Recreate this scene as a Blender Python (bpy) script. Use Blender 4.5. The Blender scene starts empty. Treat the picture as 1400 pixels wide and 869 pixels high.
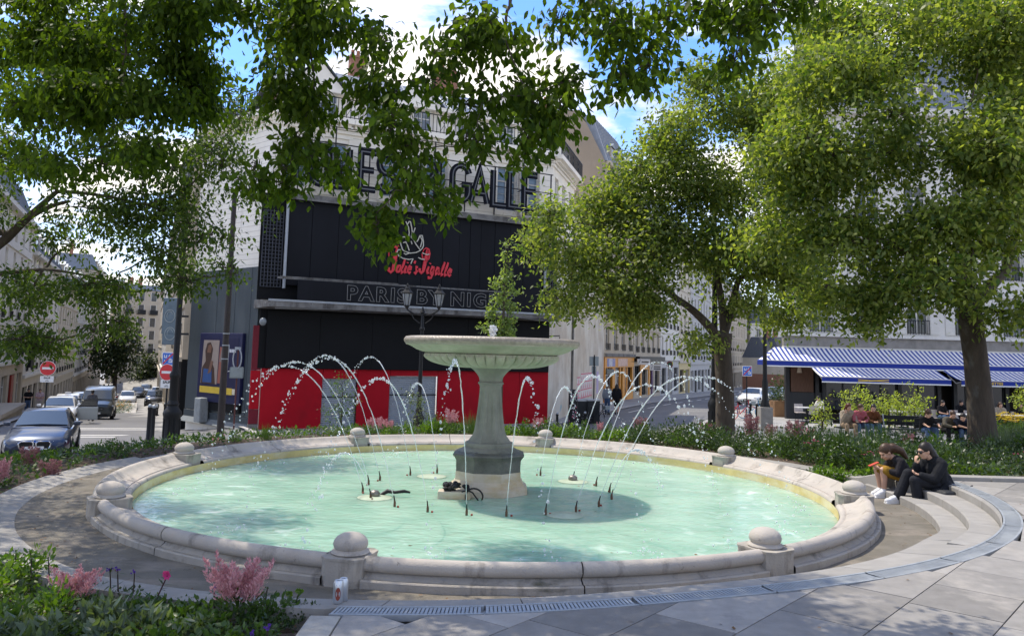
import bpy, bmesh, math, random
import numpy as np
from mathutils import Vector, Matrix
random.seed(7); rng = np.random.default_rng(7)
C = bpy.context.scene.collection
SC = bpy.context.scene
PI = math.pi
R = math.radians

# ------------------------------------------------------------------ camera
FPX, PITCH, ROLL, PPX, PPY, EYE = 1096.0, .098, .027, 693.0, 373.3, 1.84
_f = Vector((0, math.cos(PITCH), math.sin(PITCH))); _r0 = Vector((1, 0, 0)); _u0 = _r0.cross(_f)
CR = math.cos(ROLL) * _r0 + math.sin(ROLL) * _u0
CU = -math.sin(ROLL) * _r0 + math.cos(ROLL) * _u0
cam_d = bpy.data.cameras.new('camera'); cam = bpy.data.objects.new('camera', cam_d); C.objects.link(cam)
m4 = Matrix((CR, CU, -_f)).transposed().to_4x4(); m4.translation = (0, 0, EYE)
cam.matrix_world = m4
cam_d.sensor_width = 36; cam_d.lens = FPX / 1400 * 36
cam_d.shift_x = -(PPX - 700) / 1400; cam_d.shift_y = (PPY - 434.5) / 1400
cam_d.clip_start = .1; cam_d.clip_end = 3000
SC.camera = cam

def ray(px, py): return _f + (px - PPX) / FPX * CR - (py - PPY) / FPX * CU
def at(px, py, Y):
    d = ray(px, py); return d * (Y / d.y) + Vector((0, 0, EYE))
def onz(px, py, z):
    d = ray(px, py); return d * ((z - EYE) / d.z) + Vector((0, 0, EYE))

# ------------------------------------------------------------------ light
SUN_AZ, SUN_EL = R(-50), R(61)          # azimuth from +Y towards +X
sdir = Vector((math.sin(SUN_AZ) * math.cos(SUN_EL), math.cos(SUN_AZ) * math.cos(SUN_EL), math.sin(SUN_EL)))
sl = bpy.data.lights.new('sun', 'SUN'); sl.energy = 2.25; sl.angle = R(.53); sl.color = (1, .91, .77)
so = bpy.data.objects.new('sun', sl); C.objects.link(so)
so.rotation_euler = sdir.to_track_quat('Z', 'Y').to_euler()
so.location = (0, 0, 40)
wd = bpy.data.worlds.new('World'); SC.world = wd; wd.use_nodes = True
wn, wl = wd.node_tree.nodes, wd.node_tree.links
bg = wn['Background']; bg.inputs[1].default_value = .15
sky = wn.new('ShaderNodeTexSky'); sky.sky_type = 'NISHITA'; sky.sun_disc = False
sky.sun_elevation = SUN_EL; sky.sun_rotation = SUN_AZ; sky.altitude = 60; sky.ozone_density = 2.2; sky.dust_density = .6
tc = wn.new('ShaderNodeTexCoord'); sx = wn.new('ShaderNodeSeparateXYZ'); wl.new(tc.outputs['Generated'], sx.inputs[0])
def wmath(op, a, b=None, clamp=False):
    n = wn.new('ShaderNodeMath'); n.operation = op; n.use_clamp = clamp
    for i, x in enumerate((a, b)):
        if x is None: continue
        if isinstance(x, (int, float)): n.inputs[i].default_value = x
        else: wl.new(x, n.inputs[i])
    return n.outputs[0]
den = wmath('ADD', wmath('MAXIMUM', sx.outputs[2], 0.0), .16)
cv = wn.new('ShaderNodeCombineXYZ')
wl.new(wmath('DIVIDE', sx.outputs[0], den), cv.inputs[0]); wl.new(wmath('DIVIDE', sx.outputs[1], den), cv.inputs[1]); cv.inputs[2].default_value = 3.7
cn = wn.new('ShaderNodeTexNoise'); cn.inputs['Scale'].default_value = 1.7; cn.inputs['Detail'].default_value = 9; cn.inputs['Roughness'].default_value = .58
cn.inputs['Distortion'].default_value = .25
wl.new(cv.outputs[0], cn.inputs['Vector'])
cr_ = wn.new('ShaderNodeMapRange'); cr_.interpolation_type = 'SMOOTHSTEP'
cr_.inputs[1].default_value = .45; cr_.inputs[2].default_value = .59
wl.new(cn.outputs[0], cr_.inputs[0])
hz = wn.new('ShaderNodeMapRange'); hz.inputs[1].default_value = .0; hz.inputs[2].default_value = .3; hz.inputs[3].default_value = .75; hz.inputs[4].default_value = 0
wl.new(sx.outputs[2], hz.inputs[0])
cl = wmath('MAXIMUM', cr_.outputs[0], hz.outputs[0], True)
cn2 = wn.new('ShaderNodeTexNoise'); cn2.inputs['Scale'].default_value = 3.2; cn2.inputs['Detail'].default_value = 5
wl.new(cv.outputs[0], cn2.inputs['Vector'])
cc = wn.new('ShaderNodeMapRange'); cc.inputs[1].default_value = .3; cc.inputs[2].default_value = .7; cc.inputs[3].default_value = 3.2; cc.inputs[4].default_value = 4.9
wl.new(cn2.outputs[0], cc.inputs[0])
skc = wn.new('ShaderNodeMix'); skc.data_type = 'RGBA'; skc.blend_type = 'MULTIPLY'; skc.inputs[0].default_value = 1
wl.new(sky.outputs[0], skc.inputs[6]); skc.inputs[7].default_value = (.40, .57, .84, 1)
mx = wn.new('ShaderNodeMix'); mx.data_type = 'RGBA'
wl.new(cl, mx.inputs[0]); wl.new(skc.outputs[2], mx.inputs[6]); ccol = wn.new('ShaderNodeVectorMath'); ccol.operation = 'SCALE'; ccol.inputs[0].default_value = (1.04, .99, .92); wl.new(cc.outputs[0], ccol.inputs['Scale']); wl.new(ccol.outputs[0], mx.inputs[7])
wl.new(mx.outputs[2], bg.inputs[0])
SC.view_settings.view_transform = 'Standard'; SC.view_settings.look = 'None'; SC.view_settings.gamma = 1
SC.view_settings.exposure = 1.3
SC.cycles.max_bounces = 8; SC.cycles.transparent_max_bounces = 12
SC.cycles.sample_clamp_indirect = 6

# ------------------------------------------------------------------ materials
MATS = {}
def M(name, col, rough=.75, spec=.3, metal=0, var=.18, scale=3., bump=.15, bscale=45., stain=None, rnd=0., trans=0., stretch=None, emit=None, coat=0):
    if name in MATS: return MATS[name]
    m = bpy.data.materials.new(name); m.use_nodes = True; MATS[name] = m
    n, l = m.node_tree.nodes, m.node_tree.links
    p = n['Principled BSDF']
    p.inputs['Roughness'].default_value = rough; p.inputs['Specular IOR Level'].default_value = spec
    p.inputs['Metallic'].default_value = metal; p.inputs['Coat Weight'].default_value = coat
    if trans: p.inputs['Transmission Weight'].default_value = trans
    if emit: p.inputs['Emission Color'].default_value = (*emit[0], 1); p.inputs['Emission Strength'].default_value = emit[1]
    t = n.new('ShaderNodeTexCoord'); vec = t.outputs['Object']
    if stretch:
        mp = n.new('ShaderNodeMapping'); mp.inputs['Scale'].default_value = stretch; l.new(vec, mp.inputs[0]); vec = mp.outputs[0]
    n1 = n.new('ShaderNodeTexNoise'); n1.inputs['Scale'].default_value = scale; n1.inputs['Detail'].default_value = 7; n1.inputs['Roughness'].default_value = .62
    l.new(vec, n1.inputs['Vector'])
    mr = n.new('ShaderNodeMapRange'); mr.inputs[1].default_value = .28; mr.inputs[2].default_value = .72
    mr.inputs[3].default_value = 1 - var; mr.inputs[4].default_value = 1 + var; l.new(n1.outputs[0], mr.inputs[0])
    fac = mr.outputs[0]
    if rnd:
        oi = n.new('ShaderNodeObjectInfo'); r2 = n.new('ShaderNodeMapRange'); r2.inputs[3].default_value = 1 - rnd; r2.inputs[4].default_value = 1 + rnd
        l.new(oi.outputs['Random'], r2.inputs[0]); mm = n.new('ShaderNodeMath'); mm.operation = 'MULTIPLY'
        l.new(fac, mm.inputs[0]); l.new(r2.outputs[0], mm.inputs[1]); fac = mm.outputs[0]
    mu = n.new('ShaderNodeVectorMath'); mu.operation = 'SCALE'; mu.inputs[0].default_value = col[:3]; l.new(fac, mu.inputs['Scale'])
    cur = mu.outputs[0]
    for st in (stain if isinstance(stain, list) else [stain] if stain else []):
        scol, ss, lo, hi, strc = st
        mp = n.new('ShaderNodeMapping'); mp.inputs['Scale'].default_value = strc; l.new(t.outputs['Object'], mp.inputs[0])
        ns = n.new('ShaderNodeTexNoise'); ns.inputs['Scale'].default_value = ss; ns.inputs['Detail'].default_value = 6; ns.inputs['Roughness'].default_value = .65
        l.new(mp.outputs[0], ns.inputs['Vector'])
        r3 = n.new('ShaderNodeMapRange'); r3.inputs[1].default_value = lo; r3.inputs[2].default_value = hi; l.new(ns.outputs[0], r3.inputs[0])
        mi = n.new('ShaderNodeMix'); mi.data_type = 'RGBA'; l.new(r3.outputs[0], mi.inputs[0]); l.new(cur, mi.inputs[6]); mi.inputs[7].default_value = (*scol, 1)
        cur = mi.outputs[2]
    l.new(cur, p.inputs['Base Color'])
    if bump:
        n2 = n.new('ShaderNodeTexNoise'); n2.inputs['Scale'].default_value = bscale; n2.inputs['Detail'].default_value = 5; l.new(vec, n2.inputs['Vector'])
        b = n.new('ShaderNodeBump'); b.inputs['Strength'].default_value = bump; b.inputs['Distance'].default_value = .02
        l.new(n2.outputs[0], b.inputs['Height']); l.new(b.outputs[0], p.inputs['Normal'])
    return m

def leaf_mat(name, c1, c2, trans=.45, rough=.42, spec=.4, tint=(2.3, 2.3, .55)):
    if name in MATS: return MATS[name]
    m = bpy.data.materials.new(name); m.use_nodes = True; MATS[name] = m
    n, l = m.node_tree.nodes, m.node_tree.links
    p = n['Principled BSDF']; p.inputs['Roughness'].default_value = rough; p.inputs['Specular IOR Level'].default_value = spec
    g = n.new('ShaderNodeNewGeometry')
    mi = n.new('ShaderNodeMix'); mi.data_type = 'RGBA'; mi.inputs[6].default_value = (*c1, 1); mi.inputs[7].default_value = (*c2, 1)
    l.new(g.outputs['Random Per Island'], mi.inputs[0]); l.new(mi.outputs[2], p.inputs['Base Color'])
    tr = n.new('ShaderNodeBsdfTranslucent')
    sc = n.new('ShaderNodeMix'); sc.data_type = 'RGBA'; sc.blend_type = 'MULTIPLY'; sc.inputs[0].default_value = 1; sc.inputs[7].default_value = (*tint, 1)
    l.new(mi.outputs[2], sc.inputs[6]); l.new(sc.outputs[2], tr.inputs[0])
    ms = n.new('ShaderNodeMixShader'); ms.inputs[0].default_value = trans
    l.new(p.outputs[0], ms.inputs[1]); l.new(tr.outputs[0], ms.inputs[2]); l.new(ms.outputs[0], n['Material Output'].inputs[0])
    return m

# ------------------------------------------------------------------ mesh builder
class MB:
    def __init__(s): s.v = []; s.f = []; s.m = []; s.mi = 0
    def add(s, vs, fs):
        o = len(s.v); s.v += [tuple(x) for x in vs]; s.f += [tuple(i + o for i in f) for f in fs]; s.m += [s.mi] * len(fs); return s
    def mat(s, i): s.mi = i; return s
    def box(s, c, d, rot=None, taper=1.0):
        hx, hy, hz = d[0] / 2, d[1] / 2, d[2] / 2
        vs = [Vector((sx * hx * (taper if sz > 0 else 1), sy * hy * (taper if sz > 0 else 1), sz * hz)) for sz in (-1, 1) for sy in (-1, 1) for sx in (-1, 1)]
        if rot is not None:
            q = Matrix.Rotation(rot, 3, 'Z') if isinstance(rot, (int, float)) else rot
            vs = [q @ v for v in vs]
        c = Vector(c)
        return s.add([v + c for v in vs], [(0, 2, 3, 1), (4, 5, 7, 6), (0, 1, 5, 4), (1, 3, 7, 5), (3, 2, 6, 7), (2, 0, 4, 6)])
    def bx(s, x0, x1, y0, y1, z0, z1): return s.box(((x0 + x1) / 2, (y0 + y1) / 2, (z0 + z1) / 2), (x1 - x0, y1 - y0, z1 - z0))
    def bbox(s, c, d, b=.02, rot=None):
        """box with chamfered edges"""
        bm = bmesh.new(); bmesh.ops.create_cube(bm, size=1)
        for v in bm.verts: v.co = Vector((v.co.x * d[0], v.co.y * d[1], v.co.z * d[2]))
        bmesh.ops.bevel(bm, geom=bm.edges[:], offset=b, segments=2, affect='EDGES', profile=.6)
        if rot is not None:
            q = Matrix.Rotation(rot, 3, 'Z') if isinstance(rot, (int, float)) else rot
            for v in bm.verts: v.co = q @ v.co
        bm.verts.index_update()
        s.add([v.co + Vector(c) for v in bm.verts], [[v.index for v in f.verts] for f in bm.faces]); bm.free(); return s
    def cyl(s, p0, p1, r0, r1=None, n=12, cap=True):
        return s.tube([p0, p1], [r0, r0 if r1 is None else r1], n, cap)
    def tube(s, pts, rad, n=8, cap=True):
        pts = [Vector(p) for p in pts]
        if isinstance(rad, (int, float)): rad = [rad] * len(pts)
        rad = [float(x) for x in rad]; vs = []; up = None
        for i, p in enumerate(pts):
            d = (pts[min(i + 1, len(pts) - 1)] - pts[max(i - 1, 0)])
            if d.length < 1e-9: d = Vector((0, 0, 1))
            d.normalize()
            if up is None or abs(up.dot(d)) > .95: up = Vector((0, 1, 0)) if abs(d.z) > .7 else Vector((0, 0, 1))
            a = d.cross(up).normalized(); b = a.cross(d).normalized(); up = b
            vs += [p + rad[i] * (math.cos(2 * PI * k / n) * a + math.sin(2 * PI * k / n) * b) for k in range(n)]
        fs = [(i * n + k, i * n + (k + 1) % n, (i + 1) * n + (k + 1) % n, (i + 1) * n + k) for i in range(len(pts) - 1) for k in range(n)]
        if cap: fs += [tuple(range(n))[::-1], tuple((len(pts) - 1) * n + k for k in range(n))]
        return s.add(vs, fs)
    def lathe(s, prof, c=(0, 0, 0), n=48, cap=True, fn=None, a0=0., a1=2 * PI):
        full = abs(a1 - a0 - 2 * PI) < 1e-6; nn = n if full else n + 1
        vs = []
        for r, z in prof:
            for k in range(nn):
                a = a0 + (a1 - a0) * k / n
                rr = fn(r, z, a) if fn else r
                vs.append((c[0] + rr * math.cos(a), c[1] + rr * math.sin(a), c[2] + z))
        fs = [(i * nn + k, i * nn + (k + 1) % nn, (i + 1) * nn + (k + 1) % nn, (i + 1) * nn + k) for i in range(len(prof) - 1) for k in range(n)]
        if cap and full:
            fs += [tuple(range(nn))[::-1], tuple((len(prof) - 1) * nn + k for k in range(nn))]
        return s.add(vs, fs)
    def sph(s, c, r, n=10, m=7, q=None):
        if isinstance(r, (int, float)): r = (r, r, r)
        vs = [Vector((0, 0, -r[2]))]
        for i in range(1, m):
            t = -PI / 2 + PI * i / m
            vs += [Vector((r[0] * math.cos(t) * math.cos(2 * PI * k / n), r[1] * math.cos(t) * math.sin(2 * PI * k / n), r[2] * math.sin(t))) for k in range(n)]
        vs.append(Vector((0, 0, r[2]))); L = len(vs) - 1
        fs = [(0, 1 + (k + 1) % n, 1 + k) for k in range(n)]
        for i in range(m - 2): fs += [(1 + i * n + k, 1 + i * n + (k + 1) % n, 1 + (i + 1) * n + (k + 1) % n, 1 + (i + 1) * n + k) for k in range(n)]
        fs += [(L, 1 + (m - 2) * n + k, 1 + (m - 2) * n + (k + 1) % n) for k in range(n)]
        if q is not None: vs = [q @ v for v in vs]
        return s.add([v + Vector(c) for v in vs], fs)
    def prism(s, poly, ex):
        n = len(poly); ex = Vector(ex); a = [Vector(p) for p in poly]; b = [p + ex for p in a]
        return s.add(a + b, [tuple(range(n))[::-1], tuple(range(n, 2 * n))] + [(i, (i + 1) % n, n + (i + 1) % n, n + i) for i in range(n)])
    def ring(s, r0, r1, a0, a1, zt, zb, n, c=(0, 0)):
        """annular sector block; zt(r,a) top, zb bottom"""
        vs = []
        for k in range(n + 1):
            a = a0 + (a1 - a0) * k / n
            for r in (r0, r1):
                x, y = c[0] + r * math.cos(a), c[1] + r * math.sin(a); z = zt(r, a) if callable(zt) else zt
                vs += [(x, y, z), (x, y, zb if not callable(zb) else zb(r, a))]
        fs = []
        for k in range(n):
            i, j = 4 * k, 4 * k + 4
            fs += [(i, i + 2, j + 2, j), (i, j, j + 1, i + 1), (i + 2, i + 3, j + 3, j + 2), (i + 1, j + 1, j + 3, i + 3)]
        fs += [(0, 1, 3, 2), (4 * n, 4 * n + 2, 4 * n + 3, 4 * n + 1)]
        return s.add(vs, fs)
    def quad(s, *p): return s.add(p, [tuple(range(len(p)))])
    def mesh(s, name, mats, smooth=None):
        me = bpy.data.meshes.new(name); me.from_pydata(s.v, [], s.f); 
        if not isinstance(mats, (list, tuple)): mats = [mats]
        for m in mats: me.materials.append(m)
        if len(mats) > 1: me.polygons.foreach_set('material_index', s.m)
        if smooth is not None:
            me.polygons.foreach_set('use_smooth', [True] * len(me.polygons)); me.set_sharp_from_angle(angle=R(smooth))
        me.update(); return me
def ob(name, mb, mats=None, parent=None, loc=(0, 0, 0), smooth=None, rot=None):
    me = mb.mesh(name, mats, smooth) if isinstance(mb, MB) else mb
    o = bpy.data.objects.new(name, me); C.objects.link(o); o.location = loc
    if rot is not None: o.rotation_euler = rot if not isinstance(rot, (int, float)) else (0, 0, rot)
    if parent is not None: o.parent = parent
    return o
def tag(o, label, cat, group=None):
    o['label'] = label; o['category'] = cat
    if group: o['group'] = group
    return o
def thing(name, label, cat, loc=(0, 0, 0), rotz=0., group=None):
    o = bpy.data.objects.new(name, None); C.objects.link(o); o.location = loc; o.rotation_euler = (0, 0, rotz); o.empty_display_size = .2
    return tag(o, label, cat, group)
def struct(o): o['kind'] = 'structure'; return o
def stuff(o): o['kind'] = 'stuff'; return o
def copy_tree(o, parent=None):
    c = o.copy(); C.objects.link(c); c.parent = parent
    for ch in list(o.children): copy_tree(ch, c)
    return c
def dup(o, loc, rotz, label=None, group=None, sc=None):
    c = copy_tree(o); c.location = loc; c.rotation_euler = (0, 0, rotz)
    if label: c['label'] = label
    if group: c['group'] = group
    if sc: c.scale = (sc,) * 3 if isinstance(sc, (int, float)) else sc
    return c
def np_mesh(name, V, F, mats):
    """V (n,3), F (m,k) arrays -> mesh"""
    me = bpy.data.meshes.new(name); n, (m, k) = len(V), F.shape
    me.vertices.add(n); me.vertices.foreach_set('co', np.ascontiguousarray(V, np.float32).ravel())
    me.loops.add(m * k); me.loops.foreach_set('vertex_index', np.ascontiguousarray(F, np.int32).ravel())
    me.polygons.add(m); me.polygons.foreach_set('loop_start', np.arange(0, m * k, k, dtype=np.int32))
    for x in (mats if isinstance(mats, (list, tuple)) else [mats]): me.materials.append(x)
    me.update(calc_edges=True); me.validate(); return me
def lerp(a, b, t): return a + (b - a) * t
def smooth(a, b, x):
    t = min(1, max(0, (x - a) / (b - a))); return t * t * (3 - 2 * t)

# leaves: oval, folded along the midrib; P centre (tip end hangs along D), N normal-ish
def leaves(P, D, N, L, Wd, fold=.25, tris=4):
    n = len(P)
    D = D / (np.linalg.norm(D, axis=1, keepdims=True) + 1e-9)
    S = np.cross(D, N); S /= np.linalg.norm(S, axis=1, keepdims=True) + 1e-9
    U = np.cross(S, D); L = np.asarray(L).reshape(-1, 1) * np.ones((n, 1)); Wd = np.asarray(Wd).reshape(-1, 1) * np.ones((n, 1))
    b = P; t = P + D * L; m1 = P + D * L * .42 - U * Wd * fold * .5
    l1 = P + D * L * .4 + S * Wd * .5; r1 = P + D * L * .4 - S * Wd * .5
    if tris == 8: return leaves8(P, D, N, L, Wd, fold)
    if tris == 2:
        V = np.stack([b, l1, t, r1], 1).reshape(-1, 3); i = np.arange(n)[:, None] * 4
        return V, np.concatenate([i + [0, 1, 2], i + [0, 2, 3]], 1).reshape(-1, 3)
    m1 = m1
    V = np.stack([b, l1, m1, r1, t - U * L * .12], 1).reshape(-1, 3); i = np.arange(n)[:, None] * 5
    return V, np.concatenate([i + [0, 1, 2], i + [0, 2, 3], i + [1, 4, 2], i + [2, 4, 3]], 1).reshape(-1, 3)
def leaves8(P, D, N, L, Wd, fold=.25):
    n = len(P); D = D / (np.linalg.norm(D, axis=1, keepdims=True) + 1e-9); S = np.cross(D, N); S /= np.linalg.norm(S, axis=1, keepdims=True) + 1e-9; U = np.cross(S, D)
    L = np.asarray(L).reshape(-1, 1) * np.ones((n, 1)); Wd = np.asarray(Wd).reshape(-1, 1) * np.ones((n, 1)); curl = (rng.random((n, 1)) - .2) * .22
    def pt(t, s, u): return P + D * L * t + S * Wd * s + U * (Wd * u - L * curl * t * t)
    V = np.stack([pt(0, 0, 0), pt(.22, .36, 0), pt(.52, .5, .0), pt(.80, .24, 0), pt(1, 0, 0), pt(.80, -.24, 0), pt(.52, -.5, 0), pt(.22, -.36, 0), pt(.35, 0, -fold * .5), pt(.7, 0, -fold * .4)], 1).reshape(-1, 3)
    i = np.arange(n)[:, None] * 10; T = [(0, 1, 8), (1, 2, 8), (2, 9, 8), (2, 3, 9), (3, 4, 9), (4, 5, 9), (5, 6, 9), (6, 8, 9), (6, 7, 8), (7, 0, 8)]
    return V, np.concatenate([i + list(t) for t in T], 1).reshape(-1, 3)
def rdir(n):
    v = rng.normal(size=(n, 3)); return v / np.linalg.norm(v, axis=1, keepdims=True)
# ------------------------------------------------------------------ terrain
CX, CY = -.18, 11.15
def interp(x, xs, ys):
    return float(np.interp(x, xs, ys))
LY, LZ = [11.0, 13, 16, 20, 24, 36, 50, 60, 95, 150, 250, 600], [0, -.45, -1.0, -1.45, -1.8, -2.35, -2.95, -3.7, -5.3, -7, -9.5, -12]
MY, MZ = [15.5, 20, 24, 30, 36, 43, 65, 150, 600], [0, -.55, -1.1, -1.55, -1.86, -1.82, -1.9, -3.5, -8]
RY, RZ = [11, 14, 17, 24, 27, 38, 44, 76, 150, 600], [.25, .2, .02, -.6, -.85, -1.2, -1.33, -2.3, -4, -8]
def gz(x, y):
    zl, zm, zr = interp(y, LY, LZ), interp(y, MY, MZ), interp(y, RY, RZ)
    xb = lerp(-6.5, -13.5, smooth(19, 33, y)) - .445 * max(0, y - 40)
    a = smooth(xb - 3, xb + 3, x)
    b0 = 3 + max(0, y - 45) * .3
    b = smooth(b0, b0 + 7, x)
    return lerp(lerp(zl, zm, a), zr, b)
def zp(x, y):
    v = .21 + .05 * (x - CX)
    return min(.30, max(.05, v)) if v < .27 else .30 - .03 * math.exp(-(v - .27) / .03)
def pol(r, a): return CX + r * math.cos(a), CY + r * math.sin(a)

stone = M('pool_stone', (.40, .365, .32), rough=.8, var=.14, scale=2.2, bump=.22, bscale=60, stain=[((.15, .135, .115), 3.2, .55, .70, (1, 1, .35)), ((.46, .39, .32), 1.3, .5, .8, (1, 1, 1)), ((.10, .095, .08), 11, .66, .74, (1, 1, 1))])
stone_side = M('pool_stone_side', (.36, .33, .285), rough=.85, var=.16, scale=2.6, bump=.28, bscale=55, stain=[((.11, .10, .085), 4.5, .52, .72, (1, 1, .25)), ((.12, .115, .085), 1.6, .58, .7, (1, 1, 3)), ((.42, .36, .28), 2, .55, .8, (1, 1, 1))])
granite = M('granite', (.275, .262, .24), rough=.75, var=.13, scale=5, bump=.2, bscale=160, rnd=.10, stain=((.25, .24, .22), 1.6, .52, .75, (1, 1, 1)))
slabm = M('paving_granite', (.24, .228, .21), rough=.72, var=.16, scale=7, bump=.2, bscale=170, rnd=.30, stain=[((.34, .315, .28), 1.8, .55, .72, (1, 1, 1)), ((.2, .19, .18), 3.1, .6, .75, (1, 1, 1))])
floorm = M('gritty_floor', (.15, .136, .110), rough=.9, var=.25, scale=2.5, bump=.5, bscale=120, stain=[((.25, .215, .175), 1.6, .5, .7, (1, 2.2, 1)), ((.1, .085, .07), 6, .62, .7, (1, 1, 1))])
pave = M('asphalt_pavement', (.30, .295, .285), rough=.85, var=.12, scale=.8, bump=.2, bscale=60, stain=((.2, .195, .19), .35, .5, .7, (1, 1, 1)))
asph = M('asphalt_road', (.125, .125, .13), rough=.8, var=.15, scale=.5, bump=.25, bscale=90, stain=((.17, .17, .17), .2, .45, .7, (1, 1, 1)))
paintm = M('road_paint', (.62, .61, .58), rough=.7, var=.2, scale=6, bump=.1)
kerbm = M('kerb_granite', (.38, .37, .355), rough=.8, var=.12, scale=4, bump=.2, bscale=90, rnd=.12)
soil = M('bed_soil', (.075, .055, .04), rough=.95, var=.5, scale=9, bump=1., bscale=45, stain=((.2, .15, .1), 20, .58, .68, (1, 1, 1)))
metal_dk = M('dark_iron', (.014, .015, .016), rough=.5, spec=.22, var=.15, bump=.05)
galv = M('galvanised_steel', (.33, .355, .375), rough=.55, metal=.35, var=.15, scale=12, bump=.08)
white_p = M('white_paint', (.74, .74, .72), rough=.55, var=.05, bump=.03)

def sheet(name, xs, ys, zf, m, keep=None):
    V = [(x, y, zf(x, y)) for y in ys for x in xs]; nx = len(xs)
    F = [(j * nx + i, j * nx + i + 1, (j + 1) * nx + i + 1, (j + 1) * nx + i) for j in range(len(ys) - 1) for i in range(nx - 1)
         if keep is None or keep((xs[i] + xs[i + 1]) / 2, (ys[j] + ys[j + 1]) / 2)]
    mb = MB(); mb.v = V; mb.f = F; mb.m = [0] * len(F)
    return ob(name, mb, m, smooth=60)
def zbase(x, y):
    r = math.hypot(x - CX, y - CY)
    if y < CY and x > -3: base = -.1
    else: base = gz(x, y)
    return base - .35 * (1 - smooth(8.2, 10.5, r)) - (.35 if y < 10 else 0)
xs = sorted(set([round(-400 + i * 25.0, 2) for i in range(17)] + [round(x, 2) for x in np.arange(-60, 60, 2.0)] + [round(60 + i * 25., 2) for i in range(16)]))
ys = sorted(set([-60., -40, -25, -15, -8] + [round(y, 2) for y in np.arange(-4, 60, 1.5)] + [round(y, 2) for y in np.arange(60, 180, 5.)] + [200., 250, 300, 400, 600]))
struct(sheet('ground', xs, ys, zbase, pave))

# roads as strips following a centre line, 4 mm above the ground
def strip(name, pts, off0, off1, dz, m, step=2., segs=4):
    P = [Vector((p[0], p[1], 0)) for p in pts]; L = [0]
    for a, b in zip(P, P[1:]): L.append(L[-1] + (b - a).length)
    n = max(2, int(L[-1] / step)); V = []; F = []
    for i in range(n + 1):
        s = L[-1] * i / n
        k = max(j for j in range(len(L)) if L[j] <= s + 1e-6); k = min(k, len(P) - 2)
        p = P[k].lerp(P[k + 1], (s - L[k]) / (L[k + 1] - L[k])); d = (P[k + 1] - P[k]).normalized(); nrm = Vector((d.y, -d.x, 0))
        for j in range(segs + 1):
            q = p + nrm * lerp(off0, off1, j / segs); V.append((q.x, q.y, gz(q.x, q.y) + dz))
    for i in range(n):
        for j in range(segs): a = i * (segs + 1) + j; F.append((a, a + 1, a + segs + 2, a + segs + 1))
    mb = MB(); mb.add(V, F); return ob(name, mb, m, smooth=60)
# the street going down on the left: left facade line passes (-36, 60), slope -.445 per metre of depth
LD = Vector((-.445, 1, 0)).normalized(); LN = Vector((LD.y, -LD.x, 0))
def lstreet(s, o=0.):      # s metres along from Y = 24, o metres right of the left facade line
    p = Vector((-20.0, 24, 0)) + LD * s + LN * o; return p
road_l = [tuple(lstreet(s)[:2]) for s in (-14, 20, 60, 120, 260)]
struct(strip('road', road_l, 2.2, 12.5, .02, asph))
struct(strip('pavement', road_l, -.5, 2.0, .12, pave))
for side, o in (('near', 2.0), ('far', 12.5)):
    kb = strip('road_kerb', road_l, o, o + .2, .13, kerbm, segs=1); struct(kb)
for s_, o0, o1 in ((9.2, 4.6, 12.1), (10.4, 4.6, 12.1), (14.6, 4.6, 12.1), (15.7, 4.6, 12.1)):
    a = lstreet(s_, o0); b = lstreet(s_, o1)
    mb = MB(); n = 8; V = []
    for i in range(n + 1):
        p = a.lerp(b, i / n)
        for d in (0, .35): q = p + LD * d; V.append((q.x, q.y, gz(q.x, q.y) + .026))
    mb.add(V, [(2 * i, 2 * i + 1, 2 * i + 3, 2 * i + 2) for i in range(n)]); struct(ob('road_marking', mb, paintm))
yel = M('yellow_road_paint', (.55, .36, .08), rough=.8)
mb = MB(); V = []
for i in range(5):
    for d in (0, .5):
        q = lstreet(36 + i * .25 + d, 4.6 + i * .35); V.append((q.x, q.y, gz(q.x, q.y) + .026))
mb.add(V, [(2 * i, 2 * i + 1, 2 * i + 3, 2 * i + 2) for i in range(4)]); struct(ob('road_marking', mb, yel))
# the street going back on the right
RD = Vector((.39, 1, 0)).normalized(); RN = Vector((RD.y, -RD.x, 0))
def rstreet(s, o=0.): return Vector((8.4, 65, 0)) + RD * s + RN * o
road_r = [(-3, 33), (3.5, 40.5), (8.4 + 3, 60)] + [tuple(rstreet(s, 0)[:2]) for s in (30, 80, 200)]
road_r2 = [(-30, 31.5), (-12, 30.0), (0, 31), (12, 33), (60, 34)]
struct(strip('road', road_r2, -3.2, 3.4, .016, asph))
road_rr = [tuple(rstreet(s, 0)[:2]) for s in (-36, 0, 60, 200)]
struct(strip('road', road_rr, 3.4, 10.5, .022, asph))
struct(strip('road_kerb', road_rr, 3.1, 3.4, .1, kerbm, segs=1))
for s_ in range(-14, 60, 6):
    a = rstreet(s_, 4.7); b = rstreet(s_ + 3.2, 4.7); V = []
    for p in (a, b):
        for o in (0, .16): q = p + RN * o; V.append((q.x, q.y, gz(q.x, q.y) + .034))
    mb = MB(); mb.add(V, [(0, 1, 3, 2)]); struct(ob('road_marking', mb, paintm))

# ------------------------------------------------------------------ sunken floor, kerbs, steps, drain, paving
mb = MB(); n = 128; V = []; F = []
for rr in (4.5, 4.9, 5.3, 5.75):
    for k in range(n): x, y = pol(rr, 2 * PI * k / n); V.append((x, y, 0.004 * math.sin(k * 1.7 + rr * 9)))
for i in range(3): F += [(i * n + k, i * n + (k + 1) % n, (i + 1) * n + (k + 1) % n, (i + 1) * n + k) for k in range(n)]
mb.add(V, F); struct(ob('fountain_surround', mb, floorm, smooth=60))

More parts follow.
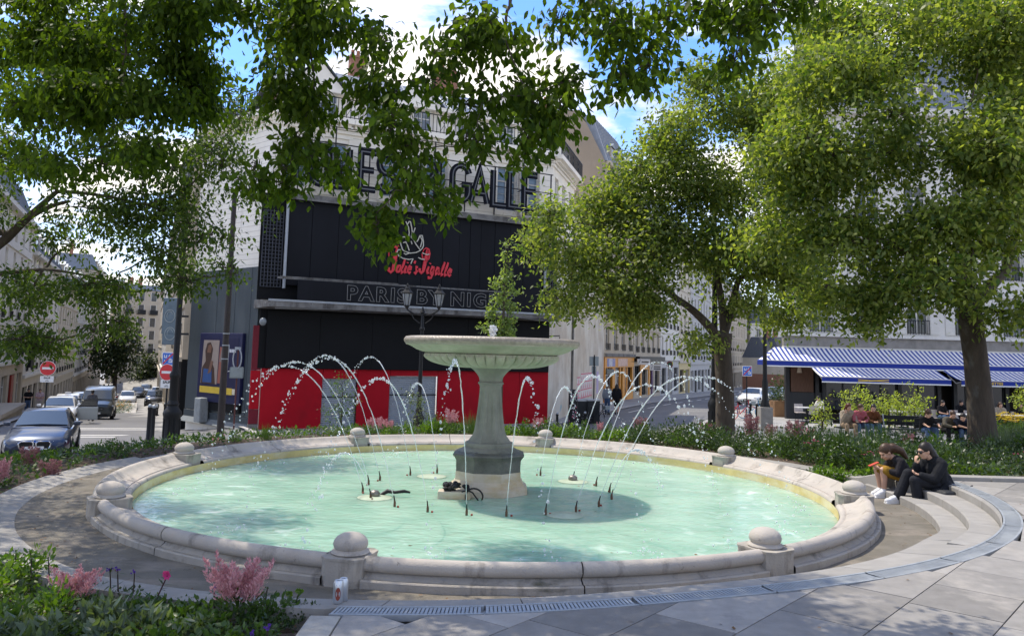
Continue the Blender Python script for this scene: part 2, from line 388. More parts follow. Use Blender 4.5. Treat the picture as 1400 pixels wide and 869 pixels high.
def rg(a): return 5.80 + .22 * smooth(R(-70), R(-15), a)       # inner edge of the drain
def rin(a): return 5.5 - .08 * smooth(R(-60), R(-35), a)
def zring(r, a):
    x, y = pol(r, a); return lerp(zp(x, y) - .055, zp(x, y) - .004, min(1, max(0, (r - 5.45) / .35)))
def step_t(a): return smooth(R(-22), R(-44), a)
def sector(name, a0, a1, r0f, r1f, zf, zb, m, parent, n=8, gap=.004):
    r0m = r0f((a0 + a1) / 2) if callable(r0f) else r0f
    g = gap / r0m; V = []; F = []; a0 += g; a1 -= g
    for k in range(n + 1):
        a = lerp(a0, a1, k / n)
        ra = (r0f(a) if callable(r0f) else r0f); rb = (r1f(a) if callable(r1f) else r1f)
        pr = [(ra, -.0), (ra, 1), (ra + .012, 2), (rb - .004, 2), (rb - .004, 0)]
        for r_, c in pr:
            x, y = pol(r_, a); z = zf(r_, a); V.append((x, y, zb if c == 0 else z - .012 if c == 1 else z))
    for k in range(n):
        for j in range(4): i = 5 * k + j; F.append((i, i + 1, i + 6, i + 5))
    F += [(0, 1, 2, 3, 4), (5 * n + 4, 5 * n + 3, 5 * n + 2, 5 * n + 1, 5 * n)]
    q = MB(); q.add(V, F); return ob(name, q, m, parent)
ringo = bpy.data.objects.new('granite_ring', None); C.objects.link(ringo); struct(ringo)
a = R(-197)
while a < R(-42) - .01:
    b = min(a + R(9.2), R(-42))
    sector('ring_stone', a, b, rin, lambda t: rg(t) - .004 if t > R(-99) else 5.86, zring, -.2, granite, ringo); a = b
steps = bpy.data.objects.new('steps', None); C.objects.link(steps); struct(steps)
zA = lambda r, a: lerp(.105, zring(r, a), step_t(a))
zB = lambda r, a: lerp(.205, zp(*pol(r, a)) - .01, step_t(a))
zC = lambda r, a: zp(*pol(r, a)) - .004
for k in range(6):
    a0, a1 = R(-42 + 8 * k), R(-42 + 8 * (k + 1))
    sector('step_stone', a0, a1, rin, 5.68, zA, -.2, granite, steps)
    sector('step_stone', a0 - R(2), a1 - R(2), 5.683, 5.957, zB, -.2, granite, steps)
    sector('step_stone', a0 + R(1), a1 + R(1), 5.96, lambda t: rg(t) - .004, zC, -.2, granite, steps)
# drain gratings
drain = bpy.data.objects.new('drain', None); C.objects.link(drain); struct(drain)
def grate(a0, a1):
    q = MB(); n = int((a1 - a0) * 5.9 / .026); rw = .17
    for r0, r1 in ((0, .018), (rw - .018, rw)):
        V = []; F = []
        for k in range(13):
            a = lerp(a0 + .001, a1 - .001, k / 12)
            for rr, dz in ((rg(a) + r0, -.04), (rg(a) + r0, 0), (rg(a) + r1, 0), (rg(a) + r1, -.04)):
                x, y = pol(rr, a); V.append((x, y, zp(x, y) + .002 + dz))
        for k in range(12):
            for j in range(3): i = 4 * k + j; F.append((i, i + 1, i + 5, i + 4))
        q.add(V, F)
    for k in range(n):
        a = lerp(a0 + .002, a1 - .002, (k + .25) / n); da = .011 / 5.9
        V = []
        for aa in (a - da, a + da * .6):
            for rr in (rg(aa) + .016, rg(aa) + rw - .016):
                x, y = pol(rr, aa); V.append((x, y, zp(x, y) - .002))
        q.add(V, [(0, 1, 3, 2)])
    V = []
    for k in range(13):
        a = lerp(a0, a1, k / 12)
        for rr in (rg(a) + .002, rg(a) + rw - .002): x, y = pol(rr, a); V.append((x, y, zp(x, y) - .03))
    q.add(V, [(2 * k, 2 * k + 1, 2 * k + 3, 2 * k + 2) for k in range(12)])
    ob('drain_grate', q, galv, drain)
a = R(-98.6)
while a < R(-2): grate(a, min(a + R(9.55), R(-2))); a += R(9.55)
# paving slabs on a grid turned 47 degrees
plaza = bpy.data.objects.new('plaza_paving', None); C.objects.link(plaza); struct(plaza)
q = MB(); V = []; F = []
gx = np.linspace(-40, 40, 60); gy = np.linspace(-40, 10.85, 50)
def zunder(x, y):
    r = math.hypot(x - CX, y - CY); return zp(x, y) - .03 - .6 * (1 - smooth(5.9, 6.4, r))
V = [(x, y, zunder(x, y)) for y in gy for x in gx]
for j in range(49):
    for i in range(59):
        x, y = (gx[i] + gx[i + 1]) / 2, (gy[j] + gy[j + 1]) / 2
        if math.hypot(x - CX, y - CY) > 6.9 and (x > -.9 or y < 2): F.append((j * 60 + i, j * 60 + i + 1, (j + 1) * 60 + i + 1, (j + 1) * 60 + i))
q.add(V, F); o = ob('paving_bed', q, slabm, plaza)
def clip(poly, n, d):       # keep n.p <= d
    out = []
    for i in range(len(poly)):
        p, q_ = poly[i], poly[(i + 1) % len(poly)]; a, b = n @ p - d, n @ q_ - d
        if a <= 0: out.append(p)
        if (a < 0 < b) or (b < 0 < a): out.append(p + (q_ - p) * (a / (a - b)))
    return out
ua = np.array([math.cos(R(48)), math.sin(R(48))]); ub = np.array([math.cos(R(-42)), math.sin(R(-42))])
nsl = 0
for i in range(-12, 26):
    off = [0, .42, .17, .6, .3][i % 5]; j = -14; pos = -9 + off; lrng = random.Random(i)
    while pos < 16:
        ln = lrng.choice([.62, .86, .86, 1.08]); g = .004
        b0 = i * .54; o0 = np.array([0., 0.]) + ub * b0
        P = [o0 + ua * (pos + g) + ub * g, o0 + ua * (pos + ln - g) + ub * g, o0 + ua * (pos + ln - g) + ub * (.54 - g), o0 + ua * (pos + g) + ub * (.54 - g)]
        pos += ln; c = sum(P) / 4
        if not (-1.3 < c[0] < 9.5 and 3.4 < c[1] < 11.2 and c[1] > 3.4 + max(0, 0)): continue
        dv = c - np.array([CX, CY]); rr = np.hypot(*dv); ang = math.atan2(dv[1], dv[0])
        if rr < 5.6 or rr > 9.6: continue
        P = clip(P, -dv / rr, -(np.array([CX, CY]) @ (dv / rr)) - (rg(ang) + .176) - .0)
        if len(P) > 2: P = clip(P, np.array([-1., 0]), .97 )
        if len(P) > 2: P = clip(P, np.array([0, 1.]), 10.86)
        if len(P) < 3: continue
        dz = -.0015 * lrng.random(); q = MB()
        q.prism([(p[0], p[1], zp(*p) - .05) for p in P], (0, 0, .05 + dz)); ob('paving_slab', q, slabm, plaza); nsl += 1
# concrete edging of the front bed and right-hand bed kerb
edg = M('concrete_edging', (.36, .345, .31), rough=.85, var=.2, scale=6, bump=.3, bscale=90)
edging = bpy.data.objects.new('bed_edging', None); C.objects.link(edging); struct(edging)
for k in range(5):
    y0 = 5.2 - .95 * (k + 1); q = MB(); q.bbox((-1.075, y0 + .475, zp(-1.07, y0) - .05), (.19, .94, .12), .008); ob('edging_stone', q, edg, edging)
for k in range(14):
    x0 = 5.62 + k * .9; q = MB(); q.bbox((x0 + .45, 10.98, .24), (.89, .22, .22), .012); ob('edging_stone', q, granite, edging)
kback = bpy.data.objects.new('bed_kerb', None); C.objects.link(kback); struct(kback)
def zkerb(r, a):
    d = math.degrees(a); return interp(d, [0, 4, 9, 20, 40, 90, 180, 215], [.30, .27, .15, .11, .08, .06, .02, .02])
a = R(3)
while a < R(153): b = a + R(10); sector('kerb_stone', a, b, 5.46 if a < R(150) else 5.5, 5.76, zkerb, -.25, granite, kback); a = b
# beds
def zbed(r, a):
    x, y = pol(r, a); k = zkerb(r, a) - .03
    return lerp(k, gz(x, y) + .03, smooth(6.2, 8.8, r)) + .05 * math.exp(-((r - 6.6) / .7) ** 2) + .02 * math.sin(x * 5) * math.sin(y * 4.3)
q = MB(); V = []; F = []; na, nr = 120, 16
for k in range(na + 1):
    a = R(-1) + R(217) * k / na
    for j in range(nr + 1): r_ = 5.7 + 4.6 * (j / nr) ** 1.3; x, y = pol(r_, a); V.append((x, y, zbed(r_, a)))
for k in range(na):
    for j in range(nr): i = k * (nr + 1) + j; F.append((i, i + nr + 1, i + nr + 2, i + 1))
q.add(V, F); struct(ob('flower_bed', q, soil, smooth=60))
# soil to the right of the steps and front-left
struct(sheet('flower_bed', list(np.arange(5.5, 22, .5)), list(np.arange(11.0, 26.5, .5)), lambda x, y: gz(x, y) + .0 + .02 * math.sin(x * 3) * math.sin(y * 4), soil, lambda x, y: math.hypot(x - CX, y - CY) > 6.0 and y < 19.5 - .1 * x))
struct(sheet('flower_bed', list(np.linspace(-7, -1.16, 26)), list(np.linspace(1.5, 9.5, 34)), lambda x, y: (zp(x, y) - .075) + .015 * math.sin(x * 7) * math.sin(y * 6) - .1 * (1 - smooth(5.8, 6.0, math.hypot(x - CX, y - CY))), soil, lambda x, y: math.hypot(x - CX, y - CY) > 5.7))

# ------------------------------------------------------------------ pool
ped_a = [R(-102.5 + 45 * k) for k in range(8)]
basin = thing('fountain_basin', 'large round pale stone fountain basin with eight domed pedestals on its low rim', 'fountain basin', (CX, CY, 0))
prof = [(4.40, -.35), (4.425, .055), (4.43, .082), (4.45, .098), (4.475, .1), (4.495, .092), (4.50, .105), (4.58, .128), (4.635, .145)]
for k in range(9): t = R(150 - 190 * k / 8); prof.append((4.742 + .062 * math.cos(t), .160 + .062 * math.sin(t)))
prof_rim = prof + [(4.775, .108), (4.74, .105)]
prof_base = [(4.70, .125), (4.748, .122), (4.752, .108), (4.766, .088), (4.79, .070), (4.812, .062), (4.818, .066), (4.846, .064), (4.856, .054), (4.858, -.15), (4.45, -.15)]
hw = .155 / 4.7
for k in range(8):
    p0, p1 = ped_a[k] + hw, ped_a[k] + R(45) - hw
    cuts = [p0, lerp(p0, p1, .5 + .04 * math.sin(k * 2.3)), p1]
    for i in range(2):
        g = .0011; q = MB(); q.lathe(prof_rim, n=14, a0=cuts[i] + g, a1=cuts[i + 1] - g, cap=False); ob('rim_stone', q, stone, basin, smooth=50)
        c2 = lerp(cuts[i], cuts[i + 1], .0); q = MB(); q.lathe(prof_base, n=14, a0=cuts[i] + g, a1=cuts[i + 1] - g, cap=False); ob('plinth_stone', q, stone_side, basin, smooth=40)
    # pedestal
    a = ped_a[k]; loc = (4.665 * math.cos(a), 4.665 * math.sin(a), 0)
    q = MB(); w, d = .172, .205; ch = .055
    poly = [(-w + ch, -d), (w - ch, -d), (w, -d + ch), (w, d - ch * 1.0), (w - ch, d), (-w + ch, d), (-w, d - ch * 1.0), (-w, -d + ch)]
    q.prism([(x, y, -.15) for x, y in poly], (0, 0, .345))
    q.prism([(x * 1.03, y * 1.03, .195) for x, y in poly], (0, 0, .018))
    pd = ob('pedestal', q, stone_side, basin, loc, rot=a - PI / 2 + PI)
    q = MB(); q.lathe([(0.0, 0.213), (0.1452, 0.213), (0.1535, 0.2225), (0.1477, 0.2362), (0.1286, 0.2422), (0.1228, 0.25), (0.1345, 0.2663), (0.1394, 0.2878), (0.1328, 0.3136), (0.112, 0.3411), (0.0789, 0.3609), (0.0415, 0.3721), (0.0, 0.3755)], n=32, cap=False)
    ob('dome', q, stone, pd, smooth=50)
wallm = M('stained_pool_wall', (.60, .47, .20), rough=.6, var=.2, scale=3, bump=.15, stain=((.66, .58, .38), 2., .45, .65, (1, 1, 3)))
q = MB(); q.lathe([(4.418, -.5), (4.418, .06)], n=160, cap=False); ob('inner_wall', q, wallm, basin, smooth=60)
# water
wm = bpy.data.materials.new('pool_water'); wm.use_nodes = True
n_, l_ = wm.node_tree.nodes, wm.node_tree.links; p_ = n_['Principled BSDF']
tcw = n_.new('ShaderNodeTexCoord')
def wnoise(scale, detail, stretch=(1, 1, 1), dist=0.):
    mp = n_.new('ShaderNodeMapping'); mp.inputs['Scale'].default_value = stretch; l_.new(tcw.outputs['Object'], mp.inputs[0])
    x = n_.new('ShaderNodeTexNoise'); x.inputs['Scale'].default_value = scale; x.inputs['Detail'].default_value = detail; x.inputs['Distortion'].default_value = dist
    l_.new(mp.outputs[0], x.inputs['Vector']); return x.outputs[0]
r1 = n_.new('ShaderNodeMapRange'); r1.inputs[1].default_value = .35; r1.inputs[2].default_value = .65; l_.new(wnoise(1.1, 4, (1, 1.4, 1), .4), r1.inputs[0])
m1 = n_.new('ShaderNodeMix'); m1.data_type = 'RGBA'; l_.new(r1.outputs[0], m1.inputs[0]); m1.inputs[6].default_value = (.26, .44, .335, 1); m1.inputs[7].default_value = (.36, .54, .42, 1)
# froth where the jets come down, a real whitening of the water in a ring near the wall
sep = n_.new('ShaderNodeVectorMath'); sep.operation = 'LENGTH'; l_.new(tcw.outputs['Object'], sep.inputs[0])
r2 = n_.new('ShaderNodeMapRange'); r2.interpolation_type = 'SMOOTHSTEP'; r2.inputs[1].default_value = 2.4; r2.inputs[2].default_value = 3.7; l_.new(sep.outputs['Value'], r2.inputs[0])
r3 = n_.new('ShaderNodeMapRange'); r3.inputs[1].default_value = .58; r3.inputs[2].default_value = .78; l_.new(wnoise(3.4, 8, (1, 1, 1), .6), r3.inputs[0])
mm = n_.new('ShaderNodeMath'); mm.operation = 'MULTIPLY'; l_.new(r2.outputs[0], mm.inputs[0]); l_.new(r3.outputs[0], mm.inputs[1])
m2 = n_.new('ShaderNodeMix'); m2.data_type = 'RGBA'; l_.new(mm.outputs[0], m2.inputs[0]); l_.new(m1.outputs[2], m2.inputs[6]); m2.inputs[7].default_value = (.68, .80, .74, 1)
l_.new(m2.outputs[2], p_.inputs['Base Color'])
p_.inputs['Subsurface Weight'].default_value = .85; p_.inputs['Subsurface Radius'].default_value = (.30, .55, .50); p_.inputs['Subsurface Scale'].default_value = 1.3; p_.inputs['Roughness'].default_value = .17; p_.inputs['IOR'].default_value = 1.33; p_.inputs['Specular IOR Level'].default_value = .6
b1 = n_.new('ShaderNodeBump'); b1.inputs['Strength'].default_value = .30; b1.inputs['Distance'].default_value = .06; l_.new(wnoise(3.6, 3, (1, 1.5, 1), .5), b1.inputs['Height'])
b2 = n_.new('ShaderNodeBump'); b2.inputs['Strength'].default_value = .25; b2.inputs['Distance'].default_value = .02; l_.new(wnoise(11, 3, (1, 1.4, 1), .3), b2.inputs['Height']); l_.new(b1.outputs[0], b2.inputs['Normal'])
l_.new(b2.outputs[0], p_.inputs['Normal'])
WZ = -.045
q = MB(); V = [(0, 0, 0)]; F = []; nw = 128; ring_r = np.linspace(.15, 4.44, 46)
def wave(x, y): return .0
for rr in ring_r:
    for k in range(nw): x, y = rr * math.cos(2 * PI * k / nw), rr * math.sin(2 * PI * k / nw); V.append((x, y, wave(x, y)))
F += [(0, 1 + k, 1 + (k + 1) % nw) for k in range(nw)]
for i in range(len(ring_r) - 1): F += [(1 + i * nw + k, 1 + (i + 1) * nw + k, 1 + (i + 1) * nw + (k + 1) % nw, 1 + i * nw + (k + 1) % nw) for k in range(nw)]
nb = len(V); last = 1 + (len(ring_r) - 1) * nw; V += [(4.44 * math.cos(2 * PI * k / nw), 4.44 * math.sin(2 * PI * k / nw), -.6) for k in range(nw)]; F += [(last + k, nb + k, nb + (k + 1) % nw, last + (k + 1) % nw) for k in range(nw)] + [tuple(nb + k for k in range(nw))[::-1]]
q.add(V, F); struct(ob('water', q, wm, loc=(CX, CY, WZ), smooth=60))

# ------------------------------------------------------------------ fountain in the middle
wet = M('mossy_fountain_stone', (.205, .20, .165), rough=.6, spec=.4, var=.25, scale=4, bump=.25, bscale=60, stain=[((.09, .095, .075), 2.4, .5, .7, (1, 1, .4)), ((.30, .29, .22), 5, .6, .75, (1, 1, .3))])
pale = M('pale_fountain_stone', (.35, .325, .245), rough=.65, var=.2, scale=4, bump=.2, bscale=60, stain=((.25, .26, .17), 3, .5, .72, (1, 1, .4)))
beige = M('beige_plinth_stone', (.50, .44, .34), rough=.7, var=.15, scale=3, bump=.15, stain=((.42, .31, .15), 2, .45, .7, (1, 1, 2)))
ft = thing('fountain', 'tall mossy stone fountain with a wide fluted bowl on a tapering column', 'fountain', (CX, CY, 0))
rimw = M('wet_bowl_rim', (.29, .245, .185), rough=.35, spec=.6, var=.3, scale=14, bump=.5, bscale=60)
q = MB(); q.lathe([(0, 1.955), (1.06, 1.955), (1.10, 2.005), (1.14, 2.028), (1.185, 2.022), (1.212, 1.99), (1.212, 1.955), (1.19, 1.93)], n=96, cap=False); bowl = ob('bowl', q, rimw, ft, smooth=50)
q = MB(); q.lathe([(1.19, 1.93), (1.185, 1.915), (1.16, 1.91), (1.12, 1.895), (1.04, 1.85), (.96, 1.822), (.925, 1.815), (.90, 1.80)], n=96, cap=False); ob('bowl_moulding', q, pale, bowl, smooth=40)
def flute(r, z, a):
    t = max(0, min(1, (1.79 - z) / .02)) * min(1, (r - .2) / .3)
    c = abs(math.sin(a * 21)); return r * (1 + .075 * t * (c ** .55 - .75))
q = MB(); fp = [(.925, 1.80)]
for k in range(13): t = k / 12 * PI / 2; fp.append((.28 + .645 * math.cos(t) ** .8, 1.80 - .165 * math.sin(t) ** 1.1 - .02))
q.lathe(fp, n=504, cap=False, fn=flute); ob('fluting', q, pale, bowl, smooth=28)
q = MB(); q.lathe([(.29, 1.625), (.275, 1.605), (.235, 1.575), (.195, 1.53), (.168, 1.49), (.158, 1.45), (.158, 1.43), (.176, 1.42), (.178, 1.40), (.158, 1.39), (.156, 1.365)], n=64, cap=False); ob('neck', q, wet, ft, smooth=40)
def oct_fn(gr):
    def f(r, z, a):
        b = (a + PI / 8) % (PI / 4) - PI / 8; k = r * math.cos(PI / 8) / math.cos(b) * 1.04
        if gr: k -= r * .10 * math.exp(-(b / .20) ** 8) * smooth(.66, .75, z) * (1 - smooth(1.28, 1.33, z))
        return k
    return f
q = MB(); q.lathe([(.154, 1.372), (.156, 1.33), (.158, 1.28), (.168, 1.15), (.184, 1.0), (.202, .86), (.22, .76), (.245, .69), (.28, .645), (.30, .615)], n=128, cap=False, fn=oct_fn(True)); ob('column', q, wet, ft, smooth=30)
q = MB(); q.lathe([(.28, .63), (.325, .612), (.335, .58), (.325, .555), (.34, .545), (.385, .52), (.43, .50)], n=64, cap=False); ob('torus_moulding', q, wet, ft, smooth=40)
q = MB(); q.lathe([(.38, .515), (.44, .495), (.49, .475), (.50, .455), (.485, .435), (.465, .41), (.452, .38), (.448, .24)], n=64, cap=False, fn=oct_fn(False)); ob('upper_plinth', q, M('dark_wet_plinth', (.12, .118, .10), rough=.5, var=.35, scale=6, bump=.4, bscale=50), ft, smooth=30)
q = MB(); q.lathe([(.453, .242), (.458, .13), (.475, .11), (.50, .06), (.525, .05), (.55, .02), (.56, -.3)], n=64, cap=False, fn=oct_fn(False)); ob('lower_plinth', q, beige, ft, smooth=30)
q = MB(); q.lathe([(0, 0), (.03, 0), (.025, .06), (.012, .085)], n=12); q.cyl((0, 0, .05), (0, 0, .11), .012)
ob('bowl_spout', q, metal_dk, ft, (0, 0, 1.955))
# concrete block with black pump and hose at the foot
pb = thing('pump_block', 'small concrete block with a black pump at the foot of the fountain column', 'pump', (CX - .42, CY - .58, -.05))
q = MB(); q.bbox((0, 0, .02), (.42, .22, .16), .015); ob('block', q, beige, pb)
blk = M('black_rubber', (.012, .012, .013), rough=.45, var=.2)
q = MB()
for k in range(26): q.sph((random.uniform(-.13, .17), random.uniform(-.09, .07), .1 + random.uniform(0, .09)), (random.uniform(.02, .05), .03, random.uniform(.015, .035)), 6, 5)
ob('pump', q, blk, pb)
q = MB(); q.tube([(.16 + .11 * math.cos(t) + .1, -.12 - .02 * math.sin(2 * t), .05 + .1 * math.sin(t)) for t in np.linspace(-1.2, 4.2, 20)], .011, 6); q.tube([(.1, -.1, .1), (.17, -.13, .13), (.24, -.14, .1), (.33, -.13, -.02)], .011, 6); ob('hose', q, blk, pb, smooth=60)

# nozzles and jets ----------------------------------------------------------
NR = 1.68
def jang(px, py):
    p = onz(px, py, WZ); return math.atan2(p.y - CY, p.x - CX)
noz = [(320, 250), (209, 275), (122, 290), (110, 325), (125, 355), (214, 392), (356, 422), (543, 445), (738, 432), (930, 432), (1068, 415), (1165, 390), (1200, 355), (1186, 325), (1112, 297), (1025, 272), (888, 250), (448, 245)]
angs = [jang(480 + x / 3.5, 580 + y / 3.5) for x, y in noz]
brass = M('tarnished_copper', (.13, .075, .05), rough=.45, metal=.6, var=.3, scale=20)
redc = M('red_lamp_cap', (.3, .06, .04), rough=.5)
side = lambda a: ('front' if math.sin(a) < -.8 else 'front left' if math.sin(a) < -.25 and math.cos(a) < 0 else 'front right' if math.sin(a) < -.25 else 'left' if math.cos(a) < -.75 else 'right' if math.cos(a) > .75 else 'back left' if math.cos(a) < 0 else 'back right')
dropm = bpy.data.materials.new('jet_water'); dropm.use_nodes = True
pp = dropm.node_tree.nodes['Principled BSDF']; pp.inputs['Base Color'].default_value = (.85, .88, .9, 1); pp.inputs['Roughness'].default_value = .08; pp.inputs['IOR'].default_value = 1.33; pp.inputs['Transmission Weight'].default_value = .25
_tr = dropm.node_tree.nodes.new('ShaderNodeBsdfTransparent'); _ms = dropm.node_tree.nodes.new('ShaderNodeMixShader'); _ms.inputs[0].default_value = .48
dropm.node_tree.links.new(pp.outputs[0], _ms.inputs[1]); dropm.node_tree.links.new(_tr.outputs[0], _ms.inputs[2]); dropm.node_tree.links.new(_ms.outputs[0], dropm.node_tree.nodes['Material Output'].inputs[0])
proto_n = None; cnt = {}
ordw = ['first', 'second', 'third', 'fourth', 'fifth']
order = sorted(range(18), key=lambda i: (side(angs[i]), angs[i]))
for i in order:
    a = angs[i]; rn = NR; x, y = CX + rn * math.cos(a), CY + rn * math.sin(a)
    sname = side(a); cnt[sname] = cnt.get(sname, 0) + 1; w = ordw[cnt[sname] - 1]
    if proto_n is None:
        proto_n = thing('jet_nozzle', '', 'nozzle', (x, y, WZ - .02), a, 'jet nozzles standing in a ring in the pool')
        q = MB(); q.cyl((0, 0, -.1), (0, 0, .075), .017, .015, 10); q.cyl((0, 0, .075), (.005, 0, .1), .013, .010, 10); ob('nozzle_body', q, brass, proto_n, smooth=40)
        q = MB(); q.cyl((.005, 0, .1), (.02, 0, .155), .009, .006, 8); ob('nozzle_tip', q, metal_dk, proto_n, smooth=40)
        q = MB(); q.cyl((.0, .06, -.1), (.0, .06, .04), .013, None, 8); ob('nozzle_lamp', q, redc, proto_n, smooth=40)
        nn = proto_n
    else: nn = dup(proto_n, (x, y, WZ - .02), a)
    lab = f'{w} copper jet nozzle in the {sname} part of the ring, counted anticlockwise'
    nn['label'] = lab
    # jet: ballistic arc from the nozzle outwards; a thread that breaks into drops past the top
    land = random.uniform(2.0, 2.35); apex = random.uniform(1.45, 1.72); weak = i in (4, 13)
    if i in (16, 17): land, apex = 1.75, 1.25
    if weak: land, apex = .75, .5
    z0 = WZ + .13
    def pt(t, s=land, h=apex):
        zz = z0 + 4 * h * t * (1 - t) - t * t * .2; r_ = rn + .03 + s * t
        return Vector((r_ * math.cos(a), r_ * math.sin(a), zz))
    q = MB(); lim = .40; jo = thing('water_jet', f'{"low broken" if weak else "tall"} water jet from the {w} nozzle of the {sname} arc, counted anticlockwise', 'water jet', (CX, CY, 0), 0, 'water jets arching out of the nozzle ring')
    q.tube([pt(t) + Vector(rng.normal(0, .002, 3).tolist()) for t in np.linspace(0, lim, 22)], [lerp(.004, .0085, t) * random.uniform(.75, 1.25) for t in np.linspace(0, 1, 22)], 6)
    ob('stream', q, dropm, jo, smooth=180); q = MB(); t = lim - .02
    while t < 1.03:
        sp = (t - lim) * .10; nd = 1 if t < .55 else random.choice([1, 1, 2])
        for _ in range(nd):
            c = pt(t) + Vector(rng.normal(0, .003 + sp * .45, 3).tolist()); 
            if c.z < WZ: continue
            r_ = random.choice([random.uniform(.004, .009), random.uniform(.007, .015)]) * (.75 if nd > 1 else 1)
            q.sph(c, (r_ * random.uniform(.8, 1.4), r_ * random.uniform(.8, 1.3), r_ * random.uniform(.9, 1.7)), 6, 4)
        t += random.uniform(.003, .011) if t < .6 else random.uniform(.005, .018)
    if not weak:
        for _ in range(16):      # splash where it lands
            c = pt(1.02) + Vector((random.gauss(0, .12), random.gauss(0, .12), 0)); c.z = WZ + abs(random.gauss(0, .07)); q.sph(c, random.uniform(.005, .014), 5, 4)
    stuff(ob('drops', q, dropm, jo, smooth=180))
q = MB()
for k in range(60): z = random.random(); q.sph((random.gauss(.01, .03 - .015 * z), random.gauss(0, .03), 2.06 + .13 * z), random.uniform(.012, .024), 6, 4)
wsp = ob('water_spout', MB().cyl((0, 0, 2.04), (0, 0, 2.1), .03, .012, 8), dropm, loc=(CX, CY, 0), smooth=180); stuff(ob('drops', q, dropm, wsp, smooth=180)); tag(wsp, 'short white bubbling spout of water in the middle of the bowl', 'water spout')
lampm = M('lamp_housing', (.22, .2, .17), rough=.4, metal=.5, var=.3, scale=20)
for nm, px, py in (('right back', 783, 658), ('right front', 772, 704), ('left back', 590, 651), ('left', 512, 680)):
    p = onz(px, py, WZ); q = MB(); q.lathe([(.0, -.08), (.2, -.08), (.22, .004), (.12, .022), (0, .03)], n=20)
    lo = thing('pool_lamp', f'round underwater lamp at the {nm} of the nozzle ring', 'pool lamp', (p.x, p.y, WZ), 0, 'lamps in the pool'); ob('lamp_foot', q, M('submerged_stone', (.40, .46, .33), rough=.4, var=.2), lo, smooth=40)
    if nm in ('right back', 'left'): q = MB(); q.sph((0, 0, .05), (.07, .07, .05), 12, 8); ob('lamp_glass', q, lampm, lo, smooth=180)
p = onz(540, 678, WZ); q = MB(); q.tube([(-.2, 0, .0), (-.1, .02, .06), (0, 0, .05), (.12, -.02, .07), (.19, .02, .05)], [.02, .03, .02, .022, .012], 7)
tag(ob('driftwood', q, blk, loc=p, smooth=60), 'dark broken stick floating among the left nozzles', 'stick')
# ------------------------------------------------------------------ building kit
glass = M('window_glass', (.035, .042, .05), rough=.07, spec=.7, var=.3, scale=1.5, bump=0)
glass2 = M('curtained_glass', (.18, .20, .21), rough=.12, spec=.6, var=.4, scale=2, bump=0)
glassb = M('bluish_glass', (.13, .19, .24), rough=.12, spec=.6, var=.25, scale=1.5, bump=0)
frame_w = M('window_frame_white', (.62, .60, .55), rough=.5, var=.06, bump=0)
zinc = M('zinc_roof', (.19, .215, .25), rough=.5, metal=.25, var=.15, scale=2, bump=.1)
slate = M('slate_roof', (.085, .095, .115), rough=.55, var=.2, scale=5, bump=.2)
cream = M('cream_render', (.52, .47, .385), rough=.85, var=.1, scale=.7, bump=.15, stain=((.33, .30, .26), .9, .55, .78, (1, 1, .3)))
creamw = M('white_render', (.64, .62, .57), rough=.85, var=.08, scale=.7, bump=.12, stain=((.42, .40, .37), .8, .56, .78, (1, 1, .25)))
beigew = M('beige_render', (.46, .40, .31), rough=.85, var=.1, scale=.8, bump=.15, stain=((.30, .26, .21), .9, .55, .78, (1, 1, .3)))
greyw = M('grey_render', (.43, .43, .42), rough=.85, var=.1, scale=.8, bump=.12)
yellw = M('yellow_render', (.56, .46, .25), rough=.85, var=.1, scale=.8, bump=.12)
chim = M('brick_chimney', (.30, .15, .10), rough=.9, var=.25, scale=6, bump=.3)
pot = M('terracotta', (.35, .15, .08), rough=.8)
ironw = metal_dk
def house(name, label, A, B, cat='building', zb=None, group=None):
    A = Vector(A); B = Vector(B); e = Vector((B.x - A.x, B.y - A.y, 0)); L = e.length
    t = thing(name, label, cat, A, math.atan2(e.y, e.x), group); return t, L
def wall(parent, x0, x1, z0, z1, ops, m, depth=.2, name='wall', y=0., back=None):
    xs_ = sorted({x0, x1, *[v for o in ops for v in o[:2]]}); zs_ = sorted({z0, z1, *[v for o in ops for v in o[2:4]]})
    q = MB()
    for i in range(len(xs_) - 1):
        for j in range(len(zs_) - 1):
            cx, cz = (xs_[i] + xs_[i + 1]) / 2, (zs_[j] + zs_[j + 1]) / 2
            if any(o[0] < cx < o[1] and o[2] < cz < o[3] for o in ops): continue
            q.quad((xs_[i], y, zs_[j]), (xs_[i + 1], y, zs_[j]), (xs_[i + 1], y, zs_[j + 1]), (xs_[i], y, zs_[j + 1]))
    for o in ops:
        a, b, c, d = o[:4]
        q.quad((a, y, c), (a, y, d), (a, y + depth, d), (a, y + depth, c)); q.quad((b, y, c), (b, y + depth, c), (b, y + depth, d), (b, y, d))
        q.quad((a, y, d), (b, y, d), (b, y + depth, d), (a, y + depth, d)); q.quad((a, y, c), (a, y + depth, c), (b, y + depth, c), (b, y, c))
    if back: # closed box behind
        q.quad((x0, y, z0), (x0, y, z1), (x0, back, z1), (x0, back, z0)); q.quad((x1, y, z0), (x1, back, z0), (x1, back, z1), (x1, y, z1))
        q.quad((x0, y, z1), (x1, y, z1), (x1, back, z1), (x0, back, z1)); q.quad((x0, back, z0), (x0, back, z1), (x1, back, z1), (x1, back, z0))
    return ob(name, q, m, parent)
_wc = {}
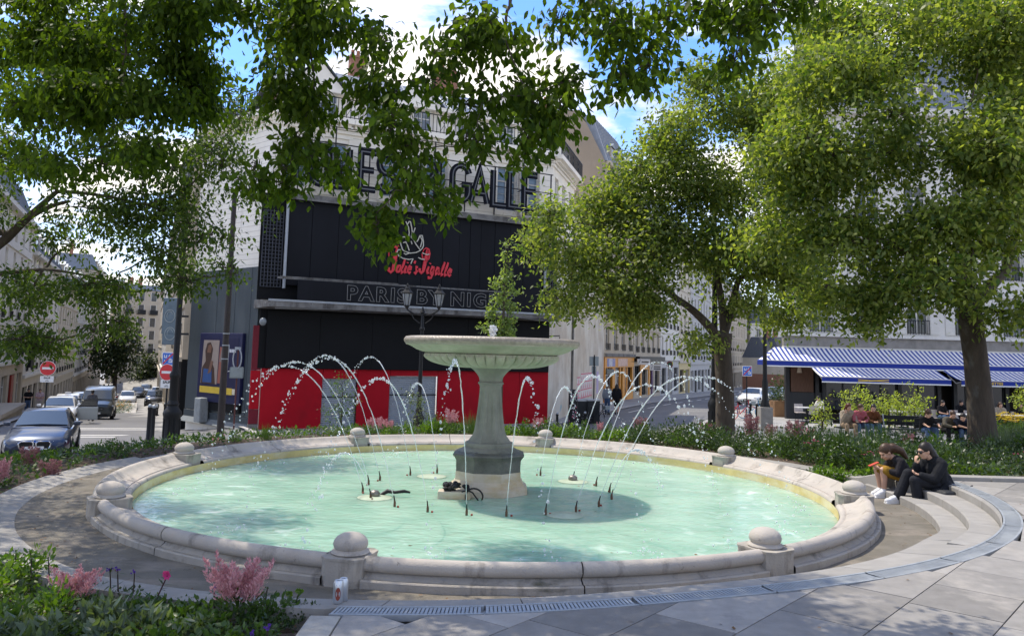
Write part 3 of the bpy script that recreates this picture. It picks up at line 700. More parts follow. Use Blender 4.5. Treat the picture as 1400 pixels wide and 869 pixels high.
def window(parent, x0, x1, z0, z1, y=.12, gm=None, fm=None, bars=1, hbars=1, name='window'):
    w, h = round(x1 - x0, 3), round(z1 - z0, 3); gm = gm or glass; fm = fm or frame_w; key = (w, h, gm.name, fm.name, bars, hbars)
    if key not in _wc:
        q = MB(); t = min(.07, w * .08)
        q.bx(0, w, 0, .06, 0, t); q.bx(0, w, 0, .06, h - t, h); q.bx(0, t, .0, .06, t, h - t); q.bx(w - t, w, .0, .06, t, h - t)
        for k in range(bars): xx = w * (k + 1) / (bars + 1); q.bx(xx - t * .55, xx + t * .55, .005, .055, t, h - t)
        for k in range(hbars): zz = h * (.68 if hbars == 1 else (k + 1) / (hbars + 1)); q.bx(t, w - t, .01, .05, zz - t * .35, zz + t * .35)
        g = MB(); g.quad((t * .5, .045, t * .5), (w - t * .5, .045, t * .5), (w - t * .5, .045, h - t * .5), (t * .5, .045, h - t * .5))
        _wc[key] = (q.mesh('window', fm), g.mesh('pane', gm))
    f = ob(name, _wc[key][0], parent=parent, loc=(x0, y, z0)); ob('pane', _wc[key][1], parent=f); return f
def rail(parent, x0, x1, z, h=.9, y=-.3, sp=.13, name='balcony_rail', depth=None, r=.012, m=None, cross=False):
    q = MB(); q.bx(x0, x1, y - .02, y + .02, z + h - .04, z + h); q.bx(x0, x1, y - .015, y + .015, z + .05, z + .08)
    n = max(1, int((x1 - x0) / sp))
    for k in range(n + 1):
        x = lerp(x0, x1, k / n); q.bx(x - r, x + r, y - r, y + r, z, z + h - .04)
        if cross and k % 8 == 0 and k + 2 <= n:
            xb = lerp(x0, x1, (k + 2) / n); q.tube([(x, y, z + .1), (xb, y, z + h - .1)], .012, 4); q.tube([(xb, y, z + .1), (x, y, z + h - .1)], .012, 4)
    if depth:
        for x in (x0, x1): q.bx(x - .015, x + .015, y, y + depth, z + h - .04, z + h)
    return ob(name, q, m or ironw, parent)
def band(parent, x0, x1, z0, z1, out, m, name='cornice', y=0.):
    q = MB(); q.bx(x0, x1, y - out, y + .02, z0, z1); return ob(name, q, m, parent)
def stroke(q, pts, w, y0, y1, closed=False):
    P = [Vector((p[0], p[1])) for p in pts]; n = len(P); A_, B_ = [], []
    for i in range(n):
        a = P[i - 1] if (i > 0 or closed) else None; b = P[(i + 1) % n] if (i < n - 1 or closed) else None
        d0 = (P[i] - a).normalized() if a is not None else (b - P[i]).normalized(); d1 = (b - P[i]).normalized() if b is not None else d0
        n0, n1 = Vector((-d0.y, d0.x)), Vector((-d1.y, d1.x)); mm_ = n0 + n1
        mm_ = n0 if mm_.length < .3 else mm_.normalized(); k = 1 / max(.45, mm_.dot(n0))
        ww = w[i] if isinstance(w, (list, tuple)) else w
        A_.append(P[i] + mm_ * ww / 2 * k); B_.append(P[i] - mm_ * ww / 2 * k)
    V = []
    for a, b in zip(A_, B_): V += [(a.x, y0, a.y), (b.x, y0, b.y), (a.x, y1, a.y), (b.x, y1, b.y)]
    F = []
    for i in range(n if closed else n - 1):
        p, r_ = 4 * i, 4 * ((i + 1) % n)
        F += [(p, p + 1, r_ + 1, r_), (p + 2, r_ + 2, r_ + 3, p + 3), (p, r_, r_ + 2, p + 2), (p + 1, p + 3, r_ + 3, r_ + 1)]
    if not closed: F += [(0, 2, 3, 1), (4 * n - 4, 4 * n - 3, 4 * n - 1, 4 * n - 2)]
    q.add(V, F)
def arc(cx, cz, rx, rz, a0, a1, n=14): return [(cx + rx * math.cos(R(lerp(a0, a1, k / n))), cz + rz * math.sin(R(lerp(a0, a1, k / n)))) for k in range(n + 1)]
GLY = {'I': [[(0, 0), (0, 1)]], 'L': [[(0, 1), (0, 0), (.42, 0)]], 'E': [[(.42, 1), (0, 1), (0, 0), (.42, 0)], [(0, .52), (.36, .52)]],
       'F': [[(.42, 1), (0, 1), (0, 0)], [(0, .52), (.34, .52)]], 'A': [[(0, 0), (.26, 1), (.52, 0)], [(.1, .28), (.42, .28)]],
       'P': [[(0, 0), (0, 1), (.2, 1)] + arc(.22, .74, .24, .26, 85, -85, 8) + [(.2, .48), (0, .48)]],
       'O': [arc(.26, .5, .26, .5, 0, 352, 22)], 'G': [arc(.26, .72, .26, .28, 15, 180, 9) + arc(.26, .28, .26, .28, 180, 355, 9) + [(.52, .46), (.3, .46)]],
       'S': [arc(.24, .74, .23, .26, 20, 250, 10) + arc(.24, .26, .23, .25, 70, -160, 10)]}
def glyph_obj(name, ch, x, z, h, depth, m, m2, parent, y=0., wd=.16, xs_=1.0):
    q = MB()
    for s in GLY[ch]: stroke(q, [(p[0] * h * xs_, p[1] * h) for p in s], wd * h, y, y + depth, closed=(ch == 'O'))
    o = ob(name, q, m, parent, (x, 0, z)); q = MB()
    for s in GLY[ch]:
        stroke(q, [(p[0] * h * xs_, p[1] * h) for p in s], wd * h * .2, y - .015, y - .002, closed=(ch == 'O'))
    ob('tube_light', q, m2, o); return o
def text_mesh(body, size, extrude=.01, offset=0., outline=None, m=None, shear=0., xs_=1., align='LEFT', name='lettering', spacing=1.):
    cu = bpy.data.curves.new('tmp', 'FONT'); cu.body = body; cu.size = size; cu.extrude = extrude; cu.offset = offset; cu.shear = shear; cu.align_x = align; cu.resolution_u = 3; cu.space_character = spacing
    if outline: cu.fill_mode = 'NONE'; cu.extrude = 0; cu.bevel_depth = outline; cu.bevel_resolution = 1
    o = bpy.data.objects.new('tmp', cu); C.objects.link(o)
    me = bpy.data.meshes.new_from_object(o.evaluated_get(bpy.context.evaluated_depsgraph_get()))
    bpy.data.objects.remove(o); bpy.data.curves.remove(cu)
    M_ = Matrix(((xs_, 0, 0, 0), (0, 0, -1, 0), (0, 1, 0, 0), (0, 0, 0, 1)))       # lay it upright in the xz plane, facing -y
    me.transform(M_); me.name = name; me.materials.clear()
    if m: me.materials.append(m)
    return me
def roof(parent, L, z, dep, h, inset, m, y0=0., over=.15, name='roof', hip=True):
    q = MB(); i2 = inset * .6 if hip else 0
    q.add([(-over * hip, y0 - over, z), (L + over * hip, y0 - over, z), (L + over * hip, dep, z), (-over * hip, dep, z), (i2, y0 + inset, z + h), (L - i2, y0 + inset, z + h), (L - i2, dep - inset, z + h), (i2, dep - inset, z + h)],
          [(0, 1, 5, 4), (1, 2, 6, 5), (2, 3, 7, 6), (3, 0, 4, 7), (4, 5, 6, 7)])
    o = ob(name, q, m, parent); q = MB()
    n = int(L / .7)
    for k in range(1, n):
        x = L * k / n; xt = lerp(i2, L - i2, k / n); q.tube([(x, y0 - over - .01, z + .01), (xt, y0 + inset - .01, z + h + .01)], .025, 4)
    if n > 1: ob('roof_seam', q, m, o)
    return o
def chimney(rf, x, y, z, h=1.6, w=.9, d=.5, n=3):
    q = MB(); q.bbox((x, y, z + h / 2), (w, d, h), .02); q.bbox((x, y, z + h), (w + .12, d + .12, .12), .02); c = ob('chimney', q, chim, rf)
    for k in range(n): p = MB(); p.cyl((x - w / 2 + w * (k + .5) / n, y, z + h), (x - w / 2 + w * (k + .5) / n, y, z + h + .4), .11, .09, 8); ob('chimney_pot', p, pot, rf, smooth=40)
def dormer(rf, x, y, z, m, w=1.1, h=1.5):
    q = MB(); q.bx(x - w / 2, x + w / 2, y, y + 1.2, z, z + h); d = ob('dormer', q, m, rf)
    q = MB(); q.add([(x - w / 2 - .1, y - .12, z + h), (x + w / 2 + .1, y - .12, z + h), (x, y - .12, z + h + .4), (x - w / 2 - .1, y + 1.3, z + h), (x + w / 2 + .1, y + 1.3, z + h), (x, y + 1.3, z + h + .4)], [(0, 1, 2), (0, 2, 5, 3), (1, 4, 5, 2), (3, 5, 4)])
    q.mat(0); ob('dormer_roof', q, zinc, rf)
    q = MB(); q.quad((x - w * .32, y - .01, z + .2), (x + w * .32, y - .01, z + .2), (x + w * .32, y - .01, z + h - .12), (x - w * .32, y - .01, z + h - .12)); ob('dormer_window', q, glass, rf)
def town_house(name, label, A, B, H, floors, bays, m, gf=3.6, roof_h=2.6, roof_m=None, gcol=None, dep=9., win=(1.0, 1.9), rails=True, shop=None, group=None, seed=0, gm=None, dorm=True):
    t, L = house(name, label, A, B, 'building', group=group); rnd = random.Random(seed)
    fh = (H - gf) / floors; ops = []; wins = []; pitch = L / bays
    for f in range(floors):
        for b in range(bays):
            c = (b + .5) * pitch; z = gf + f * fh + fh * .18; w = win[0]; h = min(win[1], fh * .72)
            o = (c - w / 2, c + w / 2, z, z + h); ops.append(o); wins.append((o, f))
    gops = []
    sp = shop or max(2, int(L / 3.2))
    for k in range(sp):
        a, b = L * (k + .12) / sp, L * (k + .88) / sp; gops.append((a, b, .05 if k % 2 else .5, gf * .78))
    wall(t, 0, L, gf, H, ops, m, .22, back=dep)
    wall(t, 0, L, -1.0, gf, gops, gcol or m, .3, name='ground_floor', back=dep)
    for o, f in wins:
        window(t, *o, y=.14, gm=rnd.choice([glass, glass, glass2]))
        if rails: 
            if f % 3 == 1 or f == 0: rail(t, o[0] - .12, o[1] + .12, o[2] - .05, .55, -.1, .16)
            q = None
    for a, b, c, d in gops: window(t, a, b, c, d, y=.2, gm=glass, fm=ironw if rnd.random() < .5 else frame_w, bars=2, hbars=1, name='shop_window')
    band(t, -.02, L + .02, gf - .12, gf + .12, .16, m, 'string_course')
    for f in range(1, floors): band(t, -.01, L + .01, gf + f * fh - .08, gf + f * fh + .06, .09, m, 'string_course')
    band(t, -.05, L + .05, H - .25, H + .05, .4, m, 'cornice')
    rf = roof(t, L, H + .05, dep, roof_h, roof_h * .35, roof_m or zinc)
    if dorm:
        for b in range(max(1, bays - 1)): dormer(rf, (b + 1) * L / bays, .15, H + .3, m)
    for x in (.6, L - .6): chimney(rf, x, dep * .45, H + roof_h - .2, 1.5 + rnd.random() * .6)
    return t, L

# ------------------------------------------------------------------ the black, red and white nightclub building
FA, FB = Vector((-10.91, 36.0, -1.87)), Vector((2.34, 42.9, -1.87))
fe = Vector((FB.x - FA.x, FB.y - FA.y, 0)); FL = fe.length; fe.normalize(); fn_ = Vector((fe.y, -fe.x, 0))
def uv(px, py, off=0.):
    d = ray(px, py); o = FA + fn_ * off; t = (fn_.dot(o - Vector((0, 0, EYE)))) / fn_.dot(d); p = d * t + Vector((0, 0, EYE))
    return (p - FA).dot(fe), p.z - FA.z
club, _ = house('nightclub', 'white corner nightclub building with a black panelled front, red ground floor and rooftop letters', FA, FB)
wstone = M('white_painted_stone', (.82, .77, .675), rough=.85, var=.1, scale=.6, bump=.15, bscale=30, stain=[((.50, .46, .40), .8, .58, .78, (1, 1, .22)), ((.22, .2, .18), 2.5, .64, .78, (1, 1, .3))])
redp = M('red_panel', (.36, .006, .014), rough=.6, spec=.12, var=.12, scale=.8, bump=.05, stain=((.25, .008, .014), .8, .55, .8, (1, 1, .6)))
dkred = M('dark_red_panel', (.14, .006, .016), rough=.55, var=.15)
blackp = M('black_panel', (.0085, .0095, .0125), rough=.65, spec=.14, var=.2, scale=.6, bump=.04, stain=((.015, .0165, .021), .5, .55, .8, (1, 1, .2)))
blackp2 = M('black_board', (.0065, .007, .008), rough=.6, spec=.14, var=.2, scale=.7, bump=.05, stain=((.05, .05, .05), 3, .72, .78, (1, 1, 1)))
rust = M('weathered_concrete_edge', (.17, .165, .155), rough=.85, var=.35, scale=3, bump=.3, stain=[((.06, .055, .05), 2, .5, .65, (1, 1, .3)), ((.28, .28, .27), 4, .6, .7, (1, 1, 1))])
def P(name, mb, m, par=None, **k): return ob(name, mb, m, par or club, **k)
# red ground floor: real panels round two rolling shutters
for x0, x1, z0, z1, m in ((-.35, .06, 2.62, 4.6, dkred), (-.35, .06, .9, 2.6, redp), (-.35, .06, .25, .88, dkred), (.1, 2.86, 0, 2.7, redp), (2.88, 4.52, 2.27, 2.7, redp), (4.54, 6.12, 0, 2.7, redp), (6.14, 8.6, 2.42, 2.7, redp), (8.62, 11.0, 0, 2.7, redp), (11.02, 13.2, 0, 2.7, redp), (13.22, 14.94, 0, 2.7, redp)):
    q = MB(); q.bbox(((x0 + x1) / 2, .05, (z0 + z1) / 2), (x1 - x0, .12, z1 - z0), .008); P('red_panel', q, m)
q = MB(); q.bx(-.35, .06, -.0, .3, -.4, .24); P('pillar_base', q, rust)
shm = M('rolling_shutter', (.34, .37, .40), rough=.5, metal=.2, var=.12, bump=.05)
for x0, x1, h in ((2.9, 4.5, 2.26), (6.16, 8.58, 2.41)):
    q = MB(); q.bx(x0, x1, .16, .2, 0, h); s = P('rolling_shutter', q, shm)
    n = int(h / .1); sm = MB(); sm.prism([(x0 + .03, .165, -.035), (x0 + .03, .12, -.012), (x0 + .03, .12, .012), (x0 + .03, .165, .035)], (x1 - x0 - .06, 0, 0)); sme = sm.mesh('slat', shm)
    for k in range(n): ob('slat', sme, parent=s, loc=(0, 0, .06 + k * (h - .08) / n))
    q = MB(); q.bx(x0, x1, .1, .2, h * .62, h * .62 + .05); ob('shutter_bar', q, metal_dk, s)
cut = [.2, 2.6, 5.1, 7.6, 10.1, 12.5, 14.85]
for a, b in zip(cut, cut[1:]):
    q = MB(); q.bbox(((a + b) / 2, -.12, 4.0), (b - a - .012, .1, 2.56), .006); P('black_board', q, blackp2)
q = MB(); q.bx(-.1, 14.94, -.02, .3, 2.7, 5.4); P('shopfront_backing', q, blackp2)
# canopy slab
q = MB(); q.add([(-.35, -.1, 5.36), (.0, -1.25, 5.42), (14.9, -1.25, 5.46), (15.2, -.1, 5.42), (-.35, -.1, 5.74), (.0, -1.25, 5.68), (14.9, -1.25, 5.74), (15.2, -.1, 5.78), (-.35, .3, 5.36), (15.2, .3, 5.42), (-.35, .3, 5.74), (15.2, .3, 5.78)],
  [(0, 1, 5, 4), (1, 2, 6, 5), (2, 3, 7, 6), (4, 5, 6, 7), (0, 3, 2, 1), (4, 7, 11, 10), (0, 8, 9, 3), (0, 4, 10, 8), (3, 9, 11, 7)]); can = P('canopy', q, rust)
q = MB(); q.bx(-.02, 14.92, -1.29, -1.255, 5.66, 5.75); ob('canopy_flashing', q, galv, can)
q = MB(); q.tube([(.35, -.9, 5.38), (3.2, -1.2, 5.44)], .035, 6); q.tube([(12.5, -1.2, 5.47), (14.9, -.5, 5.38)], .035, 6); ob('canopy_brace', q, galv, can)
# neon-outlined board on the canopy
q = MB(); q.bbox((7.0, -1.12, 6.22), (11.5, .12, .9), .01); pb_ = P('sign_board', q, blackp)
neon_off = M('unlit_neon_tube', (.21, .21, .20), rough=.35, var=.1, bump=0)
x0, _z = uv(474, 395, 1.2); x1, _ = uv(690, 410, 1.2)
me = text_mesh('PARIS BY NIGHT', .92, offset=.028, outline=.013, m=neon_off, spacing=1.2); w0 = max(v.co.x for v in me.vertices)
me.transform(Matrix.Diagonal(((12.15 - x0) / w0, 1, 1, 1))); ob('lettering', me, parent=pb_, loc=(x0, -1.2, 5.9))
q = MB(); q.bbox((13.4, -.95, 6.35), (1.6, .4, 1.15), .02); P('sign_end_box', q, blackp)
q = MB(); q.bx(.4, 12.9, -.98, -.86, 6.68, 6.76); q.bx(.5, 6, -1.0, -.9, 6.76, 6.8); P('sign_rail', q, rust)
q = MB(); q.bx(-.3, 15.25, -.04, .02, 5.76, 10.62); P('billboard_backing', q, blackp2)
# billboard of black vertical panels
q = MB(); q.bx(.85, 14.3, -.2, -.05, 6.45, 10.4); bbk = P('billboard', q, blackp)
pe = [.9, 1.95, 3.2, 4.5, 5.2, 6.2, 7.4, 8.5, 9.4, 10.0, 10.6, 11.4, 12.3, 13.1, 14.25]
for i, (a, b) in enumerate(zip(pe, pe[1:])):
    q = MB(); q.bbox(((a + b) / 2, -.255 - .012 * (i % 2), 8.42), (b - a - .018, .09, 3.9), .006); ob('billboard_panel', q, blackp, bbk)
q = MB(); q.bx(.7, 14.45, -.55, .0, 10.42, 10.66); q.bx(.7, 14.45, -.6, -.56, 10.36, 10.46); P('billboard_ledge', q, rust)
for x in (.8, 14.4): q = MB(); q.tube([(x, -.35, 6.3), (x, -.35, 10.4)], .07, 8); P('drain_pipe', q, galv, smooth=40)
for x0, x1, z0, z1 in ((-.2, .68, 6.35, 9.8), (14.5, 15.25, 5.9, 9.7)):
    q = MB(); q.bx(x0, x1, -.1, .05, z0, z1); g = P('lamp_grid', q, blackp2); q = MB()
    for k in range(7): x = lerp(x0, x1, k / 6); q.bx(x - .015, x + .015, -.16, -.1, z0, z1)
    for k in range(22): z = lerp(z0, z1, k / 21); q.bx(x0, x1, -.17, -.12, z - .012, z + .012)
    ob('grid_bars', q, M('grid_grey', (.05, .055, .07), rough=.5), g)
# red script and the line drawing above it
redn = M('red_sign_letter', (.62, .03, .045), rough=.45, spec=.4, var=.05, bump=0)
lin = M('pale_neon_outline', (.50, .48, .40), rough=.4, var=.05, bump=0)
YS = .34
def spx(pts):     # strokes digitised in facade metres from photo pixels
    return [uv(x, y, YS) for x, y in pts]
S = 300 / 1400.
def cr5(pts): return spx([(460 + x * S, 290 + y * S) for x, y in pts])
sg = []
strokes = [([(398, 214), (380, 222), (360, 212), (343, 222), (333, 250), (335, 285), (350, 300), (362, 292), (366, 272)], [.05, .12, .15, .12, .05, .04, .04, .03, .02]),
           ([(388, 222), (382, 260), (374, 300), (366, 345), (358, 372), (345, 384), (333, 372), (332, 352)], [.06, .13, .17, .17, .12, .09, .12, .15]),
           ([(352, 312), (370, 316), (386, 308)], .06),
           ([(556, 245), (545, 268), (552, 300), (572, 312), (590, 296), (596, 265), (588, 236), (572, 228), (556, 240), (550, 262)], [.03, .05, .06, .06, .05, .05, .06, .05, .04, .03]),
           ([(578, 236), (572, 270), (566, 310), (560, 345), (552, 376), (540, 388), (530, 376), (530, 358)], [.05, .1, .15, .17, .13, .09, .12, .14]),
           ([(588, 250), (582, 290), (576, 318)], [.03, .05, .03])]
mini = {'o': [([(0, .25), (.06, .5), (.2, .55), (.27, .35), (.2, .05), (.08, 0), (.0, .15), (0, .25)], None)], 'l': [([(.12, 1.05), (.08, .6), (.02, .18), (.08, 0), (.18, .08)], None)],
        'i': [([(.08, .55), (.02, .18), (.07, 0), (.17, .08)], None), ([(.12, .76), (.13, .84)], None)], 'e': [([(.02, .26), (.2, .32), (.22, .5), (.1, .55), (0, .3), (.04, .05), (.15, 0), (.25, .12)], None)],
        "'": [([(.1, 1.0), (.05, .78)], None)], 's': [([(.22, .5), (.1, .52), (.1, .38), (.2, .2), (.12, 0), (0, .08)], None)],
        'g': [([(.24, .52), (.08, .55), (0, .25), (.07, .03), (.2, .12), (.25, .5), (.2, .0), (.14, -.35), (.0, -.36), (-.04, -.2)], None)],
        'a': [([(.22, .5), (.08, .54), (0, .25), (.06, .02), (.18, .12), (.24, .5), (.2, .15), (.26, .02), (.34, .1)], None)]}
q = MB()
for pts, w in strokes: stroke(q, cr5(pts), w, -YS - .03, -YS + .05)
logo = P('script_letters', q, redn, bbk)
def word(s, p0, p1, hpx):
    q = MB(); a = Vector(cr5([p0])[0]); b = Vector(cr5([p1])[0]); W = (b - a).length; adv = {'l': .24, 'i': .24, "'": .16, 'g': .36, 'a': .38}
    tot = sum(adv.get(c, .33) for c in s); sc_ = W / tot; hh = hpx; x = 0
    for c in s:
        for pts, _w in mini[c]:
            qs = [(a.x + (x + u + v * .16) * sc_, a.y + (b.y - a.y) * (x / tot) + v * hh) for u, v in pts]
            stroke(q, qs, [.045 + .075 * abs(math.sin(1.2 * k + .6)) for k in range(len(qs))], -YS - .03, -YS + .05)
        x += adv.get(c, .33)
    return P('script_letters', q, redn, bbk)
word("olie's", (380, 382), (520, 392), .62); word('igalle', (572, 390), (735, 408), .62)
q = MB()
for pts in ([(441, 60), (449, 78), (456, 72), (462, 60), (470, 62), (478, 100), (482, 130), (474, 160)], [(449, 78), (458, 100), (462, 130), (458, 170)], [(474, 160), (492, 178), (505, 205), (525, 232), (533, 243)], [(500, 100), (487, 140)],
            [(458, 170), (430, 158), (408, 162), (402, 180), (410, 210), (420, 240), (432, 250)], [(424, 196), (440, 190), (452, 215), (462, 246)], [(410, 240), (392, 240), (383, 256), (396, 280), (425, 296), (460, 302), (487, 298)],
            [(432, 250), (470, 262), (505, 258), (530, 246), (545, 232)], [(462, 262), (440, 270), (428, 262)], [(545, 232), (553, 215), (552, 185), (545, 150), (530, 150), (520, 175), (510, 190)], [(530, 150), (545, 180), (533, 225)],
            [(545, 260), (575, 272), (590, 268)], [(487, 298), (478, 315), (472, 330)], [(520, 290), (540, 300), (560, 302)], [(474, 185), (480, 205)]):
    stroke(q, cr5(pts), .045, -YS - .06, -YS - .02)
P('line_figure', q, lin, bbk)
# rooftop-style letters on a frame in front of the white wall
ldark = M('letter_dark', (.009, .010, .015), rough=.8, spec=.08, var=.1, bump=0); lpale = M('letter_tube', (.12, .125, .135), rough=.7, spec=.1, var=.05, bump=0)
fr = P('letter_frame', MB().bx(1.0, 14.6, -.66, -.62, 11.2, 11.25).bx(1.0, 14.6, -.66, -.62, 12.15, 12.19).bx(1.0, 14.6, -.66, -.62, 13.15, 13.2).bx(1.0, 14.6, -.66, -.62, 13.95, 13.98), ironw)
for k in range(9):
    x = 1.1 + k * 1.67; q = MB(); q.bx(x - .025, x + .025, -.7, -.64, 10.66, 14.0 if k % 3 == 1 else 13.2); q.bx(x - .02, x + .02, -.64, .05, 12.15, 12.19); ob('frame_post', q, ironw, fr)
for ch, px in zip('FOLIES', (399, 421, 452, 475, 491, 516)):
    x, z = uv(px, 275, .75); glyph_obj('letter', ch, x, 11.17, 1.78, .12, ldark, lpale, fr, -.82, .165)
for ch, px in zip('PIGALLE', (570, 598, 617, 643, 673, 695, 716)):
    x, z = uv(px, 285, .75); glyph_obj('letter', ch, x, 11.17, 1.78, .12, ldark, lpale, fr, -.82, .165)
q = MB(); q.bx(12.9, 13.9, -.75, -.6, 10.85, 11.0); ob('frame_foot', q, ironw, fr)
# white wall with tall windows, dentil cornice, balcony and attic
ops = [(x, x + 1.15, 11.1, 13.4) for x in (.5, 2.4, 5.3, 7.6, 11.6, 12.95)]
wall(club, -.0, 14.94, 5.4, 14.1, ops, wstone, .25, back=9.)
for o in ops: window(club, *o, y=.15, gm=glassb)
for o in ops: q = MB(); q.bx(o[0] - .2, o[0] - .02, -.06, .02, 10.95, 13.6); q.bx(o[1] + .02, o[1] + .2, -.06, .02, 10.95, 13.6); q.bx(o[0] - .2, o[1] + .2, -.08, .02, 13.6, 13.75); q.bx(o[0] - .22, o[1] + .22, -.12, .02, 10.82, 10.95); P('window_surround', q, wstone)
jm = M('stone_joint', (.46, .43, .375), rough=.9)
for k in range(9):
    z = 10.9 + k * .35; q = MB(); q.bx(0, 14.94, -.006, .0, z, z + .018); P('stone_course', q, jm)
# cornice runs along the front, round the right corner and down the left side
def cornice(x0, x1, par, y=0.):
    for z0, z1, out in ((13.85, 14.0, .1), (14.02, 14.1, .2), (14.25, 14.5, .55)): band(par, x0, x1, z0, z1, out, wstone, 'cornice', y)
    q = MB(); n = int((x1 - x0) / .36)
    for k in range(n): x = x0 + (k + .3) * (x1 - x0) / n; q.bx(x, x + .17, y - .38, y, 14.1, 14.26)
    ob('dentil', q, wstone, par)
cornice(0, 14.94, club); rail(club, .05, 14.9, 14.5, .95, -.48, .2, cross=True, r=.014)
q = MB(); q.bx(.9, 14.2, 1.0, 8.5, 14.1, 16.2); P('attic_wall', q, wstone)
for x in (2.2, 4.6, 7.1, 9.6, 12.0): window(club, x, x + 1.0, 14.55, 16.0, y=.93, gm=glass2)
rf = roof(club, 14.94, 16.2, 9., 1.7, 2.2, zinc, y0=1.0, over=.2)
for x in (2.2, 7.4, 12.2):
    q = MB(); q.add([(x - 1.3, .8, 16.2), (x + 1.3, .8, 16.2), (x, .8, 17.6), (x - 1.3, 4, 16.2), (x + 1.3, 4, 16.2), (x, 4, 17.6)], [(0, 1, 2), (0, 2, 5, 3), (1, 4, 5, 2), (3, 5, 4)]); ob('pediment', q, wstone, rf)
    q = MB(); q.add([(x - 1.5, .65, 16.12), (x, .65, 17.75), (x, 4.1, 17.75), (x - 1.5, 4.1, 16.12)], [(0, 1, 2, 3)]); q.add([(x + 1.5, .65, 16.12), (x, .65, 17.75), (x, 4.1, 17.75), (x + 1.5, 4.1, 16.12)], [(0, 1, 2, 3)]); ob('pediment_roof', q, zinc, rf)
chimney(rf, 5.0, 4, 17.6, 1.6); chimney(rf, 10.2, 4.2, 17.6, 1.9, 1.4, .5, 4)
q = MB(); q.bx(1, 13.9, .6, 4, 16.0, 16.2); P('attic_cornice', q, wstone)
# left flank: grey metal sheeting with a poster case
A2 = Vector((-15.77, 40.3, -1.87)); e2 = (Vector((FA.x, FA.y, 0)) - Vector((A2.x, A2.y, 0))); L2 = e2.length; rz2 = math.atan2(e2.y, e2.x) - math.atan2(fe.y, fe.x)
flank = bpy.data.objects.new('flank_wall', None); C.objects.link(flank); flank.parent = club
loc_ = A2 - FA; flank.location = (loc_.dot(fe), -loc_.dot(fn_), 0); flank.rotation_euler = (0, 0, rz2)
q = MB(); q.bx(0, L2, .05, 8, -.6, 14.1); ob('wall', q, wstone, flank)
for k in range(26): q = MB(); z = 7.4 + k * .26; q.bx(0, L2, .042, .05, z, z + .012); ob('stone_course', q, jm, flank)
sheetm = M('grey_metal_sheeting', (.055, .068, .075), rough=.6, var=.12, scale=.6, bump=.05, stain=((.085, .10, .105), .7, .5, .7, (1, 1, .2)))
pw = [0, 1.3, 2.55, 3.5, 4.2, 5.0, 5.55, L2 - .3]
for i, (a, b) in enumerate(zip(pw, pw[1:])): q = MB(); q.bbox(((a + b) / 2, -.02 - .012 * (i % 2), 3.9), (b - a - .012, .06, 6.75), .008); ob('sheet_panel', q, sheetm, flank)
for i, (a, b) in enumerate(((0, 3.2), (3.2, L2 - .3))): q = MB(); q.bbox(((a + b) / 2, -.04, .2), (b - a - .01, .1, .6), .01); ob('sheet_panel', q, sheetm, flank)
q = MB(); q.prism([(0, -.32, -.05), (0, -.1, .18), (0, .0, .18), (0, .0, -.05)], (L2 - .2, 0, 0)); ob('skirting', q, M('grey_skirting', (.16, .175, .18), rough=.6), flank)
cornice(0, L2 - .1, flank, .05); rail(flank, 0, L2, 14.5, .95, -.43, .2, cross=True, r=.014)
for x in (.8, 3.0): window(flank, x, x + 1.1, 11.1, 13.4, y=.01, gm=glassb)
bluef = M('poster_case_blue', (.010, .013, .055), rough=.4, spec=.4, var=.08, bump=0)
q = MB(); q.bbox((3.42, -.16, 2.62), (3.85, .2, 3.25), .05); pc = ob('poster_case', q, bluef, flank)
def flat(par, name, pts, col, y=-.29, rough=.5):
    q = MB(); q.prism([(x, y, z) for x, z in pts], (0, .008, 0)); return ob(name, q, M(f'print_{name}_{round(col[0]*100)}_{round(col[2]*100)}', col, rough=rough, var=.1, bump=0), par)
flat(pc, 'poster', [(1.72, 1.3), (5.1, 1.3), (5.1, 4.0), (1.72, 4.0)], (.014, .014, .05), -.272)
flat(pc, 'poster_band', [(1.8, 1.42), (4.75, 1.42), (4.75, 1.72), (1.8, 1.72)], (.62, .43, .05), -.282)
flat(pc, 'poster_band', [(4.77, 1.44), (5.0, 1.44), (5.0, 1.7), (4.77, 1.7)], (.6, .55, .4), -.282)
flat(pc, 'poster_photo', [(1.85, 1.85), (3.35, 1.85), (3.4, 3.9), (1.95, 3.9)], (.3, .24, .2), -.282)
flat(pc, 'poster_photo', [(1.9, 1.85), (3.2, 1.85), (3.05, 2.6), (2.75, 2.9), (2.85, 3.5), (2.6, 3.8), (2.3, 3.75), (2.15, 3.4), (2.25, 2.9), (1.95, 2.6)], (.06, .032, .022), -.291)
flat(pc, 'poster_photo', [(2.05, 1.9), (2.9, 1.9), (2.85, 2.5), (2.1, 2.55)], (.03, .08, .22), -.3)
flat(pc, 'poster_photo', [(3.42, 1.9), (4.1, 1.9), (4.05, 3.5), (3.5, 3.6)], (.28, .1, .07), -.291)
flat(pc, 'poster_photo', [(2.35, 3.3), (2.7, 3.3), (2.75, 3.55), (2.6, 3.7), (2.42, 3.66)], (.16, .08, .05), -.3); flat(pc, 'poster_photo', [(2.5, 2.3), (2.8, 2.4), (2.95, 2.9), (2.75, 2.95)], (.17, .09, .06), -.305); flat(pc, 'poster_photo', [(3.5, 2.9), (3.7, 3.6), (3.95, 3.65), (3.9, 2.9)], (.22, .17, .15), -.296)
for k in range(5): flat(pc, 'poster_print', [(4.25 + k * .14, 3.35), (4.35 + k * .14, 3.35), (4.35 + k * .14, 3.5), (4.25 + k * .14, 3.5)], (.6, .6, .62), -.286)
q = MB(); q.bx(1.55, 5.3, -.2, -.02, .62, .98); ob('poster_ledge', q, blackp2, flank)
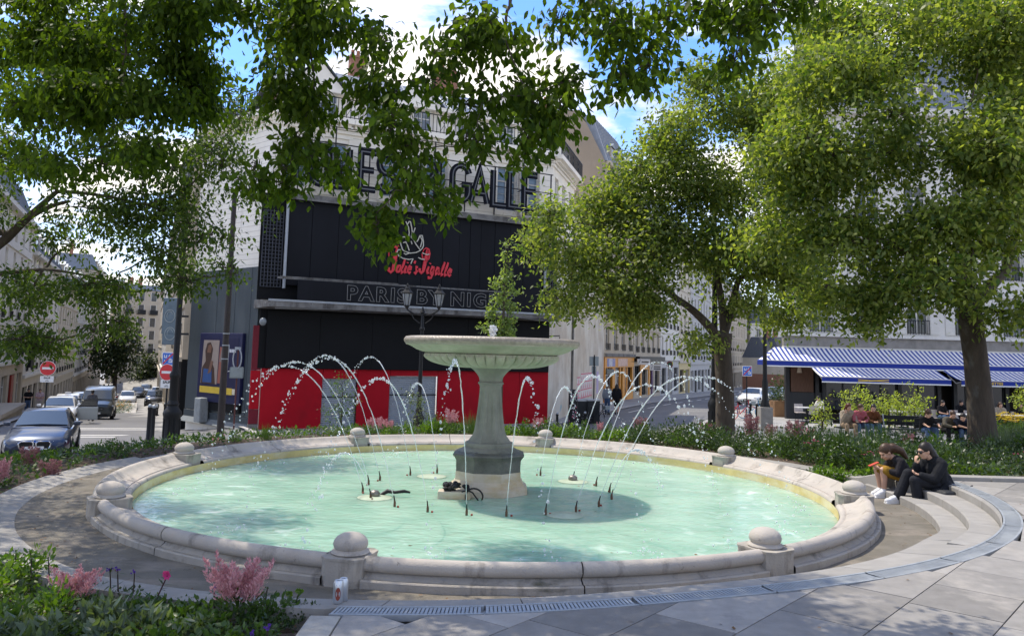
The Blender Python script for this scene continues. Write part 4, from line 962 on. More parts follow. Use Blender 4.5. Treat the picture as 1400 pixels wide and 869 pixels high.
q = MB(); q.bbox((2.3, -.4, .6), (.55, .45, 1.15), .06); tag(ob('utility_cabinet', q, M('grey_cabinet', (.26, .28, .28), rough=.6, stain=((.15, .15, .15), 4, .55, .7, (1, 1, .4))), loc=flank.location), '', 'cabinet')
ucab = bpy.data.objects['utility_cabinet']; ucab['label'] = 'grey metal utility cabinet standing against the dark metal sheeting'
bpy.context.view_layer.update(); ucab.matrix_world = flank.matrix_world.copy()
# security camera and spot lamps
q = MB(); q.tube([(14.7, -.1, 4.6), (15.3, -.5, 4.65), (15.3, -.5, 4.5)], .03, 6); q.sph((15.3, -.5, 4.35), .13, 10, 8); P('security_camera', q, metal_dk, smooth=60)
q = MB(); q.sph((-.1, -.75, 4.75), (.16, .16, .18), 10, 8); P('dome_lamp', q, glass2, smooth=60)
# right flank along the right-hand street
SB = FB.copy(); SE = SB + Vector((.274, 1, 0)).normalized() * 6.5
e3 = SE - SB; rz3 = math.atan2(e3.y, e3.x) - math.atan2(fe.y, fe.x)
fl2 = bpy.data.objects.new('flank_wall', None); C.objects.link(fl2); fl2.parent = club; fl2.location = (FL, 0, 0); fl2.rotation_euler = (0, 0, rz3)
peel = M('peeling_render', (.47, .42, .35), rough=.9, var=.15, scale=1.1, bump=.3, bscale=25, stain=[((.60, .58, .52), .55, .42, .6, (1, 1, .6)), ((.24, .20, .16), 2.2, .60, .72, (1, 1, .25)), ((.30, .42, .46), .45, .66, .7, (1, 1, 1))])
q = MB(); q.bx(0, 6.5, 0, 6, -.5, 10.4); ob('wall', q, peel, fl2)
ops3 = [(.7, 1.7, 11.1, 13.4), (2.7, 3.7, 11.1, 13.4), (4.8, 5.8, 11.1, 13.4)]
wall(fl2, 0, 6.5, 10.4, 14.1, ops3, wstone, .25, name='upper_wall', back=6)
for o in ops3: window(fl2, *o, y=.15, gm=glassb)
cornice(0, 6.5, fl2); rail(fl2, .0, 6.5, 14.5, .95, -.48, .2, cross=True, r=.014)
q = MB(); q.bx(.0, 6.5, .3, 6, 14.1, 16.0); ob('attic_wall', q, wstone, fl2)

# ------------------------------------------------------------------ right-hand row
PS = Vector((SE.x, SE.y, -1.9)); PE = Vector((7.75, 63.0, -1.9))
pw_, Lp = house('peeling_building', 'pale building with peeling painted wall beside the red club front', PS, PE)
q = MB(); q.bx(0, Lp, 0, 7, -.5, 12.0); ob('wall', q, peel, pw_); q = MB(); q.bx(-.1, Lp + .1, -.12, 7, 12.0, 12.3); ob('cornice', q, wstone, pw_)
q = MB(); q.tube([(.05, -.08, 0), (.05, -.08, 11.9)], .07, 8); ob('drain_pipe', q, rust, pw_, smooth=40)
pinkm = M('pink_poster', (.55, .16, .22), rough=.7, var=.25, scale=8, bump=0); whitem = M('white_poster', (.6, .58, .58), rough=.7, var=.1, bump=0); lilm = M('lilac_poster', (.42, .36, .55), rough=.7)
for x0, x1, z0, z1 in ((2.2, 3.4, .9, 2.3), (3.6, 8.4, .85, 2.5)):
    q = MB(); q.bx(x0, x1, -.014, -.002, z0, z1); pp_ = ob('pasted_poster', q, whitem, pw_)
    n = int((x1 - x0) / .75)
    for r_ in range(3):
        for k in range(n): q = MB(); cx = x0 + (k + .5) * (x1 - x0) / n; cz = z0 + (r_ + .5) * (z1 - z0) / 3; q.prism([(cx - .16, -.02, cz - .18), (cx + .16, -.02, cz - .18), (cx, -.02, cz + .16)], (0, .004, 0)); ob('print_mark', q, pinkm, pp_)
    for r_ in range(4): q = MB(); z = lerp(z0, z1 - .1, r_ / 3); q.bx(x0, x1, -.018, -.015, z, z + .08); ob('print_stripe', q, pinkm, pp_)
q = MB(); q.bx(10.6, 11.6, -.014, -.002, .9, 2.5); ob('pasted_poster', q, lilm, pw_)
orange = M('orange_shopfront', (.62, .27, .035), rough=.5, spec=.3, var=.1, bump=.03)
def rpt(s): p = rstreet(s); return (p.x, p.y, -1.95 - .004 * s)
def sst(Y): return (Y - 65) / RD.y
og, Lo = town_house('orange_shop_building', 'tall stone apartment house with an orange shopfront and zinc mansard roof', rpt(sst(63.2)), rpt(sst(73.6)), 19.2, 6, 4, beigew, gf=3.75, roof_h=4.2, roof_m=zinc, gcol=M('orange_shopfront', None) if 'orange_shopfront' not in MATS else orange, dep=12, seed=1, win=(1.15, 1.9), dorm=True)
q = MB(); q.bx(-.02, 0.02, 0, 12, 5, 23); 
gab = MB(); gab.add([(0, 0, 12), (0, 12, 12), (0, 12, 19.2), (0, 7.5, 23.6), (0, 2.2, 23.6), (0, 0, 19.2), (-.25, 0, 12), (-.25, 12, 12), (-.25, 12, 19.2), (-.25, 7.5, 23.6), (-.25, 2.2, 23.6), (-.25, 0, 19.2)], [(0, 1, 2, 3, 4, 5), (11, 10, 9, 8, 7, 6)] + [(i, (i + 1) % 6, 6 + (i + 1) % 6, 6 + i) for i in range(6)])
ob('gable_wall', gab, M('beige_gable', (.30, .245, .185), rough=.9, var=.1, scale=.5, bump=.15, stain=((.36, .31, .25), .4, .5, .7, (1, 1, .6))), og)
q = MB(); q.bx(.2, Lo - .2, -.12, -.02, 2.75, 3.6); fa = ob('fascia', q, orange, og)
for a, b, c in ((.9, 3.6, (.25, .25, .42)), (4.6, 8.2, (.6, .42, .34)), (1.5, 2.6, (.5, .5, .55))): q = MB(); q.bx(a, b, -.14 - .01 * (c[0] > .45), -.125, 2.85, 3.5); ob('fascia_print', q, M(f'fascia_{round(c[0]*100)}', c, rough=.6, var=.3, scale=5, bump=0), fa)
q = MB(); q.bx(.15, Lo, -.25, 0, 3.65, 3.9); ob('ledge', q, rust, og)
for k in range(4): q = MB(); q.bx(.3 + k * 2.6, .62 + k * 2.6, -.1, -.0, 0, 2.75); ob('pilaster', q, orange, og)
sh2, Ls = town_house('shop_building', 'narrow stone house with dark cornice and projecting shop signs', rpt(sst(73.8)), rpt(sst(86)), 17, 5, 5, beigew, gf=3.7, seed=2, gcol=beigew, win=(1.1, 1.9))
q = MB(); q.bx(0, Ls, -.55, 0, 3.3, 3.75); ob('awning_box', q, metal_dk, sh2)
q = MB(); q.bx(2.6, 3.3, -.08, 0, 0, 3.2); q.bx(6.6, 7.3, -.08, 0, 0, 3.2); q.bx(3.3, 6.6, -.08, 0, 2.5, 3.2); ob('orange_surround', q, orange, sh2)
q = MB(); q.bx(8.2, 8.7, -.08, 0, 0, 3.2); ob('purple_surround', q, M('purple_paint', (.08, .03, .12), rough=.5), sh2)
row = [('white_house', 'white stuccoed town house with slim windows past the orange shops', 86.2, 97.5, 18, 5, 5, creamw, greyw), ('yellow_house', 'narrow cream house with a yellow ground floor on the right-hand street', 97.7, 106, 18, 5, 3, cream, yellw),
       ('grey_white_house', 'grey and white town house seen just left of the tree trunk', 106.2, 126, 19, 5, 7, greyw, greyw), ('far_white_house', 'white town house seen just right of the tree trunk', 126.2, 154, 18, 5, 9, creamw, creamw),
       ('far_stone_house', 'stone balconied house far along the right-hand street', 154.2, 185, 18, 5, 9, beigew, beigew), ('far_corner_house', 'last pale house at the end of the right-hand street', 185.2, 230, 17, 5, 11, cream, cream)]
for nm, lb, y0, y1, H_, fl_, by, m_, gm_ in row:
    z0 = gz(rstreet(sst(y0), 2).x, y0) - .3
    p, q_ = rstreet(sst(y0)), rstreet(sst(y1)); town_house(nm, lb, (p.x, p.y, z0), (q_.x, q_.y, z0), H_ + 1, fl_, by, m_, gf=4.2, gcol=gm_, seed=int(y0), win=(1.0, 1.9), dorm=False)
# far side closing buildings behind the awning
for nm, lb, x0, x1, Y, H_, m_ in (('far_low_house', 'low cream house with red shopfront at the street end left of the awnings', 52.5, 55.5, 150, 6.5, cream), ('far_slate_house', 'distant pale house with a grey slate roof above the awning tip', 58, 78, 190, 15, creamw)):
    z0 = gz(x0, Y) - .5; town_house(nm, lb, (x0, Y, z0), (x1, Y + 3, z0), H_, 3 if H_ > 10 else 1, 5 if H_ > 10 else 3, m_, gf=3.5, gcol=chim if H_ < 10 else m_, seed=4, roof_m=slate, roof_h=4)
# ------------------------------------------------------------------ left street
def lpt(Y): s = (Y - 24) / LD.y; return lstreet(s)
lrow = [('corner_house', 'pale stone house with a low plinth nearest on the left street', 40, 62, 13.6, 4, 7, creamw, beigew), ('white_apartments', 'white apartment block with red door on the left street', 62.2, 84, 13.0, 4, 8, creamw, cream),
        ('cream_apartments', 'cream apartment block halfway down the left street', 84.2, 106, 13.5, 4, 8, cream, cream), ('tall_white_apartments', 'tall white apartment block behind the first street tree', 106.2, 133, 15, 5, 9, creamw, beigew),
        ('stone_apartments', 'stone corner apartments with balconies behind the dark street tree', 136, 172, 21, 6, 9, beigew, beigew)]
for nm, lb, y0, y1, H_, fl_, by, m_, gm_ in lrow:
    z0 = gz(*(lpt((y0 + y1) / 2) + LN * 3)[:2]) - .5
    # facade looks right-forward: A is the near end so that the outward side faces the street
    a_, b_ = lpt(y0), lpt(y1)
    t, L = town_house(nm, lb, (a_.x, a_.y, z0), (b_.x, b_.y, z0), H_ + .5, fl_, by, m_, gf=3.8, gcol=gm_, seed=int(y0), win=(1.05, 1.9), dorm=nm != 'corner_house')
    if nm == 'corner_house':
        q = MB(); q.bx(2.5, 12, -1.6, -.1, -.2, 1.2); q.bx(2.4, 12.1, -1.75, -.1, 1.2, 1.42); ob('stone_planter', q, beigew, t)
        q = MB(); q.bx(18.5, 19.6, -.03, .1, 0, 2.9); ob('red_door', q, M('red_door', (.25, .03, .02), rough=.5), t)
        q = MB(); q.bx(20.5, 22.5, -.9, -.7, 3.4, 6.2); ob('black_banner', q, blackp, t)
far = [('mansard_house', 'pale house with blue grey mansard roof closing the left street', 186, 226, 250, 15, 4, 4, cream), ('far_stone_block', 'pale stone block at the far right end of the left street', 224, 262, 235, 12, 4, 3, creamw), ('balcony_block', 'stone block with iron balconies above the dark street tree', 144, 169, 176, 21, 6, 2, beigew)]
for i, (nm, lb, px0, px1, Y, H_, fl_, by, m_) in enumerate(far):
    a_, b_ = at(px0, 510, Y), at(px1, 510, Y); z0 = -9.5 if Y > 200 else -7.8
    tfar, Lf = town_house(nm, lb, (a_.x, Y, z0), (b_.x, Y - (6 if Y > 200 else 3), z0), H_, fl_, by, m_, gf=4, roof_m=zinc, roof_h=5 if Y > 200 else 1.2, seed=9 + i, win=(1.2, 2))
    if nm == 'balcony_block':
        for fl2_ in range(6):
            for k in range(3):
                z = 4.6 + fl2_ * 2.83; y = .9 + k * 2.8; q = MB(); q.bx(Lf - .02, Lf + .03, y, y + 1.2, z, z + 1.9); w_ = ob('side_window', q, glass, tfar); q = MB(); q.bx(Lf, Lf + .06, y - .1, y, z - .1, z + 2.0); q.bx(Lf, Lf + .06, y + 1.2, y + 1.3, z - .1, z + 2.0); ob('window_frame', q, frame_w, w_)
                if fl2_ in (1, 4): q = MB(); q.bx(Lf, Lf + .5, y - .3, y + 1.5, z - .2, z - .08); q.bx(Lf + .44, Lf + .5, y - .3, y + 1.5, z - .08, z + .8); ob('balcony', q, ironw, tfar)
# right side of the left street: buildings beyond the club flank
def lr(Y): x = -16.4 - .44 * (Y - 41); return x
yy = [41, 60, 85, 115, 160]
for i in range(4):
    y0, y1 = yy[i], yy[i + 1] - .3; z0 = gz(lr(y0) - 3, y0) - .6
    town_house('side_house', ['dark shopfront house just past the grey sheeting', 'beige house second past the grey sheeting', 'pale house third past the grey sheeting', 'pale house last in line past the grey sheeting'][i], (lr(y1), y1, z0), (lr(y0), y0, z0), 15 + i, 4, 6, [beigew, cream, creamw, cream][i], gf=4.2, gcol=[blackp2, beigew, greyw, cream][i], seed=20 + i, dorm=False)
# ------------------------------------------------------------------ cafe with striped awnings
KA = at(1074, 570, 44); KZ = -1.35
cafe, KL = house('cafe_building', 'pale corner cafe building above blue and white striped awnings', (KA.x, 44, KZ), (KA.x + 17.5, 44.6, KZ))
def ku(px, Y): p = at(px, 520, Y); return p.x - KA.x
ops = []
for k in range(6):
    c = 2.0 + k * 2.72; ops += [(c - .62, c + .62, 4.75 + f * 3.1, 6.9 + f * 3.1, f) for f in range(4)]
wall(cafe, 0, KL, 4.0, 17.2, ops, creamw, .22)
SK = 5.2
for nm, pts in (('side_wall', [(0, 0), (SK, 12)]), ('rear_wall', [(SK, 12), (KL, 12)]), ('side_wall', [(KL, 12), (KL, 0)])):
    q = MB(); (xa_, ya_), (xb_, yb_) = pts; q.quad((xa_, ya_, -.5), (xb_, yb_, -.5), (xb_, yb_, 17.3), (xa_, ya_, 17.3)); ob(nm, q, creamw, cafe)
for o in ops: window(cafe, o[0], o[1], o[2], o[3], y=.14, gm=glass if o[4] else random.choice([glass, glass2]))
for o in ops[::1]:
    if o[4] in (0, 1):
        for s in (-1, 1):
            x0 = o[0] - .56 if s < 0 else o[1] + .04; q = MB(); q.bx(x0, x0 + .52, -.06, -.01, o[2], o[3])
            for j in range(12): z = lerp(o[2] + .08, o[3] - .08, j / 11); q.bx(x0 + .05, x0 + .47, -.075, -.06, z - .02, z + .03)
            ob('shutter', q, frame_w, cafe)
    rail(cafe, o[0], o[1], o[2], .8, -.08, .14)
fas = M('grey_beige_fascia', (.26, .245, .22), rough=.8, stain=((.2, .19, .17), 2, .5, .7, (1, 1, .3)))
q = MB(); q.bx(-.1, KL, -.12, .2, 3.95, 4.5); ob('fascia', q, fas, cafe); q = MB(); q.bx(-.15, KL, -.3, .2, 4.5, 4.66); ob('ledge', q, creamw, cafe); q = MB(); q.bx(-.1, KL, -.1, .2, 3.7, 3.95); ob('awning_box', q, frame_w, cafe)
band(cafe, -.05, KL, 10.6, 10.9, .2, creamw, 'string_course'); band(cafe, -.05, KL, 17.0, 17.4, .5, creamw)
q = MB(); q.add([(-.15, -.15, 17.4), (KL, -.15, 17.4), (KL, 12, 17.4), (SK, 12, 17.4), (1.9, 1.5, 21.6), (KL, 1.5, 21.6), (KL, 10.5, 21.6), (SK + 1.2, 10.5, 21.6)], [(0, 1, 5, 4), (1, 2, 6, 5), (2, 3, 7, 6), (3, 0, 4, 7), (4, 5, 6, 7)]); krf = ob('roof', q, zinc, cafe)
for k in range(1, 22): q = MB(); x = k * .8; q.tube([(x, -.17, 17.41), (lerp(1.9, KL, x / KL), 1.48, 21.61)], .025, 4); ob('roof_seam', q, zinc, krf)
for k in range(5): dormer(krf, 2.6 + k * 2.9, .2, 17.6, creamw)
tx = at(1121, 60, 50).x - KA.x
q = MB(); q.add([(tx - 1.55, 4.4, 18), (tx + 1.55, 4.4, 18), (tx + 1.55, 7.4, 18), (tx - 1.55, 7.4, 18), (tx - .95, 4.9, 24.6), (tx + .95, 4.9, 24.6), (tx + .95, 6.9, 24.6), (tx - .95, 6.9, 24.6)], [(0, 1, 5, 4), (1, 2, 6, 5), (2, 3, 7, 6), (3, 0, 4, 7), (4, 5, 6, 7)])
tur = ob('turret', q, M('turret_slate', (.11, .12, .13), rough=.6, var=.15, scale=3, bump=.15), krf)
for k in range(1, 5): q = MB(); q.tube([(tx - 1.55 + k * .62, 4.37, 18), (tx - .95 + k * .38, 4.87, 24.6)], .04, 4); ob('turret_seam', q, zinc, krf)
q = MB(); q.lathe([(0, 24.6), (1.05, 24.6), (1.1, 24.75), (.95, 24.85), (0, 25.4)], (tx, 5.9, 0), 16); q.cyl((tx, 5.9, 25.2), (tx, 5.9, 26.4), .06, .02, 6); ob('turret_cap', q, zinc, krf)
# ground floor: dark posts, glass, side panel
dkw = M('dark_shopfront', (.018, .02, .024), rough=.4, spec=.4, var=.15); woodp = M('brown_panelling', (.13, .07, .045), rough=.6, var=.3, scale=3, stretch=(8, 1, 1))
q = MB(); q.bx(.6, KL, .9, 1.1, 0, 4); ob('interior_wall', q, M('cafe_interior', (.035, .028, .022), rough=.8, var=.4, scale=2), cafe)
q = MB(); q.bx(.05, 2.0, -.02, .06, 0, 1.45); ob('panel', q, dkw, cafe); q = MB(); q.bx(.3, 1.55, -.01, .05, 1.47, 3.55); ob('panel', q, woodp, cafe)
for x in (.0, 1.62, 2.0, 4.2, 6.2, 8.4, 9.3, 10.6, 12.2, 13.6, 15.0, 16.4): q = MB(); q.bx(x, x + .2, -.1, .15, 0, 3.7); ob('post', q, dkw, cafe)
for a, b in ((2.2, 4.2), (4.4, 6.2), (6.4, 8.4), (9.5, 10.6), (10.8, 12.2), (13.8, 15.0)): window(cafe, a, b, .55, 3.5, y=.02, gm=glass, fm=dkw, bars=1, hbars=1, name='cafe_window')
shade = M('cream_lampshade', (.6, .5, .38), rough=.7, var=.05)
for x, z, w in ((.75, 2.5, .14), (.95, 2.95, .17), (1.3, 3.3, .12)): q = MB(); q.lathe([(w * .6, .28), (w, 0)], (x, -.08, z), 12, cap=False); q.tube([(x, -.08, z + .25), (x, -.08, 3.6)], .008, 4); ob('wall_lamp', q, shade, cafe)
# awnings
stripe = bpy.data.materials.new('blue_white_stripes'); stripe.use_nodes = True; sn, sl_ = stripe.node_tree.nodes, stripe.node_tree.links
t_ = sn.new('ShaderNodeTexCoord'); s_ = sn.new('ShaderNodeSeparateXYZ'); sl_.new(t_.outputs['Object'], s_.inputs[0])
fr_ = sn.new('ShaderNodeMath'); fr_.operation = 'MULTIPLY'; fr_.inputs[1].default_value = 1 / .25; sl_.new(s_.outputs[0], fr_.inputs[0]); f2 = sn.new('ShaderNodeMath'); f2.operation = 'FRACT'; sl_.new(fr_.outputs[0], f2.inputs[0])
f3 = sn.new('ShaderNodeMath'); f3.operation = 'GREATER_THAN'; f3.inputs[1].default_value = .52; sl_.new(f2.outputs[0], f3.inputs[0])
mx_ = sn.new('ShaderNodeMix'); mx_.data_type = 'RGBA'; sl_.new(f3.outputs[0], mx_.inputs[0]); mx_.inputs[6].default_value = (.74, .73, .70, 1); mx_.inputs[7].default_value = (.045, .075, .29, 1)
sl_.new(mx_.outputs[2], sn['Principled BSDF'].inputs['Base Color']); sn['Principled BSDF'].inputs['Roughness'].default_value = .8; sn['Principled BSDF'].inputs['Specular IOR Level'].default_value = .15
bluec = M('royal_blue_canvas', (.022, .042, .25), rough=.75, spec=.15, var=.06, bump=.02); whitec = M('white_valance_edge', (.72, .72, .70), rough=.7, var=.04, bump=0)
def awning(label, x0, x1, y0, z0, y1, z1, skew=0., hip=0., drop=.24):
    t = thing('awning', label, 'awning', (KA.x, 44, KZ), cafe.rotation_euler.z, 'blue and white striped cafe awnings'); q = MB(); n = max(4, int((x1 - x0) / .5)); V = []
    for i in range(n + 1):
        f = i / n; xt = lerp(x0 + hip, x1, f); xb = lerp(x0, x1, f) + skew
        for j in range(4): g = j / 3; V.append((lerp(xt, xb, g), lerp(y0, y1, g), lerp(z0, z1, g) - .05 * math.sin(g * PI) * (.6 + .4 * math.cos(i * 2.1))))
    q.add(V, [(4 * i + j, 4 * i + j + 1, 4 * i + j + 5, 4 * i + j + 4) for i in range(n) for j in range(3)])
    if hip: q.add([(x0, y1, z1), (x0 + hip, y0, z0), (x0, y0, z1)], [(0, 1, 2)])
    q2 = MB(); q2.v = q.v + [(v[0], v[1], v[2] - .012) for v in q.v]; N = len(q.v); q2.f = q.f + [tuple(i + N for i in f[::-1]) for f in q.f]; q2.m = [0] * len(q2.f)
    ob('canvas', q2, stripe, t, smooth=40)
    q = MB(); q.bx(x0 + skew, x1 + skew, y1 - .03, y1 - .012, z1 - drop, z1 + .02); v = ob('valance', q, bluec, t)
    if hip: q = MB(); q.bx(x0 + .01, x0 + .03, y1, y0, z1 - drop, z1 + .01); ob('valance', q, bluec, t)
    q = MB(); q.bx(x0 + skew, x1 + skew, y1 - .036, y1 - .006, z1 - drop - .06, z1 - drop + .0); ob('valance_edge', q, whitec, t)
    q = MB(); q.tube([(x0 + skew, y1, z1 + .03), (x1 + skew, y1, z1 + .03)], .035, 6); ob('front_bar', q, frame_w, t)
    for x in (x0 + .3 + hip, x1 - .3): q = MB(); q.tube([(x, y0, z0 - .25), (x, (y0 + y1) / 2, z1 - .15), (x + skew, y1, z1)], .03, 5); ob('arm', q, frame_w, t)
    return t, v
z1u = at(1047, 493, 42.5).z - KZ; awning('long upper blue and white striped awning with a hipped left end', ku(1046, 42.5), KL, -.1, 3.86, -1.5, z1u, hip=.95, drop=.22)
z1l = at(1112, 515, 41).z - KZ
aw2, v2 = awning('lower striped awning with yellow crossed lines, left of the gap', ku(1108, 42.5), ku(1287, 42.5) - .2, -1.45, z1u - .22, -3.0, z1l, skew=-.08, drop=.2)
aw3, v3 = awning('lower striped awning with yellow lettering, right of the gap', ku(1291, 42.5), KL, -1.45, z1u - .22, -3.0, z1l, skew=.1, drop=.2)
yl = M('yellow_print', (.62, .43, .04), rough=.6, var=.05, bump=0)
q = MB()
xa, xb = ku(1171, 41), ku(1214, 41)
for p0, p1 in (((xa, z1l - .07), (xb, z1l - .15)), ((xa, z1l - .16), (xb, z1l - .05))): stroke(q, [p0, p1], .035, -3.045, -3.032)
stroke(q, [(lerp(xa, xb, .35), z1l - .12), (lerp(xa, xb, .65), z1l - .10)], .06, -3.05, -3.04)
ob('crossed_lines', q, yl, aw2)
me = text_mesh('VEDETTES', .2, extrude=.004, offset=.006, m=yl, spacing=1.1); ob('lettering', me, parent=aw3, loc=(ku(1347.5, 41), -3.045, z1l - .17))

# ------------------------------------------------------------------ street furniture
def ppos(px, Y, dz=0.): p = at(px, 560, Y); return Vector((p.x, Y, gz(p.x, Y) + dz))
def lean_fix(o): return o
# Paris lamp posts: ornate cast base, shaft
lampglass = M('lantern_glass', (.35, .37, .38), rough=.12, spec=.6, trans=.3, var=.1, bump=0)
def lamp_base(q, h=1.0, k=1.):
    q.lathe([(.24 * k, -.3), (.24 * k, .06), (.22 * k, .09), (.2 * k, .14), (.215 * k, .2), (.19 * k, .26), (.185 * k, h * .72), (.2 * k, h * .76), (.215 * k, h * .82), (.2 * k, h * .88), (.15 * k, h * .93), (.12 * k, h), (.14 * k, h + .05), (.12 * k, h + .1), (.105 * k, h + .14)], n=16)
    for i in range(8): a = i * PI / 4; q.tube([(.19 * k * math.cos(a), .19 * k * math.sin(a), .28), (.19 * k * math.cos(a), .19 * k * math.sin(a), h * .7)], .022 * k, 5)
def lantern(par, x, z):
    q = MB()
    for i in range(6): a = i * PI / 3; q.tube([(x + .10 * math.cos(a), .10 * math.sin(a), z), (x + .185 * math.cos(a), .185 * math.sin(a), z + .42)], .012, 4)
    q.lathe([(.03, -.12), (.07, -.05), (.115, -.02), (.11, .01)], (x, 0, z), 6); q.lathe([(.20, .41), (.205, .44), (.14, .52), (.10, .56), (.11, .58), (.07, .64), (.04, .68), (.05, .71), (.02, .76), (.0, .78)], (x, 0, z), 6)
    l = ob('lantern', q, metal_dk, par); g = MB(); g.lathe([(.095, .0), (.178, .41)], (x, 0, z), 6, cap=False); ob('lantern_glass', g, lampglass, l)
    g = MB(); g.lathe([(.03, .02), (.05, .2), (.03, .3)], (x, 0, z), 8); ob('lamp_bulb', g, frame_w, l)
p = ppos(573, 28); tp = at(573, 428, 28).z - p.z
lp = thing('street_lamp', 'twin lantern cast iron street lamp in front of the black canopy', 'street lamp', p, 0)
q = MB(); lamp_base(q, 1.1, .9); ob('base', q, metal_dk, lp, smooth=40); q = MB(); q.lathe([(.075, 1.2), (.06, tp - .6), (.09, tp - .58), (.09, tp - .52), (.055, tp - .48), (.05, tp), (.1, tp + .03), (.06, tp + .1), (.02, tp + .22)], n=12); ob('pole', q, metal_dk, lp, smooth=40)
for s in (-1, 1):
    q = MB(); q.tube([(0, 0, tp - .05)] + [(s * (.56 * k / 8), 0, tp - .05 + .18 * (k / 8) ** 1.6 - .04 * math.sin(k / 8 * PI)) for k in range(1, 9)], .03, 6); q.tube([(s * .1, 0, tp - .35), (s * .3, 0, tp - .2), (s * .42, 0, tp + .0)], .018, 5); ob('arm', q, metal_dk, lp, smooth=40)
    lantern(lp, s * .56, tp + .26)
p = ppos(236, 22); p.z = -1.0
lp2 = thing('street_lamp', 'tall black cast iron lamp post with ornate base beside the street signs', 'street lamp', p, 0)
q = MB(); lamp_base(q, 1.15, 1.15); ob('base', q, metal_dk, lp2, smooth=40); q = MB(); q.lathe([(.115, 1.25), (.115, 1.9), (.14, 1.93), (.14, 2.0), (.085, 2.1), (.07, 5.5), (.085, 5.55), (.06, 5.7), (.055, 7.4)], n=12); ob('pole', q, metal_dk, lp2, smooth=40); lantern(lp2, 0, 7.45)
p = ppos(303, 24); p.z = -1.15
pl = thing('plain_post', 'plain dark street post with silver bands in front of the poster case', 'post', p, 0); q = MB(); q.lathe([(.105, -.2), (.105, 1.0), (.095, 2.5), (.07, 7.6)], n=12); ob('pole', q, M('brown_black_post', (.035, .028, .026), rough=.5, var=.3, scale=6), pl, smooth=40)
for z in (2.55, 2.95, 3.3): q = MB(); q.lathe([(.101, z), (.101, z + .03)], n=12, cap=False); ob('band', q, galv, pl)
# sign builders
redsg = M('sign_red', (.55, .012, .02), rough=.35, spec=.5, var=.04, bump=0); whs = M('sign_white', (.70, .70, .69), rough=.35, spec=.5, var=.04, bump=0); blues = M('sign_blue', (.02, .12, .50), rough=.35, spec=.5, var=.04, bump=0); greyb = M('sign_back', (.24, .27, .27), rough=.5, metal=.3, var=.12, bump=0)
def disc(x, y, z, r, d, n=28): q = MB(); q.cyl((x, y, z), (x, y - d, z), r, None, n); return q
def no_entry(par, z, r=.27, y=-.05):
    ob('sign_disc', disc(0, y, z, r, .02), whs, par, smooth=40); ob('sign_disc', disc(0, y - .021, z, r * .95, .004), redsg, par, smooth=40); q = MB(); q.bx(-r * .68, r * .68, y - .034, y - .027, z - r * .15, z + r * .15); ob('sign_bar', q, whs, par)
def plate(par, z, w, h, m=whs, y=-.05, name='sign_plate'): q = MB(); q.bbox((0, y, z), (w, .02, h), .008); return ob(name, q, m, par)
def bike_mark(par, x, z, s, y, m):
    q = MB()
    for dx in (-.5, .5): stroke(q, arc(x + dx * s, z, .28 * s, .28 * s, 0, 350, 12), .07 * s, y, y - .003, closed=True)
    stroke(q, [(x - .5 * s, z), (x - .15 * s, z + .45 * s), (x + .3 * s, z + .45 * s), (x, z), (x - .15 * s, z + .45 * s)], .06 * s, y, y - .003); stroke(q, [(x + .3 * s, z + .6 * s), (x + .5 * s, z)], .06 * s, y, y - .003); return ob('bicycle_mark', q, m, par)
def zone_sign(par, z, s, y=-.05):
    pl_ = plate(par, z, s, s, whs, y); q = MB(); q.bx(-s * .45, s * .45, y - .015, y - .012, z - s * .45, z + s * .45); ob('sign_face', q, blues, par)
    q = MB(); yy_ = y - .018
    for pts, w in (([(-.3, .3), (-.3, .1), (-.12, .1), (-.12, .3)], .06), ([(.12, .32), (.12, .1)], .07), ([(.02, .22), (.22, .22)], .05), ([(-.3, -.1), (-.22, -.28)], .06), ([(-.14, -.1), (-.22, -.28)], .06), ([(.06, -.12), (.34, -.12), (.34, -.26), (.06, -.26)], .07), ([(-.02, .02), (.3, -.02)], .05)):
        stroke(q, [(a * s, z + b * s) for a, b in pts], w * s, yy_, yy_ - .002)
    ob('sign_pictogram', q, whs, par); q = MB(); stroke(q, [(-.42 * s, z - .42 * s), (.42 * s, z + .42 * s)], .09 * s, yy_ - .004, yy_ - .006); ob('sign_slash', q, redsg, par)
blkp = M('sign_print', (.02, .02, .02), rough=.5, var=.05, bump=0)
def sauf(par, z, w, h, y):
    plate(par, z, w, h, whs, y); me = text_mesh('SAUF', h * .42, extrude=.002, offset=.004, m=blkp, align='CENTER'); ob('lettering', me, parent=par, loc=(0, y - .013, z + h * .08)); bike_mark(par, 0, z - h * .28, h * .32, y - .011, blkp)
p = ppos(226.5, 26.5); p.z = -1.5; zf = lambda py: at(226, py, 26.5).z - p.z
sg1 = thing('street_sign', 'no entry sign under a blue zone sign on the post beside the lamp', 'street sign', p, R(-8))
q = MB(); q.cyl((0, 0, -.3), (0, 0, zf(482)), .03, None, 8); ob('pole', q, metal_dk, sg1, smooth=40); no_entry(sg1, zf(508.5), .27); zone_sign(sg1, zf(490), .42); sauf(sg1, zf(524.5), .42, .27, -.05)
p = ppos(61, 40, .1); zf2 = lambda py: at(61, py, 40).z - p.z
sg2 = thing('street_sign', 'no entry sign with a white plate on the left pavement by the red door', 'street sign', p, R(20))
q = MB(); q.cyl((0, 0, -.3), (0, 0, zf2(495)), .035, None, 8); ob('pole', q, metal_dk, sg2, smooth=40); no_entry(sg2, zf2(503), .36); sauf(sg2, zf2(518), .6, .3, -.05)
p = ppos(321, 27); p.z = -1.45; zf3 = lambda py: at(323, py, 27).z - p.z
sg3 = thing('sign_post', 'thin brown post with a grey sign back and silver ring before the poster', 'sign', p, 0)
